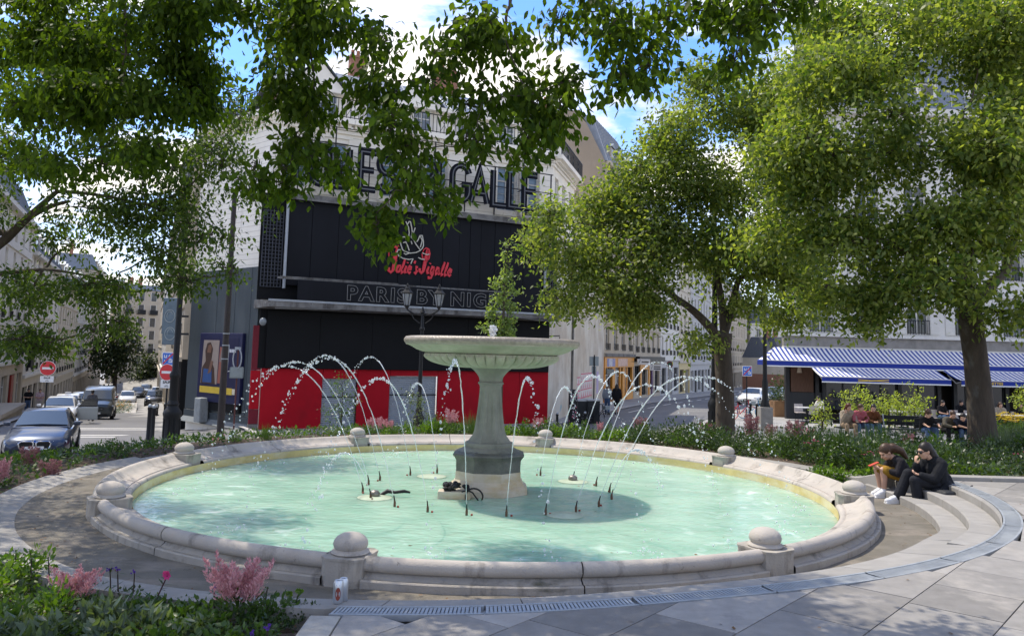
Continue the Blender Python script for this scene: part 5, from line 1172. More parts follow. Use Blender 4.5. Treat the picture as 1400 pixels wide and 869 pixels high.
q = MB(); q.cyl((0, 0, -.2), (.0, 0, zf3(476)), .028, None, 8); ob('pole', q, M('rusty_post', (.09, .03, .025), rough=.6, var=.3), sg3, smooth=40); q = MB(); q.bbox((.0, -.05, zf3(509)), (.46, .03, .38), .04); ob('sign_back', q, greyb, sg3)
ringp = [(.14 * math.cos(t), -.06, zf3(490) + .33 * math.sin(t)) for t in np.linspace(0, 2 * PI, 25)]; q = MB(); q.tube(ringp, .022, 6); ob('ring', q, galv, sg3, smooth=60); q = MB(); q.bx(-.1, .1, -.06, -.03, zf3(478), zf3(474)); ob('clamp', q, galv, sg3)
q = MB(); zr = zf3(474) - .05; q.tube([(-.42, -.05, zr - .75), (-.46, -.05, zr - .3), (-.44, -.05, zr), (-.36, -.05, zr + .12), (-.3, -.05, zr + .1)], .022, 6); q.tube([(-.3, -.05, zr + .1), (-.32, -.05, zr - .75)], .018, 6); q.tube([(-.42, -.05, zr - .75), (-.32, -.05, zr - .78), (0, -.02, zr - .7)], .018, 6); ob('ring', q, galv, sg3, smooth=60)
p = ppos(1021, 40); zf4 = lambda py: at(1021, py, 40).z - p.z
sg4 = thing('street_sign', 'blue zone sign with red slash between the tree trunk and the awnings', 'street sign', p, R(8)); q = MB(); q.cyl((0, 0, -.3), (0, 0, zf4(500)), .03, None, 8); ob('pole', q, metal_dk, sg4, smooth=40); zone_sign(sg4, zf4(507), .5)
p = ppos(811.5, 42); zf5 = lambda py: at(812, py, 42).z - p.z
sg5 = thing('sign_post', 'backs of two grey square signs on a post before the peeling wall', 'sign', p, R(10)); q = MB(); q.cyl((0, 0, -.3), (0, 0, zf5(485)), .035, None, 8); ob('pole', q, metal_dk, sg5, smooth=40)
for py, w, h in ((493.5, .5, .48), (506.5, .24, .46)): q = MB(); q.bbox((0, .05, zf5(py)), (w, .03, h), .01); ob('sign_back', q, greyb, sg5)
p = ppos(915, 66); p.z = -2; zf6 = lambda py: at(915, py, 66).z - p.z
sg6 = thing('sign_post', 'round dark green sign back with red rim right of the shop signs', 'sign', p, 0); q = MB(); q.cyl((0, 0, -.2), (0, 0, zf6(500)), .04, None, 8); ob('pole', q, galv, sg6, smooth=40); ob('sign_rim', disc(0, -.04, zf6(498), .27, .03), M('maroon', (.14, .03, .04), rough=.5), sg6, smooth=40); ob('sign_disc', disc(0, -.075, zf6(498), .17, .006), M('dark_green_sign', (.02, .07, .04), rough=.5), sg6, smooth=40)
# projecting shop signs (lettering not legible in the photograph: dark print strips)
for lb, px, py, Y, w, h, rows in (('white projecting shop sign with one dark line of print above the orange shops', 880, 494.5, 71.5, 1.15, .5, 1), ('white projecting shop sign with two dark lines of print right of the other', 896.5, 502.5, 75, 1.12, .52, 2)):
    c = at(px, py, Y); t = thing('shop_sign', lb, 'shop sign', c, 0); q = MB(); q.bbox((0, 0, 0), (w, .12, h), .02); ob('sign_box', q, whs, t); q = MB(); q.bx(-w / 2 - .5, -w / 2, -.02, .02, -.02, .02); ob('bracket', q, metal_dk, t)
    for r_ in range(rows):
        q = MB(); zc = 0 if rows == 1 else .1 - .2 * r_
        for k in range(7): x = -.18 + k * .09; q.bx(x, x + .07, -.075, -.062, zc - .06, zc + .06)
        ob('print_mark', q, blkp, t)
    q = MB(); stroke(q, [(-.45, -.18), (-.38, .02), (-.3, .18)], .05, -.075, -.062); ob('print_mark', q, greyb, t)
p = at(836, 508, 64); t = thing('shop_sign', 'small grey projecting sign box left of the orange shopfront', 'shop sign', p, 0); q = MB(); q.bbox((-.1, 0, 0), (.62, .2, .42), .03); ob('sign_box', q, greyb, t); q = MB(); q.bx(.15, .5, -.03, .03, -.03, .03); ob('bracket', q, metal_dk, t)
# stacked neon boxes at the left corner of the club
for lb, py, h in (('upper blue grey glass sign box on the corner left of the lamp', 432, 1.9), ('lower blue grey glass sign box with a round emblem left of the lamp', 456, 1.15)):
    c = at(235, py, 39); t = thing('sign_box', lb, 'sign box', c, R(-12)); q = MB(); q.bbox((0, 0, 0), (.85, .3, h * .92), .04); ob('box', q, M('dull_blue_glass', (.09, .13, .16), rough=.25, var=.2, bump=0), t)
    q = MB(); stroke(q, arc(0, 0, .28, .3, 0, 350, 18), .04, -.165, -.155, closed=True); stroke(q, arc(0, 0, .15, .22, 200, 20, 9), .03, -.165, -.155); ob('emblem', q, greyb, t); q = MB(); q.bx(.4, .9, -.02, .02, -.05, .05); ob('bracket', q, metal_dk, t)
# dark lamp shaft beside the tree, right lamp with concrete foot
p = ppos(977, 25.5); lp3 = thing('street_lamp', 'dark cast iron lamp post standing just left of the tree trunk', 'street lamp', p, 0); q = MB(); lamp_base(q, 1.6, 1.0); ob('base', q, metal_dk, lp3, smooth=40); q = MB(); q.lathe([(.12, 1.7), (.1, 3.2), (.075, 5.6), (.06, 7.4)], n=12); ob('pole', q, metal_dk, lp3, smooth=40); lantern(lp3, 0, 7.45)
p = ppos(1046, 33); zb_ = at(1046, 556, 33).z - p.z
lp4 = thing('street_lamp', 'slim dark lamp post on a square concrete foot left of the cafe', 'street lamp', p, 0); q = MB(); q.bbox((0, 0, zb_ / 2 - .1), (.5, .5, zb_ + .2), .03); ob('foot', q, M('concrete_foot', (.26, .245, .22), rough=.9, var=.2, scale=5), lp4); q = MB(); q.lathe([(.2, zb_), (.2, zb_ + .05), (.12, zb_ + .3), (.12, zb_ + 1.0), (.09, zb_ + 1.15), (.06, zb_ + 6)], n=12); ob('pole', q, metal_dk, lp4, smooth=40)
# black bins and sticker-covered pillar before the peeling wall
p = ppos(783, 40.5); t = thing('sticker_post', 'dark squat pillar plastered with pale stickers before the peeling wall', 'pillar', p, 0); q = MB(); q.bbox((0, 0, .75), (.42, .4, 2.3), .05); ob('pillar', q, metal_dk, t)
for k in range(70): q = MB(); x, z = random.uniform(-.18, .18), random.uniform(.1, 1.85); w = random.uniform(.015, .035); q.bx(x - w, x + w, -.205, -.202, z - w, z + w); ob('sticker', q, random.choice([whs, greyb, pinkm]), t)
for i, (px, lb) in enumerate(((796, 'black wheeled bin with a pale lid nearest the sticker pillar'), (809, 'black wheeled bin with a pale lid right of the sign post'))):
    p = ppos(px, 42.3); t = thing('wheeled_bin', lb, 'bin', p, R(12), 'bins before the peeling wall'); q = MB(); q.box((0, 0, .6), (.62, .6, 1.2), taper=1.1); ob('bin_body', q, M('black_bin', (.018, .02, .022), rough=.45), t); q = MB(); q.bbox((0, 0, 1.24), (.72, .7, .1), .03); ob('lid', q, greyw, t); q = MB(); q.cyl((-.26, .3, .1), (.26, .3, .1), .1, None, 10); ob('wheel', q, blk, t)
# bollards
proto_b = None
bl = [(40, 27.5, 'iron bollard by the left pavement behind the dark blue car'), (205, 23.5, 'iron bollard pair member nearest the zebra lines, left one'), (210.5, 24.5, 'iron bollard pair member nearest the zebra lines, right one'), (762, 36, 'iron bollard left of the sticker pillar'), (800, 36.5, 'iron bollard in front of the bins'),
      (1026, 34, 'iron bollard by the red bicycles, left'), (1035, 33.5, 'iron bollard by the red bicycles, right'), (225, 52, 'small far bollard behind the no entry sign')]
for px, Y, lb in bl:
    p = ppos(px, Y)
    if px in (205, 210.5): p.z = -1.05 if px == 205 else -1.15
    if proto_b is None:
        proto_b = thing('bollard', lb, 'bollard', p, 0, 'iron bollards along the pavements'); q = MB(); q.lathe([(.075, -.2), (.075, .1), (.06, .12), (.055, .95), (.065, .97), (.065, 1.02)], n=12); ob('post', q, metal_dk, proto_b, smooth=40); q = MB(); q.sph((0, 0, 1.06), (.062, .062, .06), 12, 8); ob('knob', q, galv, proto_b, smooth=180)
    else: dup(proto_b, p, 0, lb)
# two drinks cans on the ring
canm = M('can_silver', (.55, .58, .62), rough=.3, metal=.7, var=.08, bump=0); canr = M('can_red_emblem', (.22, .05, .035), rough=.4)
for px, py, lb, em in ((461.3, 829, 'front silver drinks can with a dark red emblem beside the kerb', 1), (468.5, 822, 'rear silver drinks can half hidden behind the other can', 0)):
    p = onz(px, py, zp(-1.3, 5.2) - .03); p.z = zring(math.hypot(p.x - CX, p.y - CY), math.atan2(p.y - CY, p.x - CX))
    t = thing('drinks_can', lb, 'can', p, R(10), 'drinks cans by the basin'); q = MB(); q.lathe([(.0, .006), (.022, .0), (.026, .004), (.033, .014), (.033, .135), (.027, .148), (.026, .152), (.024, .150), (.0, .149)], n=24, cap=False); ob('can_body', q, canm, t, smooth=40)
    if em:
        q = MB(); V = [(.0335 * math.sin(a_ * .55), -.0336 * math.cos(a_ * .55), .07 + .042 * s_) for s_, a_ in [(math.sin(k * PI / 8), math.cos(k * PI / 8)) for k in range(16)]]; V.append((0, -.0337, .07)); q.add(V, [(k, (k + 1) % 16, 16) for k in range(16)]); ob('emblem', q, canr, t)
        q = MB(); q.add([(.0336 * math.sin(a), -.0336 * math.cos(a), z) for a, z in ((-.35, .122), (.35, .122), (.35, .13), (-.35, .13))], [(0, 1, 2, 3)]); ob('emblem', q, blues, t)
    q = MB(); q.cyl((0, 0, .1495), (0, 0, .151), .012, None, 10); ob('ring_pull', q, galv, t)
# cafe tables, chairs, benches
tabm = M('white_table', (.55, .55, .54), rough=.4, var=.05, bump=0); chairm = M('pale_woven_chair', (.42, .38, .36), rough=.7, var=.2, scale=30)
tb = None
for i, (px, Y, lb) in enumerate(((1103, 40.5, 'white cafe table by the dark side panel'), (1232, 38.5, 'white cafe table behind the light green shrubs'), (1262, 39.5, 'white cafe table near the gap in the awnings'), (1322, 37, 'white cafe table left of the big tree trunk'), (1385, 37.5, 'white cafe table right of the big tree trunk'))):
    p = ppos(px, Y)
    if tb is None:
        tb = thing('cafe_table', lb, 'table', p, 0, 'cafe tables under the awnings'); q = MB(); q.bbox((0, 0, .74), (1.0, .7, .05), .012); ob('table_top', q, tabm, tb); q = MB(); q.cyl((0, 0, .02), (0, 0, .72), .04, None, 10); ob('table_leg', q, metal_dk, tb); q = MB(); q.bbox((0, 0, .02), (.5, .5, .04), .01); ob('table_foot', q, metal_dk, tb)
    else: dup(tb, p, 0, lb)
ch0 = None
for i, (px, Y, rz) in enumerate(((1094, 41.2, 0), (1112, 40.2, 2.9), (1225, 39.4, .2), (1243, 37.6, 3.1), (1256, 40.3, 0), (1274, 38.8, 3.), (1308, 38, .1), (1328, 38.2, .0), (1336, 35.9, 3.1), (1375, 38.6, .1), (1392, 38.4, -.1))):
    p = ppos(px, Y); lb = 'pale woven cafe chair tucked at the white tables under the awnings'
    if ch0 is None:
        ch0 = thing('cafe_chair', lb, 'chair', p, rz, 'woven chairs at the cafe tables'); q = MB(); q.bbox((0, 0, .46), (.44, .44, .05), .015); ob('seat', q, chairm, ch0)
        q = MB(); V = []; q.prism([(-.22, .2, .5), (.22, .2, .5), (.21, .24, .88), (-.21, .24, .88)], (0, .03, 0)); ob('backrest', q, chairm, ch0)
        for sx_ in (-.19, .19):
            for sy_ in (-.19, .19): q = MB(); q.cyl((sx_, sy_, 0), (sx_ * .95, sy_ * .95, .45), .014, None, 6); ob('leg', q, metal_dk, ch0)
    else: dup(ch0, p, rz, lb)
BENCH = []
for px0, px1, Y, lb in ((1143, 1282, 27.6, 'long black park bench with the group in pink and brown'), (1256, 1378, 26.6, 'long black park bench with the men in dark tops')):
    a_, b_ = ppos(px0, Y), ppos(px1, Y); w = b_.x - a_.x; z = -.85; t = thing('park_bench', lb, 'bench', ((a_.x + b_.x) / 2, Y, z), 0, 'park benches facing the fountain')
    for k in range(4): q = MB(); q.bbox((0, -.2 + k * .12, .45), (w, .1, .035), .008); ob('seat_slat', q, metal_dk, t)
    for k in range(2): q = MB(); q.bbox((0, .27 + .03 * k, .62 + .2 * k), (w, .03, .13), .008); ob('back_slat', q, metal_dk, t)
    for x in (-w / 2 + .25, 0, w / 2 - .25): q = MB(); q.bx(x - .03, x + .03, -.22, -.17, -.2, .44); q.bx(x - .03, x + .03, .2, .25, -.2, .5); q.tube([(x, .22, .45), (x, .31, .92)], .028, 6); ob('bench_leg', q, galv, t)
    BENCH.append(t)

# ------------------------------------------------------------------ vehicles
tyre = M('tyre', (.012, .012, .012), rough=.8, var=.2); alloy = M('alloy_wheel', (.3, .31, .32), rough=.35, metal=.8, var=.05, bump=0); trim = M('black_trim', (.015, .015, .016), rough=.5, var=.1, bump=0)
chrome = M('chrome', (.6, .6, .62), rough=.15, metal=1., var=.03, bump=0); hlamp = M('headlamp_glass', (.62, .65, .68), rough=.1, spec=.8, var=.1, bump=0); tailm = M('tail_lamp', (.3, .01, .01), rough=.2, var=.05, bump=0); cglass = M('car_glass', (.02, .025, .028), rough=.04, spec=.9, var=.1, bump=0)
def paint(n, c, metal=.35): return M(n, c, rough=.28, spec=.5, metal=metal, var=.03, bump=0, coat=.6)
KINDS = {
 'sedan': dict(sec=[(2.35, .60, .34, .50, .56), (2.27, .78, .24, .60, .67), (2.0, .88, .2, .70, .79), (1.4, .915, .2, .80, .90), (.9, .92, .2, .88, .965), (0, .925, .2, .92, .96), (-1, .925, .2, .95, .98), (-1.75, .91, .22, .98, 1.07), (-2.2, .86, .28, .94, 1.03), (-2.35, .70, .42, .78, .86)], cab=[(.98, .80, .79, .95), (.12, .84, .60, 1.385), (-.45, .86, .61, 1.44), (-1.05, .86, .60, 1.40), (-1.95, .80, .72, 1.06)], ax=(1.42, -1.42), r=.33, sx=[(.72, -.42), (-.5, -1.35)]),
 'hatch': dict(sec=[(2.05, .6, .34, .52, .6), (1.95, .8, .24, .66, .74), (1.6, .88, .2, .78, .88), (1.1, .9, .2, .9, .99), (.8, .9, .2, .93, 1.0), (0, .9, .2, .95, .98), (-1.2, .9, .2, .98, 1.0), (-1.8, .87, .24, 1.0, 1.02), (-2.0, .78, .35, .9, .95)], cab=[(1.0, .78, .77, .97), (.3, .82, .62, 1.42), (-.4, .84, .63, 1.5), (-1.35, .84, .61, 1.46), (-1.9, .80, .66, 1.02)], ax=(1.25, -1.25), r=.32, sx=[(.75, -.3), (-.4, -1.35)]),
 'suv': dict(sec=[(2.25, .68, .4, .66, .78), (2.15, .85, .3, .8, .92), (1.8, .92, .26, .93, 1.03), (1.1, .93, .26, 1.02, 1.12), (.8, .93, .26, 1.05, 1.12), (0, .94, .26, 1.08, 1.1), (-1.3, .94, .26, 1.1, 1.12), (-2.0, .92, .3, 1.1, 1.14), (-2.25, .82, .42, 1.0, 1.05)], cab=[(1.0, .82, .8, 1.1), (.25, .86, .66, 1.6), (-.4, .88, .68, 1.68), (-1.5, .88, .66, 1.64), (-2.1, .85, .72, 1.14)], ax=(1.35, -1.38), r=.38, sx=[(.75, -.35), (-.45, -1.5)]),
 'van': dict(sec=[(2.5, .72, .4, .8, .92), (2.42, .9, .28, .95, 1.06), (2.1, .95, .25, 1.08, 1.18), (1.6, .96, .25, 1.2, 1.3), (1.0, .97, .25, 1.22, 1.24), (0, .97, .25, 1.25, 1.26), (-2.3, .97, .25, 1.25, 1.26), (-2.5, .93, .35, 1.2, 1.25)], cab=[(1.85, .86, .84, 1.24), (1.05, .92, .76, 1.86), (.5, .95, .8, 1.96), (-2.2, .95, .82, 1.95), (-2.45, .94, .84, 1.3)], ax=(1.6, -1.55), r=.35, sx=[(1.2, .2), (.05, -2.1)])}
gpaint = None
def car(name, label, kind, pm, loc, rz, grille='bar', open_door=False, taxi=False, cat='car'):
    K = KINDS[kind]; t = thing(name, label, cat, loc, rz, None); V = []; n = 0
    for x, w, zb, zs, zt in K['sec']:
        hp = [(0, zb), (.7 * w, zb), (.96 * w, zb + .1), (w, zb + (zs - zb) * .42), (.985 * w, zs - (zs - zb) * .16), (.93 * w, zs), (.78 * w, lerp(zs, zt, .7)), (.45 * w, zt + .004), (0, zt + .012)]
        ringp_ = hp + [(-a, b) for a, b in hp[-2:0:-1]]; n = len(ringp_); V += [(x, a, b) for a, b in ringp_]
    q = MB(); S_ = len(K['sec']); F = [(i * n + k, i * n + (k + 1) % n, (i + 1) * n + (k + 1) % n, (i + 1) * n + k) for i in range(S_ - 1) for k in range(n)] + [tuple(range(n)), tuple((S_ - 1) * n + k for k in range(n))[::-1]]
    q.add(V, F); body = ob('body', q, pm, t, smooth=38)
    cb = K['cab']; V = []; zb0 = lambda x: float(np.interp(-x, [-s[0] for s in K['sec']], [s[3] for s in K['sec']])) - .04
    for x, wb, wt, zt in cb:
        m_ = max(zt - .05, zb0(x) + .005); V += [(x, -wb, zb0(x)), (x, -wt - .02, m_), (x, -wt + .06, zt), (x, wt - .06, zt), (x, wt + .02, m_), (x, wb, zb0(x))]
    q = MB(); q.add(V, [(6 * i + k, 6 * i + k + 1, 6 * i + 7 + k, 6 * i + 6 + k) for i in range(len(cb) - 1) for k in range(5)] + [(0, 1, 2, 3, 4, 5), tuple(range(6 * len(cb) - 6, 6 * len(cb)))[::-1]]); cbn = ob('cabin', q, pm, t, smooth=35)
    def scr(a, b, nm, e=.02, k0=.06, k1=.94):
        (x0, w0, t0, z0), (x1, w1, t1, z1) = a, b; q = MB(); d = Vector((z1 - z0, 0, x0 - x1)).normalized() * e; d = d if d.z > 0 else -d
        pts = [Vector((lerp(x0, x1, k), s * lerp(t0, t1, k) * .955, lerp(z0, z1, k))) + d for s, k in ((-1, k0), (1, k0), (1, k1), (-1, k1))]; mid = [Vector((lerp(x0, x1, k), 0, lerp(z0, z1, k) + .02)) + d * 1.6 for k in (k0, k1)]
        q.add([pts[0], mid[0], pts[1], pts[2], mid[1], pts[3]], [(0, 1, 4, 5), (1, 2, 3, 4)]); return ob(nm, q, cglass, t, smooth=60)
    scr(cb[0], cb[1], 'windscreen', k0=.10); scr(cb[-1], cb[-2], 'rear_window', k0=.15)
    zt_ = [c_[3] for c_ in cb]
    for s in (-1, 1):
        for i, (xa, xb) in enumerate(K['sx']):
            pts = []
            for x, up in ((xa, 0), (xb, 0), (xb, 1), (xa, 1)):
                wb = float(np.interp(-x, [-c_[0] for c_ in cb], [c_[1] for c_ in cb])); wt = float(np.interp(-x, [-c_[0] for c_ in cb], [c_[2] for c_ in cb])); z1 = float(np.interp(-x, [-c_[0] for c_ in cb], zt_)) - .1; z0 = zb0(x) + .08
                k = 0 if not up else 1; zz = z0 if not up else max(z0 + .02, z1); f = min(1, (zz - zb0(x)) / max(.1, (z1 + .05 - zb0(x)))); pts.append((x, s * (lerp(wb, wt + .02, f) + .012), zz))
            q = MB(); q.quad(*pts); ob('side_window', q, cglass, t)
        q = MB(); q.bbox((cb[0][0] - .32, s * (cb[0][1] + .17), cb[0][3] + .08), (.12, .2, .13), .035); ob('mirror', q, pm, t, smooth=50)
        for ax in K['ax']:
            w_ = float(np.interp(-ax, [-c_[0] for c_ in K['sec']], [c_[1] for c_ in K['sec']])); q = MB(); q.cyl((ax, s * (w_ - .2), K['r']), (ax, s * (w_ + .008), K['r']), K['r'] + .055, None, 24); ob('wheel_arch', q, trim, t)
            q = MB(); q.lathe([(K['r'] * .62, -.1), (K['r'] * .93, -.11), (K['r'], -.08), (K['r'], .08), (K['r'] * .93, .11), (K['r'] * .62, .1)], n=24, cap=False); wh = ob('wheel', q, tyre, t, (ax, s * (w_ - .08), K['r']), smooth=40, rot=(PI / 2, 0, 0))
            q = MB(); q.lathe([(0, .085), (.06, .09), (.07, .07), (K['r'] * .62, .05), (K['r'] * .66, .10), (K['r'] * .62, -.1)], n=24, cap=False)
            for k in range(5): a = k * 2 * PI / 5; q.tube([(0, 0, .085), (K['r'] * .62 * math.cos(a), K['r'] * .62 * math.sin(a), .085)], .035, 4)
            rm = ob('rim', q, alloy, wh); rm.rotation_euler = (0 if s < 0 else PI, 0, 0)
        x1, w1, zb1, zs1, zt1 = K['sec'][1]
        q = MB(); q.add([(x1 + .05, s * w1 * .60, zs1 - .07), (x1 - .14, s * w1 * 1.06, zs1 - .03), (x1 - .16, s * w1 * 1.055, zs1 + .055), (x1 + .015, s * w1 * .6, zs1 + .05), (x1 - .3, s * w1 * .8, zs1 - .05)], [(0, 1, 2, 3), (0, 3, 4), (1, 4, 2), (2, 4, 3), (0, 4, 1)]); ob('headlight', q, hlamp, t)
        x2, w2, zb2, zs2, zt2 = K['sec'][-1]; q = MB(); q.bbox((x2 + .06, s * w2 * .95, zs2 - .0), (.16, .3, .14), .03); ob('tail_light', q, tailm, t)
    x0, w0, zb0_, zs0, zt0 = K['sec'][0]
    if grille == 'kidney':
        for s in (-1, 1):
            P_ = [(s * (.22 + .19 * a), zs0 + .045 + .115 * b) for a, b in ((-.95, .6), (-.7, 1), (.7, 1), (1.05, .55), (.95, -.5), (.65, -1), (-.6, -1), (-.95, -.6))]
            q = MB(); q.prism([(x0 - .02, y, z) for y, z in P_], (.035, 0, 0)); gk = ob('grille', q, trim, t)
            q = MB(); q.tube([(x0 + .02, y, z) for y, z in P_ + P_[:2]], .02, 6); ob('grille_frame', q, chrome, gk, smooth=50)
            for k in range(6): q = MB(); y = s * (.22 + .19 * (-.7 + k * .28)); q.bx(x0 + .015, x0 + .024, y - .008, y + .008, zs0 - .06, zs0 + .15); ob('grille_bar', q, metal_dk, gk)
        q = MB(); q.cyl((x0 - .04, 0, zs0 + .165), (x0 + .004, 0, zs0 + .165), .04, None, 16); ob('badge', q, blues, t); q = MB(); q.tube([(x0 + .006, .04 * math.cos(a), zs0 + .165 + .04 * math.sin(a)) for a in np.linspace(0, 2 * PI, 17)], .006, 4); ob('badge_ring', q, chrome, t)
    else:
        q = MB(); q.bbox((x0 - .005, 0, zs0 - .02), (.06, w0 * 1.15, .1), .02); ob('grille', q, trim, t); q = MB(); q.bx(x0 + .02, x0 + .035, -w0 * .5, w0 * .5, zs0 - .03, zs0 - .01); ob('grille_bar', q, chrome, t)
    q = MB(); q.bbox((x0 - .02, 0, zb0_ + .04), (.06, w0 * 1.7, .12), .02); ob('bumper_intake', q, trim, t)
    q = MB(); q.bbox((x0 + .025, 0, zb0_ + .12), (.02, .5, .11), .005); ob('number_plate', q, whs, t)
    if taxi: q = MB(); q.bbox((-.2, 0, cb[2][3] + .07), (.14, .36, .12), .02); ob('taxi_lamp', q, whs, t)
    if open_door:
        q = MB(); q.bbox((.0, .5, .56), (.08, 1.05, .7), .03); dr = ob('door', q, gpaint, t, (.75, K['sec'][4][1] - .02, 0)); dr['label'] = 'open driver door swung out across the road'  # door of a white car, its shade put into the grey colour
        q = MB(); q.prism([(.05, .02, .92), (.05, .98, .92), (.05, .85, 1.36), (.05, .35, 1.36)], (-.03, 0, 0)); ob('door_window', q, cglass, dr)
    return t
rz_l = math.atan2(-LD.y, -LD.x)
def lane(px, Y): p = at(px, 560, Y); return (p.x, Y, gz(p.x, Y) + .02)
p = Vector((at(48, 600, 24.2).x, 24.2, -1.83)) + Vector((LD.x, LD.y, 0)) * 2.35
car('sedan_car', 'dark blue grey sedan with twin oval grille behind the left flower bed', 'sedan', paint('blue_grey_paint', (.022, .034, .062), .5), p, rz_l, 'kidney')
gpaint = paint('silver_and_shaded_door_paint', (.30, .33, .34), .5); wpaint = paint('white_car_paint', (.62, .63, .63), .0); gpaint = paint('silver_and_shaded_door_paint', (.30, .33, .34), .5); kpaint = paint('black_car_paint', (.012, .013, .015), .2)
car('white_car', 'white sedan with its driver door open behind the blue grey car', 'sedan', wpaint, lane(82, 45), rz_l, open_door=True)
car('white_taxi', 'white car with a roof lamp behind the one with the open door', 'hatch', wpaint, lane(91, 53), rz_l, taxi=True)
car('dark_van', 'dark grey van parked on the left by the flower island', 'van', paint('dark_grey_paint', (.05, .06, .062), .3), lane(134, 52), rz_l, cat='van')
car('pale_van', 'pale car between the open door and the dark van', 'suv', gpaint, lane(113, 55), rz_l)
car('parked_car', 'white car parked just past the flower island', 'hatch', wpaint, lane(173, 90), rz_l)
car('black_suv', 'black car with pale bonnet coming up the middle of the left street', 'suv', kpaint, lane(210, 86), rz_l)
car('far_car', 'small white car following behind the black one', 'hatch', wpaint, lane(213, 112), rz_l)
car('far_dark_car', 'dark car at the far end of the flower island', 'hatch', kpaint, lane(187, 112), rz_l)
car('far_pale_car', 'tiny pale car farthest down the left street', 'suv', gpaint, lane(198, 122), rz_l)
rz_r = math.atan2(-RD.y, -RD.x)
car('white_car', 'white car parked behind the blue zone sign by the cafe', 'sedan', wpaint, lane(1030, 70), rz_r - .15)
car('dark_car', 'blue grey car right of the slim lamp post by the cafe', 'hatch', paint('slate_paint', (.05, .07, .1), .3), lane(1059, 82), rz_r - .2)
# motorcycle with rider gear, bicycles
def bike(name, label, loc, rz, motor, col, cat):
    t = thing(name, label, cat, loc, rz); r = .31 if motor else .34; wb = .68 if motor else .53; wm_ = tyre
    for x in (-wb, wb):
        q = MB(); q.tube([(r * math.cos(a), 0, r * math.sin(a)) for a in np.linspace(0, 2 * PI, 25)], .07 if motor else .022, 6); w_ = ob('wheel', q, tyre if motor or col is None else col, t, (x, 0, r), smooth=60)
        q = MB()
        for k in range(10): a = k * PI / 5; q.tube([(0, 0, 0), (r * math.cos(a), 0, r * math.sin(a))], .006, 3)
        q.cyl((0, -.04, 0), (0, .04, 0), .03, None, 8); ob('spokes', q, alloy, w_)
    q = MB()
    if motor:
        q.sph((.15, 0, .72), (.3, .14, .15), 10, 7); q.sph((-.1, 0, .45), (.3, .16, .2), 10, 7); q.bbox((.55, 0, .82), (.25, .3, .35), .08); q.bbox((-.35, 0, .62), (.6, .2, .16), .06); ob('body', q, kpaint, t, smooth=50)
        q = MB(); q.tube([(wb, .08, r), (.5, .08, .95)], .03, 6); q.tube([(wb, -.08, r), (.5, -.08, .95)], .03, 6); q.tube([(.42, -.38, 1.08), (.48, 0, .98), (.42, .38, 1.08)], .02, 6); ob('fork', q, alloy, t, smooth=50)
        q = MB(); q.bbox((-.3, 0, .76), (.65, .26, .1), .04); ob('saddle', q, trim, t); q = MB(); q.sph((.7, 0, .85), (.06, .1, .1), 10, 7); ob('headlight', q, hlamp, t, smooth=90)
    else:
        q = MB(); cm = col or metal_dk
        for pts in ([(-wb, 0, r), (-.1, 0, .3), (-.22, 0, .85)], [(-.1, 0, .3), (.38, 0, .75), (-.2, 0, .72)], [(-wb, 0, r), (-.2, 0, .72)], [(wb, 0, r), (.4, 0, .65), (.36, 0, 1.0)]): q.tube(pts, .025, 6)
        ob('frame', q, cm, t, smooth=50); q = MB(); q.tube([(.3, -.28, 1.05), (.36, 0, 1.02), (.3, .28, 1.05)], .014, 6); ob('handlebar', q, metal_dk, t); q = MB(); q.sph((-.23, 0, .9), (.14, .07, .04), 8, 6); ob('saddle', q, trim, t, smooth=60); q = MB(); q.bbox((.6, 0, .85), (.25, .3, .2), .02); ob('basket', q, greyb, t)
    return t
p = lane(213, 62); bike('motorcycle', 'black motorcycle standing in the street left of the sign post', p, rz_l + .1, True, None, 'motorcycle')
redb = M('bicycle_red', (.4, .02, .03), rough=.4, var=.05, bump=0); bbl = M('bicycle_blue', (.03, .2, .35), rough=.4, var=.05, bump=0)
bike('bicycle', 'red wheeled hire bicycle parked left of the bollards near the cafe', lane(1014, 41), .2, False, redb, 'bicycle'); bike('bicycle', 'blue framed hire bicycle parked behind the bollards near the cafe', lane(1028, 43), .25, False, bbl, 'bicycle'); bike('bicycle', 'red hire bicycle right of the slim lamp post', lane(1060, 48), .3, False, redb, 'bicycle'); bike('bicycle', 'dark bicycle leaning beside the black bins', lane(815, 41.5), .4, False, None, 'bicycle')
# ------------------------------------------------------------------ people
skinm = M('skin', (.50, .30, .21), rough=.55, var=.06, scale=12, bump=.03)
skin2 = M('skin_tan', (.36, .20, .13), rough=.55, var=.06, scale=12, bump=.03)
def cloth(n, c): return M('cloth_' + n, c, rough=.85, spec=.15, var=.22, scale=9, bump=.35, bscale=28)
hair_d = M('hair_dark', (.016, .011, .009), rough=.45, spec=.35, var=.3, scale=30, stretch=(1, 1, 6)); hair_b = M('hair_brown', (.06, .032, .018), rough=.45, spec=.35, var=.35, scale=30, stretch=(1, 1, 6)); hair_r = M('hair_auburn', (.075, .02, .012), rough=.45, var=.35, scale=30)
REM = []
def capsule(q, p0, r0, p1, r1, n=10):
    q.tube([p0, p1], [r0, r1], n); q.sph(p0, r0, n, 6); q.sph(p1, r1, n, 6)
def chain(q, pts, rs):
    for i in range(len(pts) - 1): capsule(q, Vector(pts[i]), rs[i], Vector(pts[i + 1]), rs[i + 1])
def remeshed(name, q, m, parent, vox, sm=4):
    o = ob(name, q, m, parent); REM.append((o, vox, sm)); return o
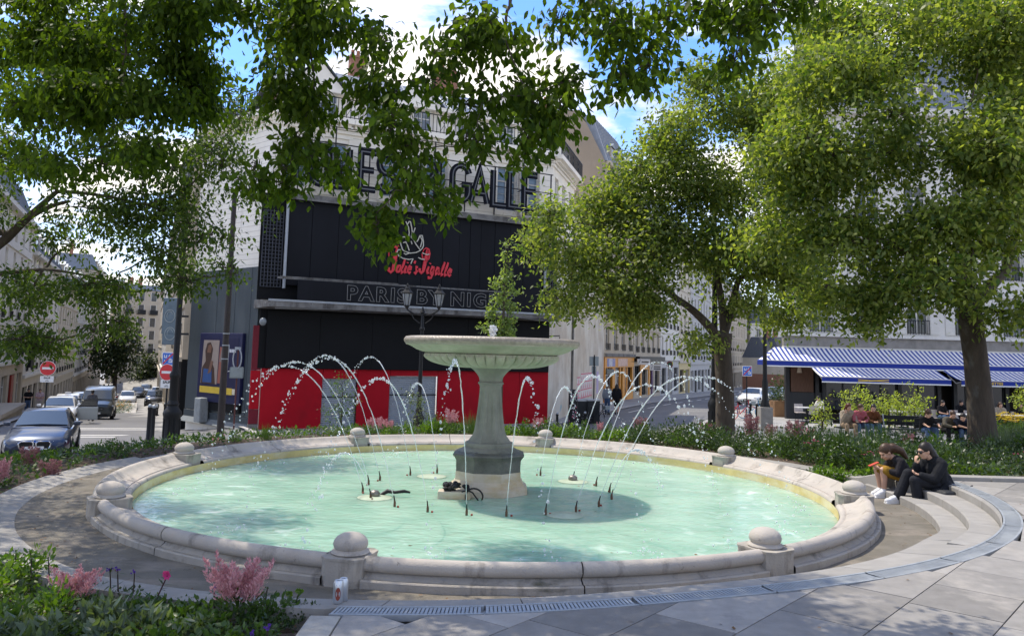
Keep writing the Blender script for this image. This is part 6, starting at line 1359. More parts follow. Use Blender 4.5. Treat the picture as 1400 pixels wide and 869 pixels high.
def hand(q, w, d, side_, s, curl=.5, thumb=1):
    w, d, sd = Vector(w), Vector(d).normalized(), Vector(side_).normalized(); up = sd.cross(d).normalized()
    b = Matrix((d, sd, up)).transposed(); q.sph(w + d * .045 * s, (.052 * s, .04 * s, .017 * s), 10, 7, b); capsule(q, w - d * .02 * s, .026 * s, w + d * .02 * s, .024 * s, 8)
    for i, (o, ln) in enumerate(((-.030, .062), (-.010, .073), (.011, .068), (.030, .052))):
        p = w + (d * .085 + sd * o) * s; dd = d.copy(); r = .0088
        for k in range(3):
            dd = (Matrix.Rotation(-curl * (.5 + .35 * k) - .05 * i, 3, sd) @ dd).normalized(); p2 = p + dd * ln * s * (.45, .32, .26)[k]; capsule(q, p, (r - .001 * k) * s, p2, (r - .001 - .001 * k) * s, 7); p = p2
    p = w + (d * .025 - sd * .034 * thumb) * s; t1 = p + (d * .03 - sd * .026 * thumb - up * .012) * s; t2 = t1 + (d * .03 - sd * .004 * thumb - up * .012) * s; capsule(q, p, .0125 * s, t1, .0105 * s, 7); capsule(q, t1, .0105 * s, t2, .0085 * s, 7)
def figure(label, loc, rz, J, s=1., top=None, bottom=None, shoe=None, hair=None, skin=None, sleeves='long', legs='long', hairstyle='short', loose=1., near=False, group=None, collar=True, lean_hair=None, curl=.5):
    skin = skin or skinm; vox = .0065 if near else .014; t = thing('person', label, 'person', loc, rz, group); g = {k: Vector(v) for k, v in J.items()}
    hd = g['head']; fd = g.get('face', Vector((1, 0, 0))).normalized(); lt = Vector((0, 0, 1)).cross(fd).normalized(); up = fd.cross(lt).normalized(); hb = Matrix((fd, lt, up)).transposed()
    q = MB(); H = lambda x, y, z: hd + hb @ (Vector((x, y, z)) * s)
    q.sph(H(-.012, 0, .022), (.098 * s, .078 * s, .098 * s), 16, 12, hb); q.sph(H(.026, 0, -.045), (.066 * s, .058 * s, .075 * s), 14, 10, hb); q.sph(H(.062, 0, -.085), (.026 * s, .028 * s, .022 * s), 10, 7, hb)
    capsule(q, H(.088, 0, .012), .010 * s, H(.108, 0, -.028), .0145 * s, 8); q.sph(H(.083, 0, -.062), (.016 * s, .026 * s, .011 * s), 8, 6, hb); q.sph(H(.078, 0, .03), (.018 * s, .05 * s, .012 * s), 8, 6, hb)
    for e in (-1, 1): q.sph(H(-.008, .076 * e, -.008), (.02 * s, .01 * s, .032 * s), 8, 6, hb); q.sph(H(.06, .038 * e, -.03), (.03 * s, .026 * s, .026 * s), 8, 6, hb)
    nk = g['neck']; capsule(q, nk, .056 * s, H(-.02, 0, -.06), .052 * s)
    pel = g['pel']; ch = lerp(pel, nk, .62)
    for e, sd in ((1, 'L'), (-1, 'R')):
        hp, sh = g['hip' + sd], g['sh' + sd]; capsule(q, hp, .085 * s, lerp(sh, nk, .35), .075 * s); capsule(q, lerp(sh, nk, .6), .06 * s, sh, .052 * s)
        chain(q, [sh, g['el' + sd], g['wr' + sd]], [.047 * s, .036 * s, .026 * s]); chain(q, [lerp(g['el' + sd], g['wr' + sd], .0), lerp(g['el' + sd], g['wr' + sd], .35)], [.037 * s, .037 * s])
        chain(q, [hp, lerp(hp, g['kn' + sd], .5), g['kn' + sd]], [.085 * s, .072 * s, .053 * s]); kn, an = g['kn' + sd], g['an' + sd]; chain(q, [kn, lerp(kn, an, .35) - Vector((.015 * s, 0, 0)), an], [.052 * s, .053 * s, .034 * s]); chain(q, [an, g['toe' + sd]], [.036 * s, .026 * s])
        hdv = g.get('hd' + sd, (g['wr' + sd] - g['el' + sd])); sv = g.get('hs' + sd, Vector((0, 1, 0))); hand(q, g['wr' + sd], hdv, sv - hdv.normalized() * sv.dot(hdv.normalized()), s, curl, e)
    capsule(q, pel, .1 * s, ch, .095 * s)
    bd = remeshed('body', q, skin, t, vox, 3)
    for e in (-1, 1): q = MB(); q.sph(H(.079, .031 * e, .008), (.010 * s, .013 * s, .008 * s), 8, 6, hb); ob('eye', q, blkp, t, smooth=180)
    q = MB(); q.sph(H(.094, 0, -.062), (.007 * s, .022 * s, .005 * s), 8, 5, hb); ob('mouth', q, M('lips', (.30, .09, .08), rough=.5, bump=0), t, smooth=180)
    # top
    o_ = .016 * s * loose; q = MB()
    for sd in 'LR':
        hp, sh = g['hip' + sd], g['sh' + sd]; capsule(q, lerp(hp, sh, .05), .088 * s + o_, lerp(sh, nk, .35) - Vector((0, 0, .01 * s)), .077 * s + o_); capsule(q, lerp(sh, nk, .75) - Vector((0, 0, .015 * s)), .055 * s + o_, sh, .052 * s + o_)
        ew = g['el' + sd], g['wr' + sd]
        if sleeves == 'long': chain(q, [sh, lerp(sh, ew[0], .5), ew[0], lerp(ew[0], ew[1], .5), lerp(ew[0], ew[1], .93)], [.05 * s + o_, .047 * s + o_ * 1.3, .040 * s + o_ * 1.3, .035 * s + o_, .028 * s + o_])
        else: chain(q, [sh, lerp(sh, ew[0], .62)], [.05 * s + o_, .045 * s + o_])
    capsule(q, lerp(pel, nk, .05), .105 * s + o_, ch, .1 * s + o_)
    if collar: q.tube([nk + hb @ Vector((.062 * math.cos(a) * s, .062 * math.sin(a) * s, -.0 * s)) for a in np.linspace(0, 2 * PI, 13)], .018 * s, 6)
    remeshed('top', q, top, t, vox * 1.2, 3)
    q = MB(); capsule(q, pel - Vector((0, 0, .01)), .108 * s + .004, lerp(pel, nk, .12), .103 * s)
    for sd in 'LR':
        hp, kn, an = g['hip' + sd], g['kn' + sd], g['an' + sd]; k = .012 * s * loose
        if legs == 'long': chain(q, [hp, lerp(hp, kn, .5), kn, lerp(kn, an, .5), lerp(kn, an, .93)], [.09 * s + k, .076 * s + k, .058 * s + k, .054 * s + k * 1.2, .048 * s + k * 1.6])
        else: chain(q, [hp, lerp(hp, kn, .5), lerp(hp, kn, .9)], [.092 * s + k, .08 * s + k * 1.4, .066 * s + k * 1.6])
    remeshed('skirt' if legs == 'skirt' else 'trousers', q, bottom, t, vox * 1.2, 3)
    for sd in 'LR':
        an, to = g['an' + sd], g['toe' + sd]; q = MB(); d = (to - an); dz = Vector((0, 0, 1)); fl = Vector((d.x, d.y, 0)).normalized(); capsule(q, an - fl * .03 * s - dz * .03 * s, .046 * s, to - dz * .002 * s, .042 * s); capsule(q, an + dz * .01 * s, .05 * s, lerp(an, to, .6) + dz * .004 * s, .046 * s); capsule(q, an + dz * .03 * s, .047 * s, an - dz * .03 * s, .05 * s); sc_ = Matrix.Identity(3)
        zmin = min(an.z, to.z) - .045 * s; q.box(lerp(an, to, .45) * 1 + Vector((0, 0, zmin - lerp(an, to, .45).z + .012 * s)), (.27 * s, .082 * s, .026 * s), math.atan2(fl.y, fl.x)); remeshed('shoe', q, shoe, t, max(.006, vox * .8), 2)
    # hair
    q = MB(); q.sph(H(-.026, 0, .038), (.107 * s, .089 * s, .102 * s), 16, 12, hb); q.sph(H(-.06, 0, -.0), (.07 * s, .08 * s, .085 * s), 12, 9, hb)
    if hairstyle == 'curly':
        for k in range(36): v = Vector((random.gauss(0, 1), random.gauss(0, 1), abs(random.gauss(0, 1)) + .1)).normalized(); v.x -= .35; q.sph(H(-.03 + .095 * v.x, .095 * v.y, .045 + .095 * v.z), .027 * s, 8, 6)
    if hairstyle == 'long':
        for e in (-1, 1): chain(q, [H(-.03, .07 * e, .0), H(-.06, .085 * e, -.1), H(-.07, .08 * e, -.21)], [.045 * s, .042 * s, .025 * s])
        chain(q, [H(-.09, 0, 0), H(-.1, 0, -.14), H(-.1, 0, -.27)], [.07 * s, .065 * s, .035 * s])
    if lean_hair: chain(q, [H(-.07, 0, .02)] + [Vector(v) for v in lean_hair[0]], lean_hair[1])
    remeshed('hair', q, hair, t, .008 if near else .013, 2)
    return t, H
white_s = M('white_trainer', (.72, .72, .72), rough=.6, var=.06, bump=.05); dark_s = M('dark_shoe', (.03, .028, .027), rough=.6)
# two people on the steps
p1 = Vector((5.74, 10.72, .27)); J1 = dict(pel=(0, 0, .0), neck=(.085, 0, .315), head=(.185, 0, .425), face=(1, .05, -.25), hipL=(.02, .075, 0), hipR=(.02, -.075, .0), shL=(.04, .14, .27), shR=(.075, -.14, .28), elL=(.17, .17, .085), wrL=(.31, .10, .125), elR=(.25, -.12, .10), wrR=(.265, -.06, .245), hdR=(.12, .02, .9), hsR=(0, 1, 0),
  knL=(.375, .07, .055), anL=(.335, .075, -.205), toeL=(.50, .10, -.238), knR=(.36, -.10, .12), anR=(.50, -.11, -.20), toeR=(.655, -.10, -.238))
blkj = cloth('black_jacket', (.014, .015, .018)); blkt = cloth('black_trousers', (.018, .019, .023))
f1, H1 = figure('person in black puffy jacket, sunglasses and white trainers seated on the steps', p1, PI + .08, J1, .86, blkj, blkt, white_s, hair_d, skinm, near=True, loose=1.7, lean_hair=([(.06, 0, .34), (.02, 0, .20), (.03, 0, .08)], [.06, .065, .055, .03]), curl=.75, group='people sitting on the steps')
q = MB(); 
for e in (-1, 1): q.sph(H1(.092, .034 * e, .006), (.012, .03, .022), 10, 7)
q.tube([H1(.09, .06, .012), H1(.0, .085, .012)], .004, 5); q.tube([H1(.09, -.06, .012), H1(.0, -.085, .012)], .004, 5); q.tube([H1(.1, .02, .015), H1(.1, -.02, .015)], .004, 5); ob('sunglasses', q, blk, f1, smooth=60)
# coat tails, bag
q = MB(); chain(q, [(-.04, .03, .02), (.0, .16, -.03), (.08, .19, -.05)], [.10, .085, .05]); chain(q, [(-.06, .0, .06), (-.12, .05, -.01)], [.11, .07]); remeshed('coat_tail', q, blkj, f1, .012, 3)
bagm = M('black_bag', (.02, .022, .026), rough=.55, var=.25, scale=8, bump=.3)
bg_ = thing('bag', 'black bag lying on the step beside the person in the black jacket', 'bag', (5.66, 10.44, .105), R(95)); q = MB(); q.bbox((0, 0, .07), (.34, .2, .14), .055); ob('bag_body', q, bagm, bg_, smooth=60); q = MB(); q.tube([(-.06, -.26, .16), (-.05, -.34, .2), (0, -.37, .16), (.03, -.34, .12)], .011, 6); q.tube([(-.06, -.1, .13), (-.06, -.26, .17)], .012, 6); ob('strap', q, bagm, bg_, smooth=60)
p2 = Vector((5.62, 11.28, .27)); J2 = dict(pel=(0, 0, 0), neck=(.20, 0, .255), head=(.315, .0, .335), face=(.85, .1, -.62), hipL=(.02, .075, 0), hipR=(.02, -.075, 0), shL=(.17, .13, .22), shR=(.17, -.13, .22), elL=(.24, .17, .07), wrL=(.36, .07, .10), hdL=(.9, -.25, .15), elR=(.26, -.16, .06), wrR=(.37, -.06, .10), hdR=(.9, .25, .15),
  knL=(.39, .06, .10), anL=(.385, .06, -.20), toeL=(.50, .08, -.238), knR=(.40, -.09, .10), anR=(.35, -.09, -.20), toeR=(.46, -.08, -.238))
och = cloth('ochre_skirt', (.25, .14, .02))
f2, H2 = figure('person with long brown hair and ochre skirt bent over a phone on the steps', p2, PI + .05, J2, .86, cloth('dark_top', (.022, .02, .024)), och, white_s, hair_b, skinm, near=True, legs='skirt', lean_hair=([(.23, .02, .40), (.12, .05, .36), (.06, .06, .28)], [.07, .065, .05, .03]), curl=.7, group='people sitting on the steps')
q = MB(); q.bbox((0, 0, 0), (.14, .07, .012), .004); ph = ob('phone', q, M('red_phone_case', (.5, .08, .05), rough=.4, bump=0), loc=p2 + Vector((-.47, .02, .165)), rot=(0, R(-24), 0)); tag(ph, 'phone in a red case held by the person in the ochre skirt', 'phone')
# park bench sitters, facing the camera; seat 0.47 m above z = -.85
def bench_pose(lean=.25, hands='together', look=(1, 0, -.3), spread=.14, side_=0.):
    l = lean; return dict(pel=(0, 0, .1), neck=(.08 + l * .9, side_, .60 - l * .35), head=(.12 + l * 1.15, side_ * 1.2, .745 - l * .45), face=look, hipL=(.02, .09, .09), hipR=(.02, -.09, .09), shL=(.06 + l * .8, .19 + side_, .54 - l * .3), shR=(.06 + l * .8, -.19 + side_, .54 - l * .3),
      elL=(.18 + l * .75, .23, .28), wrL=(.36 + l * .5, .07 if hands == 'together' else .2, .24), elR=(.18 + l * .75, -.23, .28), wrR=(.36 + l * .5, -.07 if hands == 'together' else -.2, .24 if hands != 'up' else .5), knL=(.44, spread, .12), anL=(.44, spread, -.33), toeL=(.60, spread + .03, -.40), knR=(.44, -spread, .12), anR=(.42, -spread, -.33), toeR=(.58, -spread - .03, -.40))
def bench_sit(label, px, Y, pose, s=1., rz=0., **k):
    p = at(px, 560, Y); return figure(label, (p.x, Y, -.85 + .47), -PI / 2 + rz, pose, s, group='people on the park benches', **k)
jeans = cloth('jeans', (.06, .10, .18)); beige_c = cloth('beige', (.30, .25, .19)); blackc = cloth('black', (.012, .012, .014)); navy = cloth('navy_shirt', (.014, .017, .03))
bench_sit('person with long auburn hair in a beige jacket on the bench', 1156, 27.4, bench_pose(.12, 'up', (1, .2, -.3)), top=beige_c, bottom=cloth('tan_trousers', (.26, .19, .13)), shoe=dark_s, hair=hair_r, hairstyle='long')
bench_sit('person in a pink pullover sitting in the middle of the trio', 1172, 27.4, bench_pose(.14, 'together', (1, .35, -.35)), top=cloth('pink_jumper', (.36, .10, .12)), bottom=jeans, shoe=white_s, hair=hair_b)
bench_sit('person in a rust brown jacket on the right of the trio', 1189, 27.4, bench_pose(.14, 'together', (1, -.5, -.3)), top=cloth('rust_jacket', (.12, .045, .02)), bottom=jeans, shoe=white_s, hair=hair_d)
bench_sit('person with curly hair in a black top leaning forward', 1264, 26.4, bench_pose(.3, 'apart', (1, .35, -.7), side_=-.1), top=blackc, bottom=jeans, shoe=dark_s, hair=hair_b, hairstyle='curly', sleeves='short')
bench_sit('person in an olive shirt between the two in black', 1292, 26.4, bench_pose(.3, 'together', (1, -.3, -.5)), top=cloth('olive_shirt', (.10, .09, .07)), bottom=blackc, shoe=dark_s, hair=hair_b)
bench_sit('person in a dark tee and jeans bent forward left of the tree trunk', 1314, 26.2, bench_pose(.42, 'together', (1, -.6, -.55), side_=-.12), top=navy, bottom=jeans, shoe=white_s, hair=hair_d, sleeves='short', rz=-.2)
# cafe guests
def chair_sit(label, px, Y, rz, **k):
    p = ppos(px, Y); return figure(label, p + Vector((0, 0, .48)), rz, bench_pose(k.pop('lean', .05), k.pop('hands', 'together')), 1., group='guests at the cafe', shoe=dark_s, **k)
chair_sit('guest in white sitting by the dark side panel of the cafe', 1123, 40.4, PI + .4, top=cloth('white_shirt', (.62, .60, .57)), bottom=blackc, hair=hair_d, hairstyle='long')
chair_sit('guest in a black tee sitting near the gap in the awnings', 1285, 38.5, -PI / 2 + .3, top=blackc, bottom=jeans, hair=hair_d, sleeves='short')
chair_sit('guest in dark clothes deep under the awning behind the olive shirt', 1312, 40, -PI / 2, top=blackc, bottom=blackc, hair=hair_d)
chair_sit('bald looking guest in blue just left of the tree trunk', 1331, 37.8, -PI / 2 + .5, top=cloth('blue_jumper', (.03, .05, .10)), bottom=jeans, hair=M('hair_grey', (.25, .22, .2), rough=.6))
chair_sit('guest in a tan top just right of the tree trunk', 1366, 38, -PI / 2 - .2, top=beige_c, bottom=blackc, hair=hair_b, hairstyle='long')
chair_sit('guest in dark clothes far right under the awning', 1394, 38.3, -PI / 2 - .3, top=blackc, bottom=blackc, hair=hair_d)
# standing people
def stand(arms='down', look=(1, 0, -.1), stride=.0):
    d = dict(pel=(0, 0, .95), neck=(.0, 0, 1.46), head=(.03, 0, 1.60), face=look, hipL=(0, .09, .93), hipR=(0, -.09, .93), shL=(-.01, .19, 1.40), shR=(-.01, -.19, 1.40), elL=(-.03, .25, 1.12), wrL=(.04, .25, .88), elR=(-.03, -.25, 1.12), wrR=(.04, -.25, .88), knL=(.03 + stride * .5, .10, .50), anL=(stride, .10, .09), toeL=(.15 + stride, .12, .045), knR=(.03 - stride * .1, -.10, .50), anR=(-stride, -.10, .09), toeR=(.15 - stride, -.12, .045))
    if arms == 'folded': d.update(wrL=(.2, -.02, 1.12), wrR=(.2, .05, 1.15), elL=(.06, .26, 1.14), elR=(.06, -.26, 1.14))
    return d
def stander(label, px, Y, rz, pose, **k): p = ppos(px, Y, .12); return figure(label, p, rz, pose, 1., group='people standing in the streets', shoe=k.pop('shoe', dark_s), **k)
stander('person in a black tee and jeans standing at the left facade', 37, 56, rz_l + .3, stand('folded'), top=blackc, bottom=jeans, hair=hair_d, sleeves='short')
stander('person in a pale pink shirt standing right of the one in black', 53, 56, rz_l, stand('folded'), top=cloth('pale_pink', (.5, .38, .42)), bottom=cloth('pale_trousers', (.4, .36, .33)), hair=hair_b, sleeves='short')
stander('person in dark clothes walking beside the dark van', 125, 46, rz_l + PI, stand('down', stride=.15), top=cloth('grey_coat', (.09, .09, .10)), bottom=blackc, hair=hair_d)
stander('person in black with bare legs walking past the orange shopfront', 843, 46, 1.2, stand('down', stride=.12), top=blackc, bottom=blackc, legs='shorts', hair=hair_d, hairstyle='long')
stander('person in jeans walking left of the one in black', 830, 47, 1.2, stand('down', stride=.12), top=cloth('grey_tee', (.22, .24, .27)), bottom=jeans, hair=hair_b)
for o, vox, sm in REM:
    md = o.modifiers.new('r', 'REMESH'); md.mode = 'VOXEL'; md.voxel_size = vox; md.use_smooth_shade = True; m2_ = o.modifiers.new('s', 'SMOOTH'); m2_.factor = .5; m2_.iterations = sm
dg = bpy.context.evaluated_depsgraph_get()
for o, vox, sm in REM:
    me = bpy.data.meshes.new_from_object(o.evaluated_get(dg)); nm_ = o.data.name; mt = o.data.materials[0]
    if not me.materials: me.materials.append(mt)
    o['_n'] = 0; del o['_n']; o.modifiers.clear(); o.data = me
# ------------------------------------------------------------------ trees
bark = M('bark', (.075, .058, .043), rough=.9, var=.35, scale=6, bump=.7, bscale=28, stretch=(1, 1, .3), stain=((.13, .12, .10), 3, .55, .7, (1, 1, .5)))
bark_d = M('dark_twig', (.05, .038, .028), rough=.9, var=.3, scale=8)
lf_near = leaf_mat('leaf_near', (.022, .046, .007), (.075, .118, .014), .52, .55, .15)
lf_mid = leaf_mat('leaf_mid', (.028, .055, .015), (.075, .115, .026), .45, .55, .2)
lf_right = leaf_mat('leaf_right', (.042, .08, .02), (.205, .235, .075), .5, .5, .3, (2.35, 2.4, .6))
lf_right2 = leaf_mat('leaf_right_light', (.042, .082, .018), (.21, .24, .072), .5, .5, .3, (2.35, 2.4, .6))
lf_far = leaf_mat('leaf_far', (.018, .035, .014), (.045, .065, .025), .25, .5)
lf_spire = leaf_mat('leaf_spire', (.10, .15, .05), (.22, .28, .11), .4, .5, .3)
def bez(a, b, sag, n=8):
    a, b = Vector(a), Vector(b); d = b - a; mid = lerp(a, b, .5) + Vector((0, 0, sag)) + Vector((random.uniform(-.06, .06), random.uniform(-.06, .06), 0)) * d.length
    return [a * (1 - t) ** 2 + mid * 2 * t * (1 - t) + b * t * t for t in [k / n for k in range(n + 1)]]
def crown_leaves(blobs, L, W, per, clump=26, droop=.55, spread=.30, hollow=.35, sub=0, subr=.5):
    P_, D_, N_ = [], [], []; tips = []
    bs = []
    for c, r, dens in blobs:
        if not sub: bs.append((c, r, dens)); continue
        for k in range(sub):
            v = rdir(1)[0]; v[2] = v[2] * .8 + .15; sr = subr * (1 + .5 * rng.random()); bs.append((np.array(c) + v * np.array(r) * (.3 + .5 * rng.random()), np.array(r) * sr * np.array([1, 1, .75]), dens * (.35 + .75 * rng.random())))
    for c, r, dens in bs:
        c = np.array(c); r = np.array(r); nc = max(3, int(per * dens * (r[0] * r[2] + r[0] * r[1] * .5 + r[1] * r[2] * .5)))
        v = rdir(nc); rad = (hollow + (1 - hollow) * rng.random((nc, 1)) ** .6) * (1 + (rng.random((nc, 1)) < .10) * .55 * rng.random((nc, 1))); cc = c + v * rad * r * (1 + .12 * rng.normal(size=(nc, 1)))
        tips += [(c, x) for x in cc[:max(4, min(14, nc // 5))]]
        k = clump; base = np.repeat(cc, k, 0); out = np.repeat(v, k, 0); off = rng.normal(size=(nc * k, 3)) * spread * np.array([1, 1, .75])
        sd = rdir(nc); sl_ = np.repeat(sd, k, 0) * (rng.random((nc * k, 1)) - .5) * spread * 2.2
        P_.append(base + off * .75 + sl_); d = rng.normal(size=(nc * k, 3)) * .55 + out * .35 + np.array([0, 0, -droop]); D_.append(d); N_.append(rng.normal(size=(nc * k, 3)) * .55 + np.array([0, 0, 1.0]))
    P_, D_, N_ = np.concatenate(P_), np.concatenate(D_), np.concatenate(N_); n = len(P_)
    return P_, D_, N_, L * (.65 + .7 * rng.random(n)), W * (.65 + .6 * rng.random(n)), tips
def tree(name, label, base, trunk, tr, blobs, L, W, per, lm, tris=2, limbs=None, clump=26, droop=.55, spread=.3, twig_r=.012, group=None, cat='tree', fork=None, hollow=.35, lk=.2, sub=0, roots=None, subr=.5):
    base = Vector(base); t = thing(name, label, cat, base, 0, group); q = MB(); tp = [Vector(p) - base for p in trunk]; q.tube(tp, tr, 14)
    for k in range(5): a = k * 1.3; q.tube([tp[0] + Vector((math.cos(a) * tr[0] * 1.5, math.sin(a) * tr[0] * 1.5, -.1)), tp[0] + Vector((math.cos(a) * tr[0] * .8, math.sin(a) * tr[0] * .8, .18)), lerp(tp[0], tp[1], .5)], [tr[0] * .35, tr[0] * .4, tr[0] * .3], 7)
    ob('trunk', q, bark, t, smooth=50)
    fk = Vector(fork) - base if fork is not None else tp[-1]; q = MB()
    for p0, p1, r0, r1, sag in (limbs or []): pts = bez(Vector(p0) - base, Vector(p1) - base, sag); q.tube(pts, [lerp(r0, r1, i / 8) for i in range(9)], 9)
    bl = [(np.array(c) - np.array(base), r, d) for c, r, d in blobs]
    P_, D_, N_, LL, WW, tips = crown_leaves(bl, L, W, per, clump, droop, spread, hollow, sub, subr)
    nodes = [(fk, tr[-1] * lk)] + [(Vector(p1) - base, r1) for p0, p1, r0, r1, sag in (limbs or [])] + [(Vector(p) - base, .02) for p in (roots or [])]
    for c, r, d in sorted(bl, key=lambda b_: min((Vector(b_[0]) - n_[0]).length for n_ in nodes)):
        c = Vector(c); n_ = min(nodes, key=lambda n_: (n_[0] - c).length + .35 * max(0, n_[0].z - c.z)); r0 = max(n_[1], twig_r * 1.5) * .85; r1 = max(twig_r * 1.2, r0 * .55)
        pts = bez(n_[0], c, random.uniform(-.05, .16) * (c - n_[0]).length); pts = [p_ + Vector((random.gauss(0, 1), random.gauss(0, 1), random.gauss(0, 1))) * .02 * (c - n_[0]).length * (0 < i_ < 8) for i_, p_ in enumerate(pts)]
        q.tube(pts, [lerp(r0, r1, i_ / 8) for i_ in range(9)], 7); nodes.append((c, r1))
    stuff(ob('limbs', q, bark, t, smooth=50)); q = MB()
    for c, x in tips: q.tube([Vector(p_) + Vector(rng.normal(0, .02, 3).tolist()) for p_ in bez(c, x, .10, 5)], [twig_r * k for k in (1.2, 1., .8, .6, .4, .3)], 4, cap=False)
    stuff(ob('twigs', q, bark_d, t))
    V, F = leaves(P_, D_, N_, LL, WW, tris=tris); cr = ob('crown', np_mesh('crown', V, F, lm), parent=t); return t
def B(px, py, rx, ry, Y, dY=None, d=1.):
    c = at(px, py, Y); k = Y / FPX; return (tuple(c), (rx * k, (dY or rx * k), ry * k), d)
# big tree on the right
b2 = at(1345, 606, 17.2); b2.z = gz(b2.x, 17.2)
T2 = [(1130, 130, 85, 85, 17), (1230, 75, 110, 85, 17.5), (1345, 60, 110, 80, 17), (1085, 235, 70, 75, 17.5), (1195, 215, 115, 95, 16.5), (1320, 200, 120, 105, 16), (1110, 340, 78, 55, 17.5), (1215, 330, 105, 62, 16.5), (1345, 320, 110, 62, 16), (1135, 408, 50, 24, 17.5), (1228, 405, 30, 24, 16.3), (1265, 378, 50, 24, 16), (1396, 430, 42, 36, 16), (1440, 250, 110, 160, 17), (1470, 80, 110, 110, 18), (1285, 20, 120, 60, 19), (1192, 440, 13, 16, 17), (1310, 400, 22, 20, 16), (1150, 30, 60, 40, 18.5)]
f2_ = at(1325, 425, 17.0)
tree('plane_tree', 'big leafy tree on the right whose bare trunk stands before the cafe awnings', b2, [b2 - Vector((0, 0, .3)), b2, at(1341, 560, 17.2), at(1334, 490, 17.2), f2_], [.33, .30, .26, .235, .24], [B(*b[:4], b[4], 1.9) for b in T2], .135, .082, 40, lf_right2, limbs=[(f2_, at(1290, 395, 16.8), .15, .09, .1), (f2_, at(1375, 370, 17.2), .16, .1, .1), (at(1290, 395, 16.8), at(1215, 330, 16.5), .1, .05, .2), (at(1375, 370, 17.2), at(1400, 250, 17), .1, .05, .2), (f2_, at(1320, 250, 17.4), .13, .05, 0)], spread=.30, clump=26, droop=.45, sub=7, hollow=.15, subr=.40)
b1 = at(992, 582, 24); b1.z = -.62
f1_ = at(990, 455, 24)
T1 = [(820, 300, 88, 62, 23), (785, 360, 58, 55, 22.5), (845, 405, 80, 45, 22.5), (900, 325, 90, 85, 23), (955, 245, 85, 80, 23.5), (915, 190, 55, 50, 23.5), (990, 150, 70, 55, 24), (1040, 240, 80, 85, 24.5), (1000, 340, 85, 70, 24), (1050, 370, 55, 42, 24), (880, 425, 50, 26, 23), (1080, 330, 50, 80, 25), (1040, 160, 60, 60, 25), (770, 415, 26, 20, 22.5), (1018, 415, 34, 16, 23.5), (958, 470, 12, 8, 23.2), (875, 245, 50, 40, 23.5), (960, 105, 26, 25, 24), (1075, 200, 45, 60, 25), (1085, 130, 45, 45, 25.5), (1095, 395, 45, 42, 25), (1080, 440, 30, 18, 25), (735, 335, 18, 22, 22.3), (750, 300, 28, 26, 22.4)]
tree('plane_tree', 'broad leafy tree left of the bigger one, its dark trunk beside the lamp post', b1, [b1 - Vector((0, 0, .3)), b1, at(991, 540, 24), at(988, 480, 24), f1_], [.34, .30, .27, .25, .24], [B(*b[:4], b[4], 2.0) for b in T1], .145, .088, 31, lf_right, limbs=[(at(984, 465, 24), at(925, 408, 23.6), .15, .09, .2), (at(925, 408, 23.6), at(850, 360, 23), .09, .05, .2), (f1_, at(1010, 380, 24.2), .14, .08, 0), (f1_, at(975, 350, 24), .13, .07, 0)], spread=.36, clump=26, droop=.45, sub=7, hollow=.15, subr=.40)
# middle distance tree at left, trunk out of the frame
b3 = at(-95, 640, 15); b3.z = -.1; f3_ = at(-70, 385, 15)
T3 = [(60, 225, 75, 50, 14.5, .8), (160, 285, 85, 60, 15, .9), (245, 265, 80, 65, 15, .9), (305, 215, 55, 55, 15, .55), (40, 400, 55, 45, 15, .75), (140, 395, 62, 32, 15, .8), (215, 350, 60, 48, 15.2, .8), (290, 320, 45, 50, 15, .7), (25, 470, 50, 28, 14.5, .75), (255, 385, 26, 28, 15, .6), (330, 150, 45, 50, 15.5, .45), (190, 195, 80, 50, 15, .9), (100, 330, 60, 35, 15.5, .55), (340, 260, 28, 40, 15, .35), (-60, 300, 90, 90, 15, .9), (-80, 450, 60, 50, 14.5, .6), (60, 470, 25, 18, 14.6, .5), (145, 450, 30, 25, 15, .6), (110, 130, 100, 60, 15.5, .9), (240, 110, 80, 60, 16, .6), (320, 375, 14, 12, 15, .4)]
tree('leaning_tree', 'dark leafed tree reaching in from the left with a thick rising branch', b3, [b3 - Vector((0, 0, .3)), b3, lerp(b3, f3_, .5), f3_], [.26, .23, .2, .18], [B(*b[:4], b[4], 1.2, b[5]) for b in T3], .10, .052, 80, lf_mid, limbs=[(f3_, at(10, 325, 15), .1, .085, 0), (at(10, 325, 15), at(78, 262, 15), .085, .04, .12), (at(30, 305, 15), at(95, 275, 15), .06, .03, .1), (f3_, at(60, 368, 15), .07, .03, .05), (at(60, 368, 15), at(150, 385, 15), .03, .012, .06), (at(78, 262, 15), at(200, 280, 15), .04, .02, .1)], spread=.17, clump=20, droop=.75, sub=4)
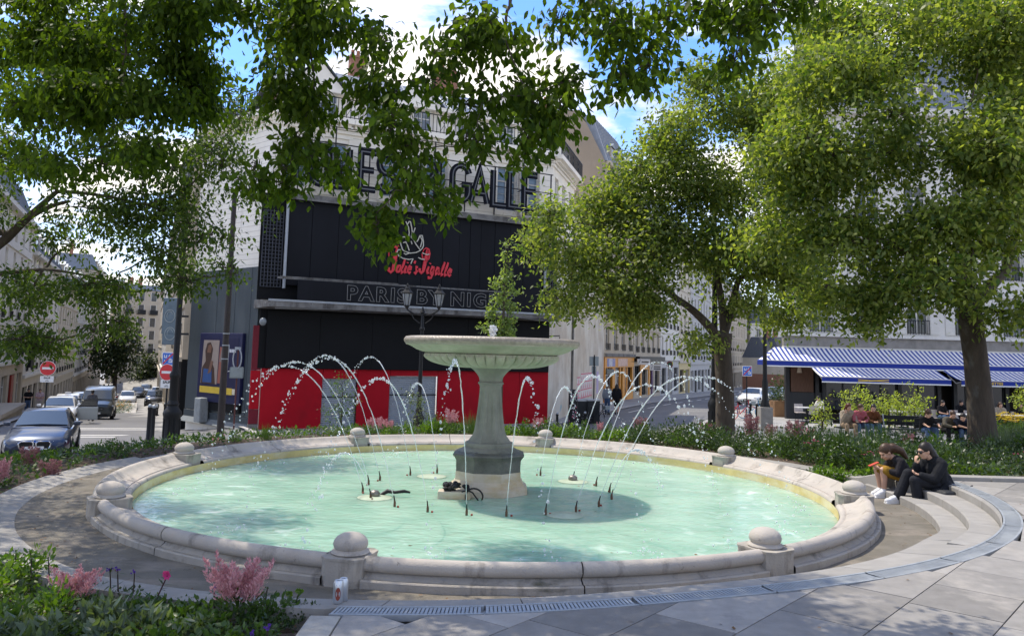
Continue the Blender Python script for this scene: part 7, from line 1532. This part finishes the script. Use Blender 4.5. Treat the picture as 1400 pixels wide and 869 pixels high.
# overhanging tree close to the camera
b4 = Vector((-7.6, 3.6, 0)); f4_ = Vector((-6.6, 4.4, 4.2))
T4 = [  # px, py, rx, ry, Y, density
 (40, 40, 95, 85, 8.0, 1.5), (140, 60, 95, 90, 7.6, 1.7), (235, 60, 80, 95, 7.6, 2.0), (60, 160, 85, 65, 8.0, 1.0), (160, 165, 80, 60, 7.6, 1.5), (245, 150, 52, 62, 7.6, 2.0), (215, 225, 52, 26, 7.4, 1.0), (120, 230, 60, 22, 7.6, .8), (30, 215, 45, 26, 8.2, .7),
 (330, 20, 60, 32, 7.2, 1.1), (420, 45, 70, 60, 6.9, 1.1), (430, 130, 62, 60, 6.8, 1.1), (405, 205, 52, 46, 6.7, 1.05), (385, 250, 22, 22, 6.7, .9), (455, 235, 24, 32, 6.7, .9), (355, 245, 12, 14, 6.7, .6),
 (510, 40, 60, 45, 6.6, .95), (520, 120, 50, 55, 6.5, .9), (545, 200, 42, 45, 6.4, .9), (560, 248, 42, 24, 6.3, 1.0), (514, 292, 12, 24, 6.3, .95), (600, 278, 18, 22, 6.3, 1.0), (516, 318, 6, 8, 6.3, .7),
 (600, 110, 38, 45, 6.4, .9), (640, 60, 48, 52, 6.3, 1.0), (690, 50, 45, 45, 6.2, 1.0), (660, 140, 45, 38, 6.2, 1.0), (720, 130, 48, 45, 6.1, 1.05), (735, 172, 30, 24, 6.1, 1.0), (714, 200, 18, 13, 6.1, .9), (650, 195, 15, 14, 6.2, .8), (760, 165, 26, 30, 6.1, .9),
 (790, 20, 50, 22, 6.0, .8), (850, 50, 42, 45, 5.9, 1.0), (885, 85, 34, 34, 5.9, 1.0), (845, 110, 22, 15, 5.9, .8), (905, 40, 26, 34, 5.9, .9), (780, 110, 20, 16, 6.0, .7), (835, 15, 60, 22, 6.0, .9), (965, 8, 30, 10, 5.8, .6),
 (1010, 40, 20, 38, 5.7, .9), (1005, 82, 12, 14, 5.7, .7), (1050, 20, 34, 20, 5.7, .9), (1095, 12, 26, 16, 5.7, .9), (1030, -10, 70, 25, 5.7, .8)]
bl4 = [B(*b[:4], b[4], min(.8, .35 + b[2] * .006), b[5]) for b in T4]
bl4 += [((x, y, z), (r, r, r * .7), d * 1.7) for x, y, z, r, d in ((-3.2, 5.5, 6.8, 1.6, .5), (-5.2, 9.2, 6.8, 1.7, .7), (-6.5, 6.5, 6.5, 1.8, .6), (-3.0, 9.4, 7.2, 1.5, .6), (-6.2, 11.2, 6.4, 1.4, .6), (-8, 10, 5.8, 1.6, .6), (-9.3, 8, 6, 1.7, .6), (-7.8, 6, 5.4, 1.5, .6), (-6.8, 4.2, 5.6, 1.5, .6), (-9, 12.5, 6, 1.6, .5), (-8.8, 4.6, 6.2, 1.5, .5), (-5, 2.5, 6.4, 1.5, .4), (-4.2, 7.4, 7.2, 1.5, .6), (-1.6, 7.6, 7.0, 1.4, .5))]
tree('overhanging_tree', 'near tree hanging dark green sprays of leaves across the top of the view', b4, [b4 - Vector((0, 0, .3)), b4, Vector((-7.2, 3.9, 2)), f4_], [.3, .27, .22, .2], bl4, .080, .042, 225, lf_near, tris=8, fork=f4_ + Vector((.8, .6, 2.6)), limbs=[(f4_, f4_ + Vector((.8, .6, 2.6)), .17, .12, 0), (f4_ + Vector((.8, .6, 2.6)), at(430, 20, 6.8) + Vector((0, 0, .4)), .09, .035, .6), (at(430, 20, 6.8) + Vector((0, 0, .4)), at(700, -10, 6.2), .035, .02, .2), (at(700, -10, 6.2), at(1010, -20, 5.7), .02, .01, .1), (at(168, -30, 7.6), at(172, 75, 7.5), .02, .01, 0)], roots=[at(x_, -60, y_) for x_, y_ in ((60, 8), (200, 7.6), (330, 7.2), (520, 6.6), (620, 6.4), (840, 5.9), (930, 5.8))], spread=.11, clump=16, droop=.95, twig_r=.004, hollow=.15, lk=.06, sub=4, subr=.36)
# street trees far down the left street
for lb, px, Y, cy, rx, ry, by in (('dark street tree before the stone corner apartments', 156, 118, 470, 27, 46, 540), ('rounded green street tree farther down on the left', 204, 150, 508, 20, 25, 545)):
    bb = at(px, by, Y); bb.z = gz(bb.x, Y); k = Y / FPX; c = at(px, cy, Y)
    tree('street_tree', lb, bb, [bb, Vector((bb.x, bb.y, c.z - ry * k * .5))], [.3, .2], [(tuple(c + Vector((dx * rx * k, 0, dz * ry * k))), (rx * k * .6, rx * k * .6, ry * k * .5), 1) for dx, dz in ((0, .5), (-.4, .1), (.4, .15), (.0, -.35), (.3, -.4), (-.35, -.4))], 0.5, .34, 3.4, lf_far, spread=1.1, clump=24, group='street trees on the left')
# slim young tree behind the bowl
b6 = Vector((at(684, 560, 17.6).x, 17.6, .0)); k = 17.6 / FPX
sp = [(697, 332, 4, 5), (693, 350, 8, 8), (697, 366, 7, 6), (690, 380, 12, 8), (678, 388, 8, 6), (698, 398, 11, 7), (682, 408, 14, 7), (696, 420, 14, 8), (674, 428, 14, 7), (692, 440, 17, 8), (670, 448, 14, 8), (690, 456, 18, 8), (684, 468, 16, 8)]
tree('young_tree', 'slim upright young tree rising behind the fountain bowl', b6, [b6 - Vector((0, 0, .2)), b6 + Vector((0, 0, 1.5)), at(692, 335, 17.6)], [.05, .04, .012], [B(a, b, c, d, 17.6, c * k, 1.) for a, b, c, d in sp], .08, .05, 210, lf_spire, spread=.075, clump=14, droop=.1, twig_r=.006, fork=b6 + Vector((0, 0, 1.2)), hollow=.2)

# ------------------------------------------------------------------ planting
g_bright = leaf_mat('foliage_bright', (.045, .105, .012), (.11, .18, .028), .4); g_mid = leaf_mat('foliage_mid', (.028, .065, .014), (.065, .115, .028), .35); g_dark = leaf_mat('foliage_dark', (.018, .040, .013), (.045, .075, .028), .3); g_grey = leaf_mat('foliage_grey', (.055, .085, .055), (.11, .15, .095), .3); g_lime = leaf_mat('foliage_lime', (.16, .22, .04), (.30, .34, .09), .45)
pinkf = leaf_mat('astilbe_pink', (.50, .22, .25), (.70, .42, .43), .35, .8, .1, (1, 1, 1)); pinkd = leaf_mat('astilbe_dusky', (.25, .12, .13), (.40, .22, .22), .3, .8, .1, (1, 1, 1)); whitef = leaf_mat('petal_white', (.62, .62, .60), (.75, .75, .72), .2, .7, .1, (1, 1, 1)); magf = leaf_mat('petal_magenta', (.50, .03, .16), (.60, .08, .25), .3, .7, .1, (1, 1, 1)); purf = leaf_mat('petal_purple', (.07, .03, .25), (.14, .06, .36), .2, .7, .1, (1, 1, 1)); yelf = leaf_mat('petal_yellow', (.55, .42, .03), (.65, .50, .06), .3, .7, .1, (1, 1, 1)); orgf = leaf_mat('petal_orange', (.55, .25, .05), (.62, .36, .12), .3, .7, .1, (1, 1, 1))
def bush_mesh(nm, lm, r, h, n, L, W, up=.4, tris=2):
    v = rdir(n); v[:, 2] = np.abs(v[:, 2]); rad = rng.random((n, 1)) ** .45; P_ = v * rad * np.array([r, r, h]); lump = 1 + .25 * np.sin(v[:, :1] * 7 + 1) * np.cos(v[:, 1:2] * 6); P_ = P_ * lump
    V, F = leaves(P_, v * .9 + rng.normal(size=(n, 3)) * .5 + np.array([0, 0, up - .3]), rng.normal(size=(n, 3)) * .5 + v * .3 + np.array([0, 0, .9]), L * (.6 + .8 * rng.random(n)), W * (.6 + .8 * rng.random(n)), tris=tris); return np_mesh(nm, V, F, lm)
def grassy_mesh(nm, lm, r, h, n, W=.012):
    P_ = np.stack([rng.normal(0, r * .4, n), rng.normal(0, r * .4, n), np.zeros(n)], 1); D_ = np.stack([rng.normal(0, .28, n), rng.normal(0, .28, n), np.ones(n)], 1); V, F = leaves(P_, D_, rdir(n), h * (.5 + .6 * rng.random(n)), W * np.ones(n), tris=2); return np_mesh(nm, V, F, lm)
def plume_mesh(nm, lm, n_pl, r, z0, h):
    Ps, Ds = [], []
    for k in range(n_pl):
        a = rng.random() * 6.28; tip = np.array([math.cos(a) * r * rng.random(), math.sin(a) * r * rng.random(), z0 + h * (.75 + .3 * rng.random())]); b = np.array([tip[0] * .35, tip[1] * .35, z0]); m = 130; t = rng.random((m, 1)); ax = b + (tip - b) * t; rad = .30 * h * (1 - t) ** .8 * (.35 + .65 * rng.random((m, 1))); v = rdir(m); v[:, 2] = np.abs(v[:, 2]) * .6; Ps.append(ax + v * rad); Ds.append(v + np.array([0, 0, .8]))
    P_, D_ = np.concatenate(Ps), np.concatenate(Ds); n = len(P_); V, F = leaves(P_, D_, rdir(n), h * .11 * (.6 + .8 * rng.random(n)), h * .045 * np.ones(n), tris=2); return np_mesh(nm, V, F, lm)
def dots_mesh(nm, lm, n, r, z0, z1, s):
    P_ = np.stack([rng.normal(0, r * .5, n), rng.normal(0, r * .5, n), z0 + (z1 - z0) * rng.random(n)], 1); P5 = np.repeat(P_, 5, 0); a = np.tile(np.arange(5) * 1.2566, n); D_ = np.stack([np.cos(a), np.sin(a), .35 + 0 * a], 1); V, F = leaves(P5, D_, np.tile([0, 0, 1.], (n * 5, 1)), s * np.ones(n * 5), s * .8 * np.ones(n * 5), tris=2); return np_mesh(nm, V, F, lm)
MS = dict(bright=[bush_mesh('foliage', g_bright, .30, .34, 300, .085, .05) for _ in range(2)], mid=[bush_mesh('foliage', g_mid, .32, .42, 360, .075, .038) for _ in range(2)], dark=[bush_mesh('foliage', g_dark, .34, .5, 420, .07, .034) for _ in range(2)], grey=[bush_mesh('foliage', g_grey, .24, .32, 220, .085, .032, .8)], fern=[bush_mesh('foliage', g_mid, .26, .26, 300, .06, .026)], grass=[grassy_mesh('foliage', g_mid, .3, .75, 160), grassy_mesh('foliage', g_grey, .22, .6, 140)],
  plume=[plume_mesh('plume', pinkf, 9, .20, .22, .34) for _ in range(2)], plumed=[plume_mesh('plume', pinkd, 10, .22, .25, .34)], wdots=[dots_mesh('flowers', whitef, 26, .36, .25, .58, .022)], mdots=[dots_mesh('flowers', magf, 9, .28, .25, .45, .03)], ydots=[dots_mesh('flowers', yelf, 40, .3, .25, .42, .04)], odots=[dots_mesh('flowers', orgf, 30, .35, .08, .2, .03)], pdots=[dots_mesh('flowers', purf, 14, .2, .3, .5, .022)])
def plant(kind, x, y, z, s=1., fl=None, label='', group='', nm='flowering_plant', fs=1.):
    o = ob(nm, random.choice(MS[kind]), loc=(x, y, z), rot=random.random() * 6.28); o.scale = (s * random.uniform(.9, 1.15), s * random.uniform(.9, 1.15), s * random.uniform(.85, 1.2)); tag(o, label, 'plant', group)
    if fl: c = ob('flower_head', random.choice(MS[fl]), parent=o); c.scale = (fs,) * 3
    return o
def zsoil(x, y):
    r = math.hypot(x - CX, y - CY); return zbed(r, math.atan2(y - CY, x - CX) % (2 * PI)) if y > CY - 2 and r < 10.2 else gz(x, y)
def pl(kind, px, py, z, s, fl, label, group, nm='flowering_plant', fs=1.):
    p = onz(px, py, z); return plant(kind, p.x, p.y, z, s, fl, label, group, nm, fs)
# ring bed behind the basin
FLN = {'wdots': ' with white flowers', 'mdots': ' with magenta flowers', 'ydots': ' with yellow flowers', None: ''}
def sect(d): return ['before the cafe', 'before the tree trunk', 'before the orange shop', 'before the peeling wall', 'behind the column', 'before the right shutter', 'before the left shutter', 'before the poster case', 'before the street signs'][min(8, max(0, int((d - 8) / 16)))]
GB = 'plants in the bed behind the basin'; names = {'bright': 'bright green leafy plant', 'mid': 'mid green bushy plant', 'dark': 'dark green bushy plant', 'grass': 'tuft of tall thin grassy stems', 'grey': 'grey green leafy plant', 'fern': 'low ferny plant'}
for deg in np.arange(10, 152, 3.1):
    for rr in (6.15, 6.75, 7.5):
        d = deg + random.uniform(-1, 1); r_ = rr + random.uniform(-.25, .25); x, y = pol(r_, R(d)); w = random.random(); right = d < 62
        if 118 < d and (rr > 6.6 or w < .45): continue
        if d > 132 and w < .7: continue
        kind = (('dark' if w < .5 else 'mid' if w < .8 else 'grass') if right else ('bright' if w < .42 else 'mid' if w < .72 else 'grass' if w < .9 else 'grey'))
        s_ = random.uniform(.75, 1.05) * (1.05 if right else .85) * (.8 if rr < 6.4 else 1.)
        if d > 105: s_ *= .7
        fl = None; u = random.random()
        if right: fl = 'wdots' if u < .28 and d > 20 else 'mdots' if u < .34 else None
        else: fl = 'mdots' if u < .08 else 'ydots' if u < .12 else 'wdots' if u < .16 else None
        plant(kind, x, y, zsoil(x, y) - .02, s_, fl, f'{names[kind]}{FLN[fl]}, {"front" if rr < 6.4 else "middle" if rr < 7 else "back"} row {sect(d)}', GB, 'bedding_plant')
for i, (px, Y, s_, k) in enumerate(((507, 17.9, .8, 'plume'), (522, 18.3, .8, 'plume'), (531, 18.6, .8, 'plume'), (617, 17.7, .85, 'plume'), (298, 16.9, .7, 'plume'), (612, 18.6, .7, 'plume'), (735, 18, .8, 'plume'), (876, 17.6, .95, 'plumed'), (970, 17, 1., 'plumed'), (1026, 16.5, 1., 'plumed'), (1050, 16.4, .9, 'plumed'), (1083, 16.2, 1., 'plumed'), (1093, 15.6, .95, 'plumed'), (1238, 14.8, .9, 'plumed'), (1105, 16.8, .8, 'plume'), (822, 18, .7, 'plume'))):
    p = at(px, 590, Y); z = zsoil(p.x, Y); plant('fern', p.x, Y, z - .02, s_, k, f'{"pink" if k == "plume" else "dusky pink"} astilbe clump number-free'.replace(' number-free', '') + (' flowering behind the basin' if px < 700 else ' flowering in the bed right of the column' if px < 1090 else ' flowering in the bed before the benches'), 'astilbes behind the basin', 'astilbe', 1.)
# taller shrubs in front of the shutters
for lb, px, Y, top, w, m in (('tall airy shrub in front of the left shutter', 466, 19, 520, 26, g_mid), ('tall thin shrub at the foot of the twin lantern lamp', 570, 19.4, 535, 26, g_grey)):
    p = at(px, 590, Y); z0 = zsoil(p.x, Y); k = Y / FPX; b = Vector((p.x, Y, z0)); zt = at(px, top, Y).z
    tree('shrub', lb, b, [b, Vector((p.x, Y, zt - .2))], [.02, .008], [((p.x + random.uniform(-.12, .12), Y, z0 + .25 + (zt - z0 - .3) * f), (w * k * (1 - .35 * f), w * k, (zt - z0) * .16), 1.) for f in (.05, .3, .55, .78, .96)], .06, .03, 60, m, spread=.1, clump=12, droop=.1, twig_r=.004, cat='shrub', hollow=.1)
# bed on the right, behind the seated pair
GR = 'plants in the right hand bed'
for i in range(95):
    x = random.uniform(5.6, 13.5); y = random.uniform(11.5, 18.5)
    if math.hypot(x - CX, y - CY) < 6.2 or y > 19 - .12 * x: continue
    w = random.random(); kind = 'dark' if w < .55 else 'mid' if w < .86 else 'grass' if w < .93 else 'fern'; fl = 'wdots' if random.random() < .1 else 'mdots' if random.random() < .06 else None
    s_ = random.uniform(.85, 1.2) * (.7 if y < 12.2 else .95)
    plant(kind, x, y, gz(x, y) - .02, s_, fl, f'{names[kind]}{FLN[fl]} {"close behind" if y < 13 else "well behind" if y < 15.5 else "far behind"} the {"seated pair" if x < 7.2 else "steps" if x < 9 else "right paving"}', GR, 'bedding_plant')
for px, py, s_ in ((1105, 630, .62), (1140, 632, .6), (1160, 634, .55), (1285, 640, .6), (1305, 642, .6), (1340, 640, .6), (1180, 620, .7), (1120, 615, .7)):
    p = at(px, py, 12.6); plant('bright', p.x, 12.3, gz(p.x, 12.3) - .02, s_, None, 'bright green leafy plant at the front edge of the bed behind the steps', GR, 'bedding_plant')
# bed on the left
GL = 'plants in the left hand bed'
for i in range(125):
    d = random.uniform(150, 214); r_ = random.uniform(6.15, 9.2); x, y = pol(r_, R(d))
    if y > 17: continue
    near = r_ < 6.8; w = random.random(); kind = ('fern' if near and w < .6 else 'bright' if w < .55 else 'mid' if w < .9 else 'grass' if w < .94 else 'dark')
    if near and random.random() < .5: continue
    plant(kind, x, y, zsoil(x, y) - .02, random.uniform(.8, 1.1) * (.42 if near else .62), 'mdots' if random.random() < .05 else 'ydots' if random.random() < .04 else None, f'{names[kind]} {"at the kerb" if near else "mid bed" if r_ < 8.2 else "at the road side"} {"before the dark blue car" if d > 185 else "left of the lamp post" if d > 168 else "below the lamp post"}', GL, 'bedding_plant')
for lb, px, py, Y, s_ in (('dusky pink astilbe clump left of the middle in the left bed', 42, 622, 11.5, .75), ('dusky pink astilbe clump right of the other in the left bed', 72, 636, 11, .8), ('pink astilbe cut off by the left edge of the picture', 0, 645, 10.2, .7), ('bright pink astilbe nearest the street corner', 148, 618, 14.5, .85), ('dusky pink astilbe at the right end of the left bed', 178, 628, 14, .7)):
    p = at(px, py, Y); plant('fern', p.x, Y, p.z - .42 * s_, s_, 'plume' if 'bright' in lb or 'cut off' in lb else 'plumed', lb, 'astilbes in the left bed', 'astilbe')
for i in range(22):
    p = at(random.uniform(272, 352), 600, 16.6 + random.random()); plant('fern', p.x, p.y, zsoil(p.x, p.y) - .05, .5, 'odots', 'low orange flowered plant left of the red wall', 'orange flowers behind the basin', 'bedding_plant')
# near bed, bottom left: larger detail
GN = 'plants in the near bed'
MS['n_sage'] = [bush_mesh('foliage', g_grey, .16, .15, 150, .075, .030, .7, 8)]; MS['n_lime'] = [bush_mesh('foliage', g_bright, .18, .27, 280, .052, .028, .5, 8)]; MS['n_green'] = [bush_mesh('foliage', g_mid, .17, .13, 190, .05, .030, .5, 8) for _ in range(2)]; MS['n_low'] = [bush_mesh('foliage', g_dark, .16, .10, 150, .045, .026, .5, 4) for _ in range(2)]; MS['n_bigpl'] = [plume_mesh('plume', pinkf, 26, .27, .10, .20)]; MS['n_fern'] = [bush_mesh('foliage', g_mid, .16, .16, 320, .045, .016, .5, 4)]
def zn(x, y): return zp(x, y) - .075
_nl = {}
def near(kind, px, py, s_, fl, label, nm='bedding_plant', fs=1., zo=0.):
    if nm == 'bedding_plant':
        w = 'left of the pale astilbe' if px < 75 else 'beside the pale astilbe' if px < 150 else 'between the two astilbes' if px < 262 else 'beside the large astilbe' if px < 345 else 'near the drinks cans'
        label = label.replace(' in the near bed', '').replace(' at the left edge of the near bed', '') + (', bottom edge, ' if py > 868 else ', middle row, ' if py > 846 else ', back row, ') + w
        k = _nl[label] = _nl.get(label, 0) + 1
        if k > 1: label = ['', '', 'second ', 'third ', 'fourth ', 'fifth '][min(k, 5)] + label
    p = onz(px, py, .0); z = zn(p.x, p.y); p = onz(px, py, z); return plant(kind, p.x, p.y, z + zo, s_, fl, label, GN, nm, fs)
near('n_fern', 100, 832, .9, 'n_bigpl', 'pale pink feathery astilbe in the near bed, left one', 'astilbe', .95); near('n_fern', 322, 846, 1.05, 'n_bigpl', 'large pink feathery astilbe in the near bed, right one', 'astilbe', 1.0)
for px, py, s_ in ((15, 800, 1.0), (45, 790, .8), (-20, 830, 1.1), (70, 850, .8)): near('n_lime', px, py, s_, None, 'yellow green bushy plant at the left edge of the near bed')
for px, py, s_ in ((120, 868, 1.0), (160, 862, 1.1), (195, 868, .9), (20, 880, 1.1), (145, 885, 1.), (60, 885, 1.0), (262, 872, .8)): near('n_sage', px, py, s_, None, 'grey green sage leafed plant in the near bed')
for px, py, s_ in ((215, 838, .8), (240, 850, .9), (270, 842, .8), (190, 835, .8), (285, 862, .9), (230, 872, .9), (380, 842, .8), (352, 850, .7), (75, 825, .7), (130, 830, .6), (20, 845, .9), (300, 885, 1.0), (195, 890, 1.), (355, 880, .7), (95, 880, .9), (0, 860, 1.)): near('n_green', px, py, s_, None, 'mid green leafy plant in the near bed')
for px, py, s_ in ((395, 838, .7), (415, 845, .6), (370, 860, .7), (340, 870, .7), (250, 830, .7), (170, 820, .7), (60, 815, .7), (30, 815, .8), (130, 812, .6), (425, 838, .5), (285, 835, .6), (395, 855, .5), (10, 775, .8), (40, 765, .7)): near('n_low', px, py, s_, None, 'low dark creeping plant in the near bed')
def stem_flower(label, px, py, topx, topy, fm, s_, dark=True, n=2, petals=6, side_leaves=8):
    p = onz(px, py, 0.); z = zn(p.x, p.y); p = onz(px, py, z); t = thing('flower', label, 'flower', p, 0, None); tp_ = at(topx, topy, p.y) - p; q = MB(); pts = bez((0, 0, -.02), tp_, .03); q.tube(pts, [.007, .007, .006, .006, .005, .005, .005, .004, .004], 6); ob('stem', q, M('purple_brown_stem', (.05, .02, .022), rough=.6) if dark else bark_d, t, smooth=60)
    m = side_leaves; i = rng.integers(3, 8, m); PP = np.array([list(pts[k]) for k in i]); V, F = leaves(PP, rdir(m) * [1, 1, .3], np.tile([0, 0, 1.], (m, 1)), .07 * np.ones(m), .016 * np.ones(m), tris=4); ob('leaf', np_mesh('leaf', V, F, g_dark), parent=t)
    for k in range(n):
        c = np.array(list(tp_)) + np.array([random.uniform(-.02, .02), random.uniform(-.02, .02), random.uniform(-.01, .02)]) * (k > 0); a = np.arange(petals) * 2 * PI / petals; D_ = np.stack([np.cos(a), -.6 + 0 * a, np.sin(a)], 1); V, F = leaves(np.tile(c, (petals, 1)), D_, np.tile([0, -1., .2], (petals, 1)), s_ * (1 if k == 0 else .6) * np.ones(petals), s_ * .9 * (1 if k == 0 else .6) * np.ones(petals), tris=4); ob('blossom', np_mesh('blossom', V, F, fm), parent=t)
stem_flower('bright pink impatiens flower on a dark stem in the near bed', 201, 842, 229, 786, magf, .034, n=3, side_leaves=16)
for i, (px, py, tx_, ty) in enumerate(((150, 822, 150, 778), (163, 822, 161, 778), (180, 824, 184, 781))): stem_flower(['left', 'middle', 'right'][i] + ' purple button flower on a wiry stem in the near bed', px, py, tx_, ty, purf, .013, False, 4, 8, 5)
for i, (px, py, tx_, ty) in enumerate(((293, 840, 293, 803), (345, 885, 345, 866), (366, 885, 366, 858))): stem_flower(['purple spike flower beside the large astilbe', 'left purple flower at the bottom edge of the near bed', 'right purple flower at the bottom edge of the near bed'][i], px, py, tx_, ty, purf, .016, False, 5, 6, 4)
for i, (px, py, tx_, ty) in enumerate(((352, 828, 350, 798), (362, 828, 366, 803), (20, 800, 22, 752), (42, 800, 42, 756), (68, 800, 66, 762), (402, 832, 410, 808), (395, 832, 396, 812))): stem_flower(['dark bare stem right of the large astilbe', 'second dark stem right of the large astilbe', 'wiry seed stem at the left edge of the near bed', 'wiry seed stem second from the left edge', 'wiry seed stem third from the left edge', 'leafy green sprout near the drinks cans', 'small sprout beside the one near the cans'][i], px, py, tx_, ty, g_dark if i < 5 else g_bright, .012 if i < 5 else .03, False, 2 if i < 5 else 5, 4, 5)
# ground cover and litter that nobody could count
def scatter(name, lm, n, region, L, W, up=.5, h=.06):
    P_ = []
    while len(P_) < n:
        x, y = region(); P_.append((x, y, zsoil(x, y) if y > 9.2 or x > 0 else zn(x, y)))
    P_ = np.array(P_) + np.stack([0 * np.arange(n), 0 * np.arange(n), rng.random(n) * h], 1); V, F = leaves(P_, rng.normal(size=(n, 3)) + np.array([0, 0, up]), rng.normal(size=(n, 3)) * .5 + np.array([0, 0, 1.]), L * (.5 + rng.random(n)), W * (.5 + rng.random(n)), tris=2); return stuff(ob(name, np_mesh(name, V, F, lm)))
def reg_near(): return random.uniform(-4.6, -1.25), random.uniform(3.6, 6.2)
def reg_nearf():
    while True:
        x, y = reg_near()
        if math.hypot(x - CX, y - CY) > 5.95 and (x < -1.7 or random.random() < .25): return x, y
def reg_soil():
    while True:
        x, y = reg_near()
        if math.hypot(x - CX, y - CY) > 5.9: return x, y
def reg_ring():
    d = random.uniform(5, 214); return pol(random.uniform(5.85, 9.2), R(d))
def reg_right():
    while True:
        x, y = random.uniform(5.6, 14), random.uniform(11.15, 18)
        if math.hypot(x - CX, y - CY) > 6.1: return x, y
scatter('ground_cover', g_mid, 3500, reg_nearf, .045, .024); scatter('ground_cover', g_mid, 16000, reg_ring, .075, .038, h=.16); scatter('ground_cover', g_dark, 12000, reg_right, .075, .035, h=.2)
mulch = leaf_mat('mulch_chips', (.10, .065, .04), (.28, .19, .12), .05, .9, .1, (1, 1, 1))
scatter('mulch', mulch, 2600, reg_soil, .03, .012, .1, .015); scatter('mulch', mulch, 4000, reg_ring, .04, .02, .1, .015)
# fallen leaves on floor and paving
dryl = leaf_mat('dry_leaf', (.09, .05, .025), (.22, .13, .06), .1, .8, .1, (1, 1, 1))
def scatter_flat(n, rf):
    P_ = np.array([rf() for _ in range(n)]); V, F = leaves(P_, rng.normal(size=(n, 3)) * [1, 1, .12], rng.normal(size=(n, 3)) * .15 + [0, 0, 1.], .035 * (.5 + rng.random(n)), .02 * (.5 + rng.random(n)), tris=2); stuff(ob('fallen_leaves', np_mesh('fallen_leaves', V, F, dryl)))
def rf_floor(): a = random.uniform(R(-215), R(5)); x, y = pol(random.choice([random.uniform(4.9, 5.45), random.uniform(5.3, 5.45)]), a); return x, y, .012
def rf_pave():
    while True:
        x, y = random.uniform(-.9, 8), random.uniform(3.9, 10.5)
        if math.hypot(x - CX, y - CY) > 6.1: return x, y, zp(x, y) + .006
scatter_flat(170, rf_floor); scatter_flat(45, rf_pave)
def rf_water(): a, r_ = random.uniform(0, 2 * PI), 4.3 * math.sqrt(random.random()); x, y = pol(r_, a); return x, y, WZ + .004
scatter_flat(40, rf_water)
# light green shrubs, yellow flowers and grass by the terrace
for i, (lb, px, Y, cy, rx, ry) in enumerate((('bright lime green shrub left of the terrace, largest', 1172, 33.5, 548, 36, 24), ('bright lime green shrub in the middle of the terrace hedge', 1215, 33.8, 553, 32, 20), ('bright lime green shrub at the right of the terrace hedge', 1250, 33.2, 550, 27, 24), ('small lime green shrub by the guest in white', 1124, 33, 562, 17, 14), ('low lime shrub at the right picture edge', 1402, 34, 545, 14, 22))):
    c = at(px, cy, Y); b = Vector((c.x, Y, gz(c.x, Y))); k = Y / FPX; tree('shrub', lb, b, [b, Vector((c.x, Y, c.z))], [.05, .03], [(tuple(c + Vector((dx * rx * k, 0, dz * ry * k))), (rx * k * .5, .6, ry * k * .55), 1.) for dx, dz in ((0, .4), (-.5, 0), (.5, 0), (-.25, -.55), (.3, -.6), (0, -.1))] + [((c.x, Y, (b.z + c.z) / 2), (rx * k * .7, .5, (c.z - b.z) * .5), .6)], .13, .055, 20, g_lime, spread=.16, clump=14, droop=.2, twig_r=.01, cat='shrub', group='lime green shrubs at the terrace', hollow=.2)
for px, Y, s_ in ((1366, 24.5, 1.3), (1378, 24.6, 1.3), (1391, 24.4, 1.3), (1399, 24.8, 1.2)): p = at(px, 575, Y); plant('bright', p.x, Y, at(px, 592, Y).z - .1, s_, 'ydots', 'yellow flowered plant right of the big tree trunk', 'yellow flowers right of the trunk', 'bedding_plant', 1.3)
for px, Y, s_ in ((1375, 23, 1.2), (1388, 23.2, 1.2), (1398, 23, 1.2), (1410, 23, 1.2)): p = at(px, 595, Y); plant('grass', p.x, Y, at(px, 606, Y).z - .1, s_, None, 'bright grass tuft right of the big tree trunk', 'grass right of the trunk', 'grass_tuft')
q = MB(); p = at(1249, 520, 40); t = thing('potted_tree', 'clipped round bush in a wooden tub left of the cafe', 'potted tree', ppos(1066, 46)); q.bbox((0, 0, .45), (.9, .9, .9), .03); ob('wooden_tub', q, M('tub_wood', (.22, .13, .07), rough=.8, var=.2), t); me = bush_mesh('foliage', g_dark, .6, 1.5, 500, .14, .08); ob('foliage', me, parent=t, loc=(0, 0, .9))
# flower island in the left street
p = lane(165, 72); t = thing('flower_island', 'kerbed traffic island planted with pale flowers in the left street', 'traffic island', p, math.atan2(LD.y, LD.x)); q = MB(); q.bbox((0, 0, .06), (14, 2.6, .3), .1); ob('kerb', q, kerbm, t); ob('foliage', bush_mesh('foliage', g_mid, 1., 1., 900, .12, .07), parent=t, loc=(0, 0, .15)).scale = (6.4, 1.1, .55); o = ob('flowers', dots_mesh('flowers', orgf, 130, 1., .2, 1., .05), parent=t, loc=(0, 0, .2)); o.scale = (5, 1., .6)

# ------------------------------------------------------------------ each label names one thing: repeats are told apart by their order in the view
bpy.context.view_layer.update()
ORD = ['', 'second', 'third', 'fourth', 'fifth', 'sixth', 'seventh', 'eighth', 'ninth', 'tenth', 'eleventh', 'twelfth', 'thirteenth', 'fourteenth', 'fifteenth', 'sixteenth', 'seventeenth', 'eighteenth', 'nineteenth', 'twentieth']
by = {}
for o in list(C.objects):
    if o.parent is None and 'label' in o.keys(): by.setdefault(o['label'], []).append(o)
for lb, os_ in by.items():
    if len(os_) < 2: continue
    os_.sort(key=lambda o: (o.matrix_world.translation - Vector((0, 0, EYE))).dot(CR) / max(.1, (o.matrix_world.translation - Vector((0, 0, EYE))).dot(_f)))
    for i, o in enumerate(os_):
        pre = 'leftmost' if i == 0 else 'rightmost' if i == len(os_) - 1 else ORD[i] + ' from left,' if i < len(ORD) else 'one of the'
        o['label'] = ' '.join((pre + ' ' + lb).split()[:16])
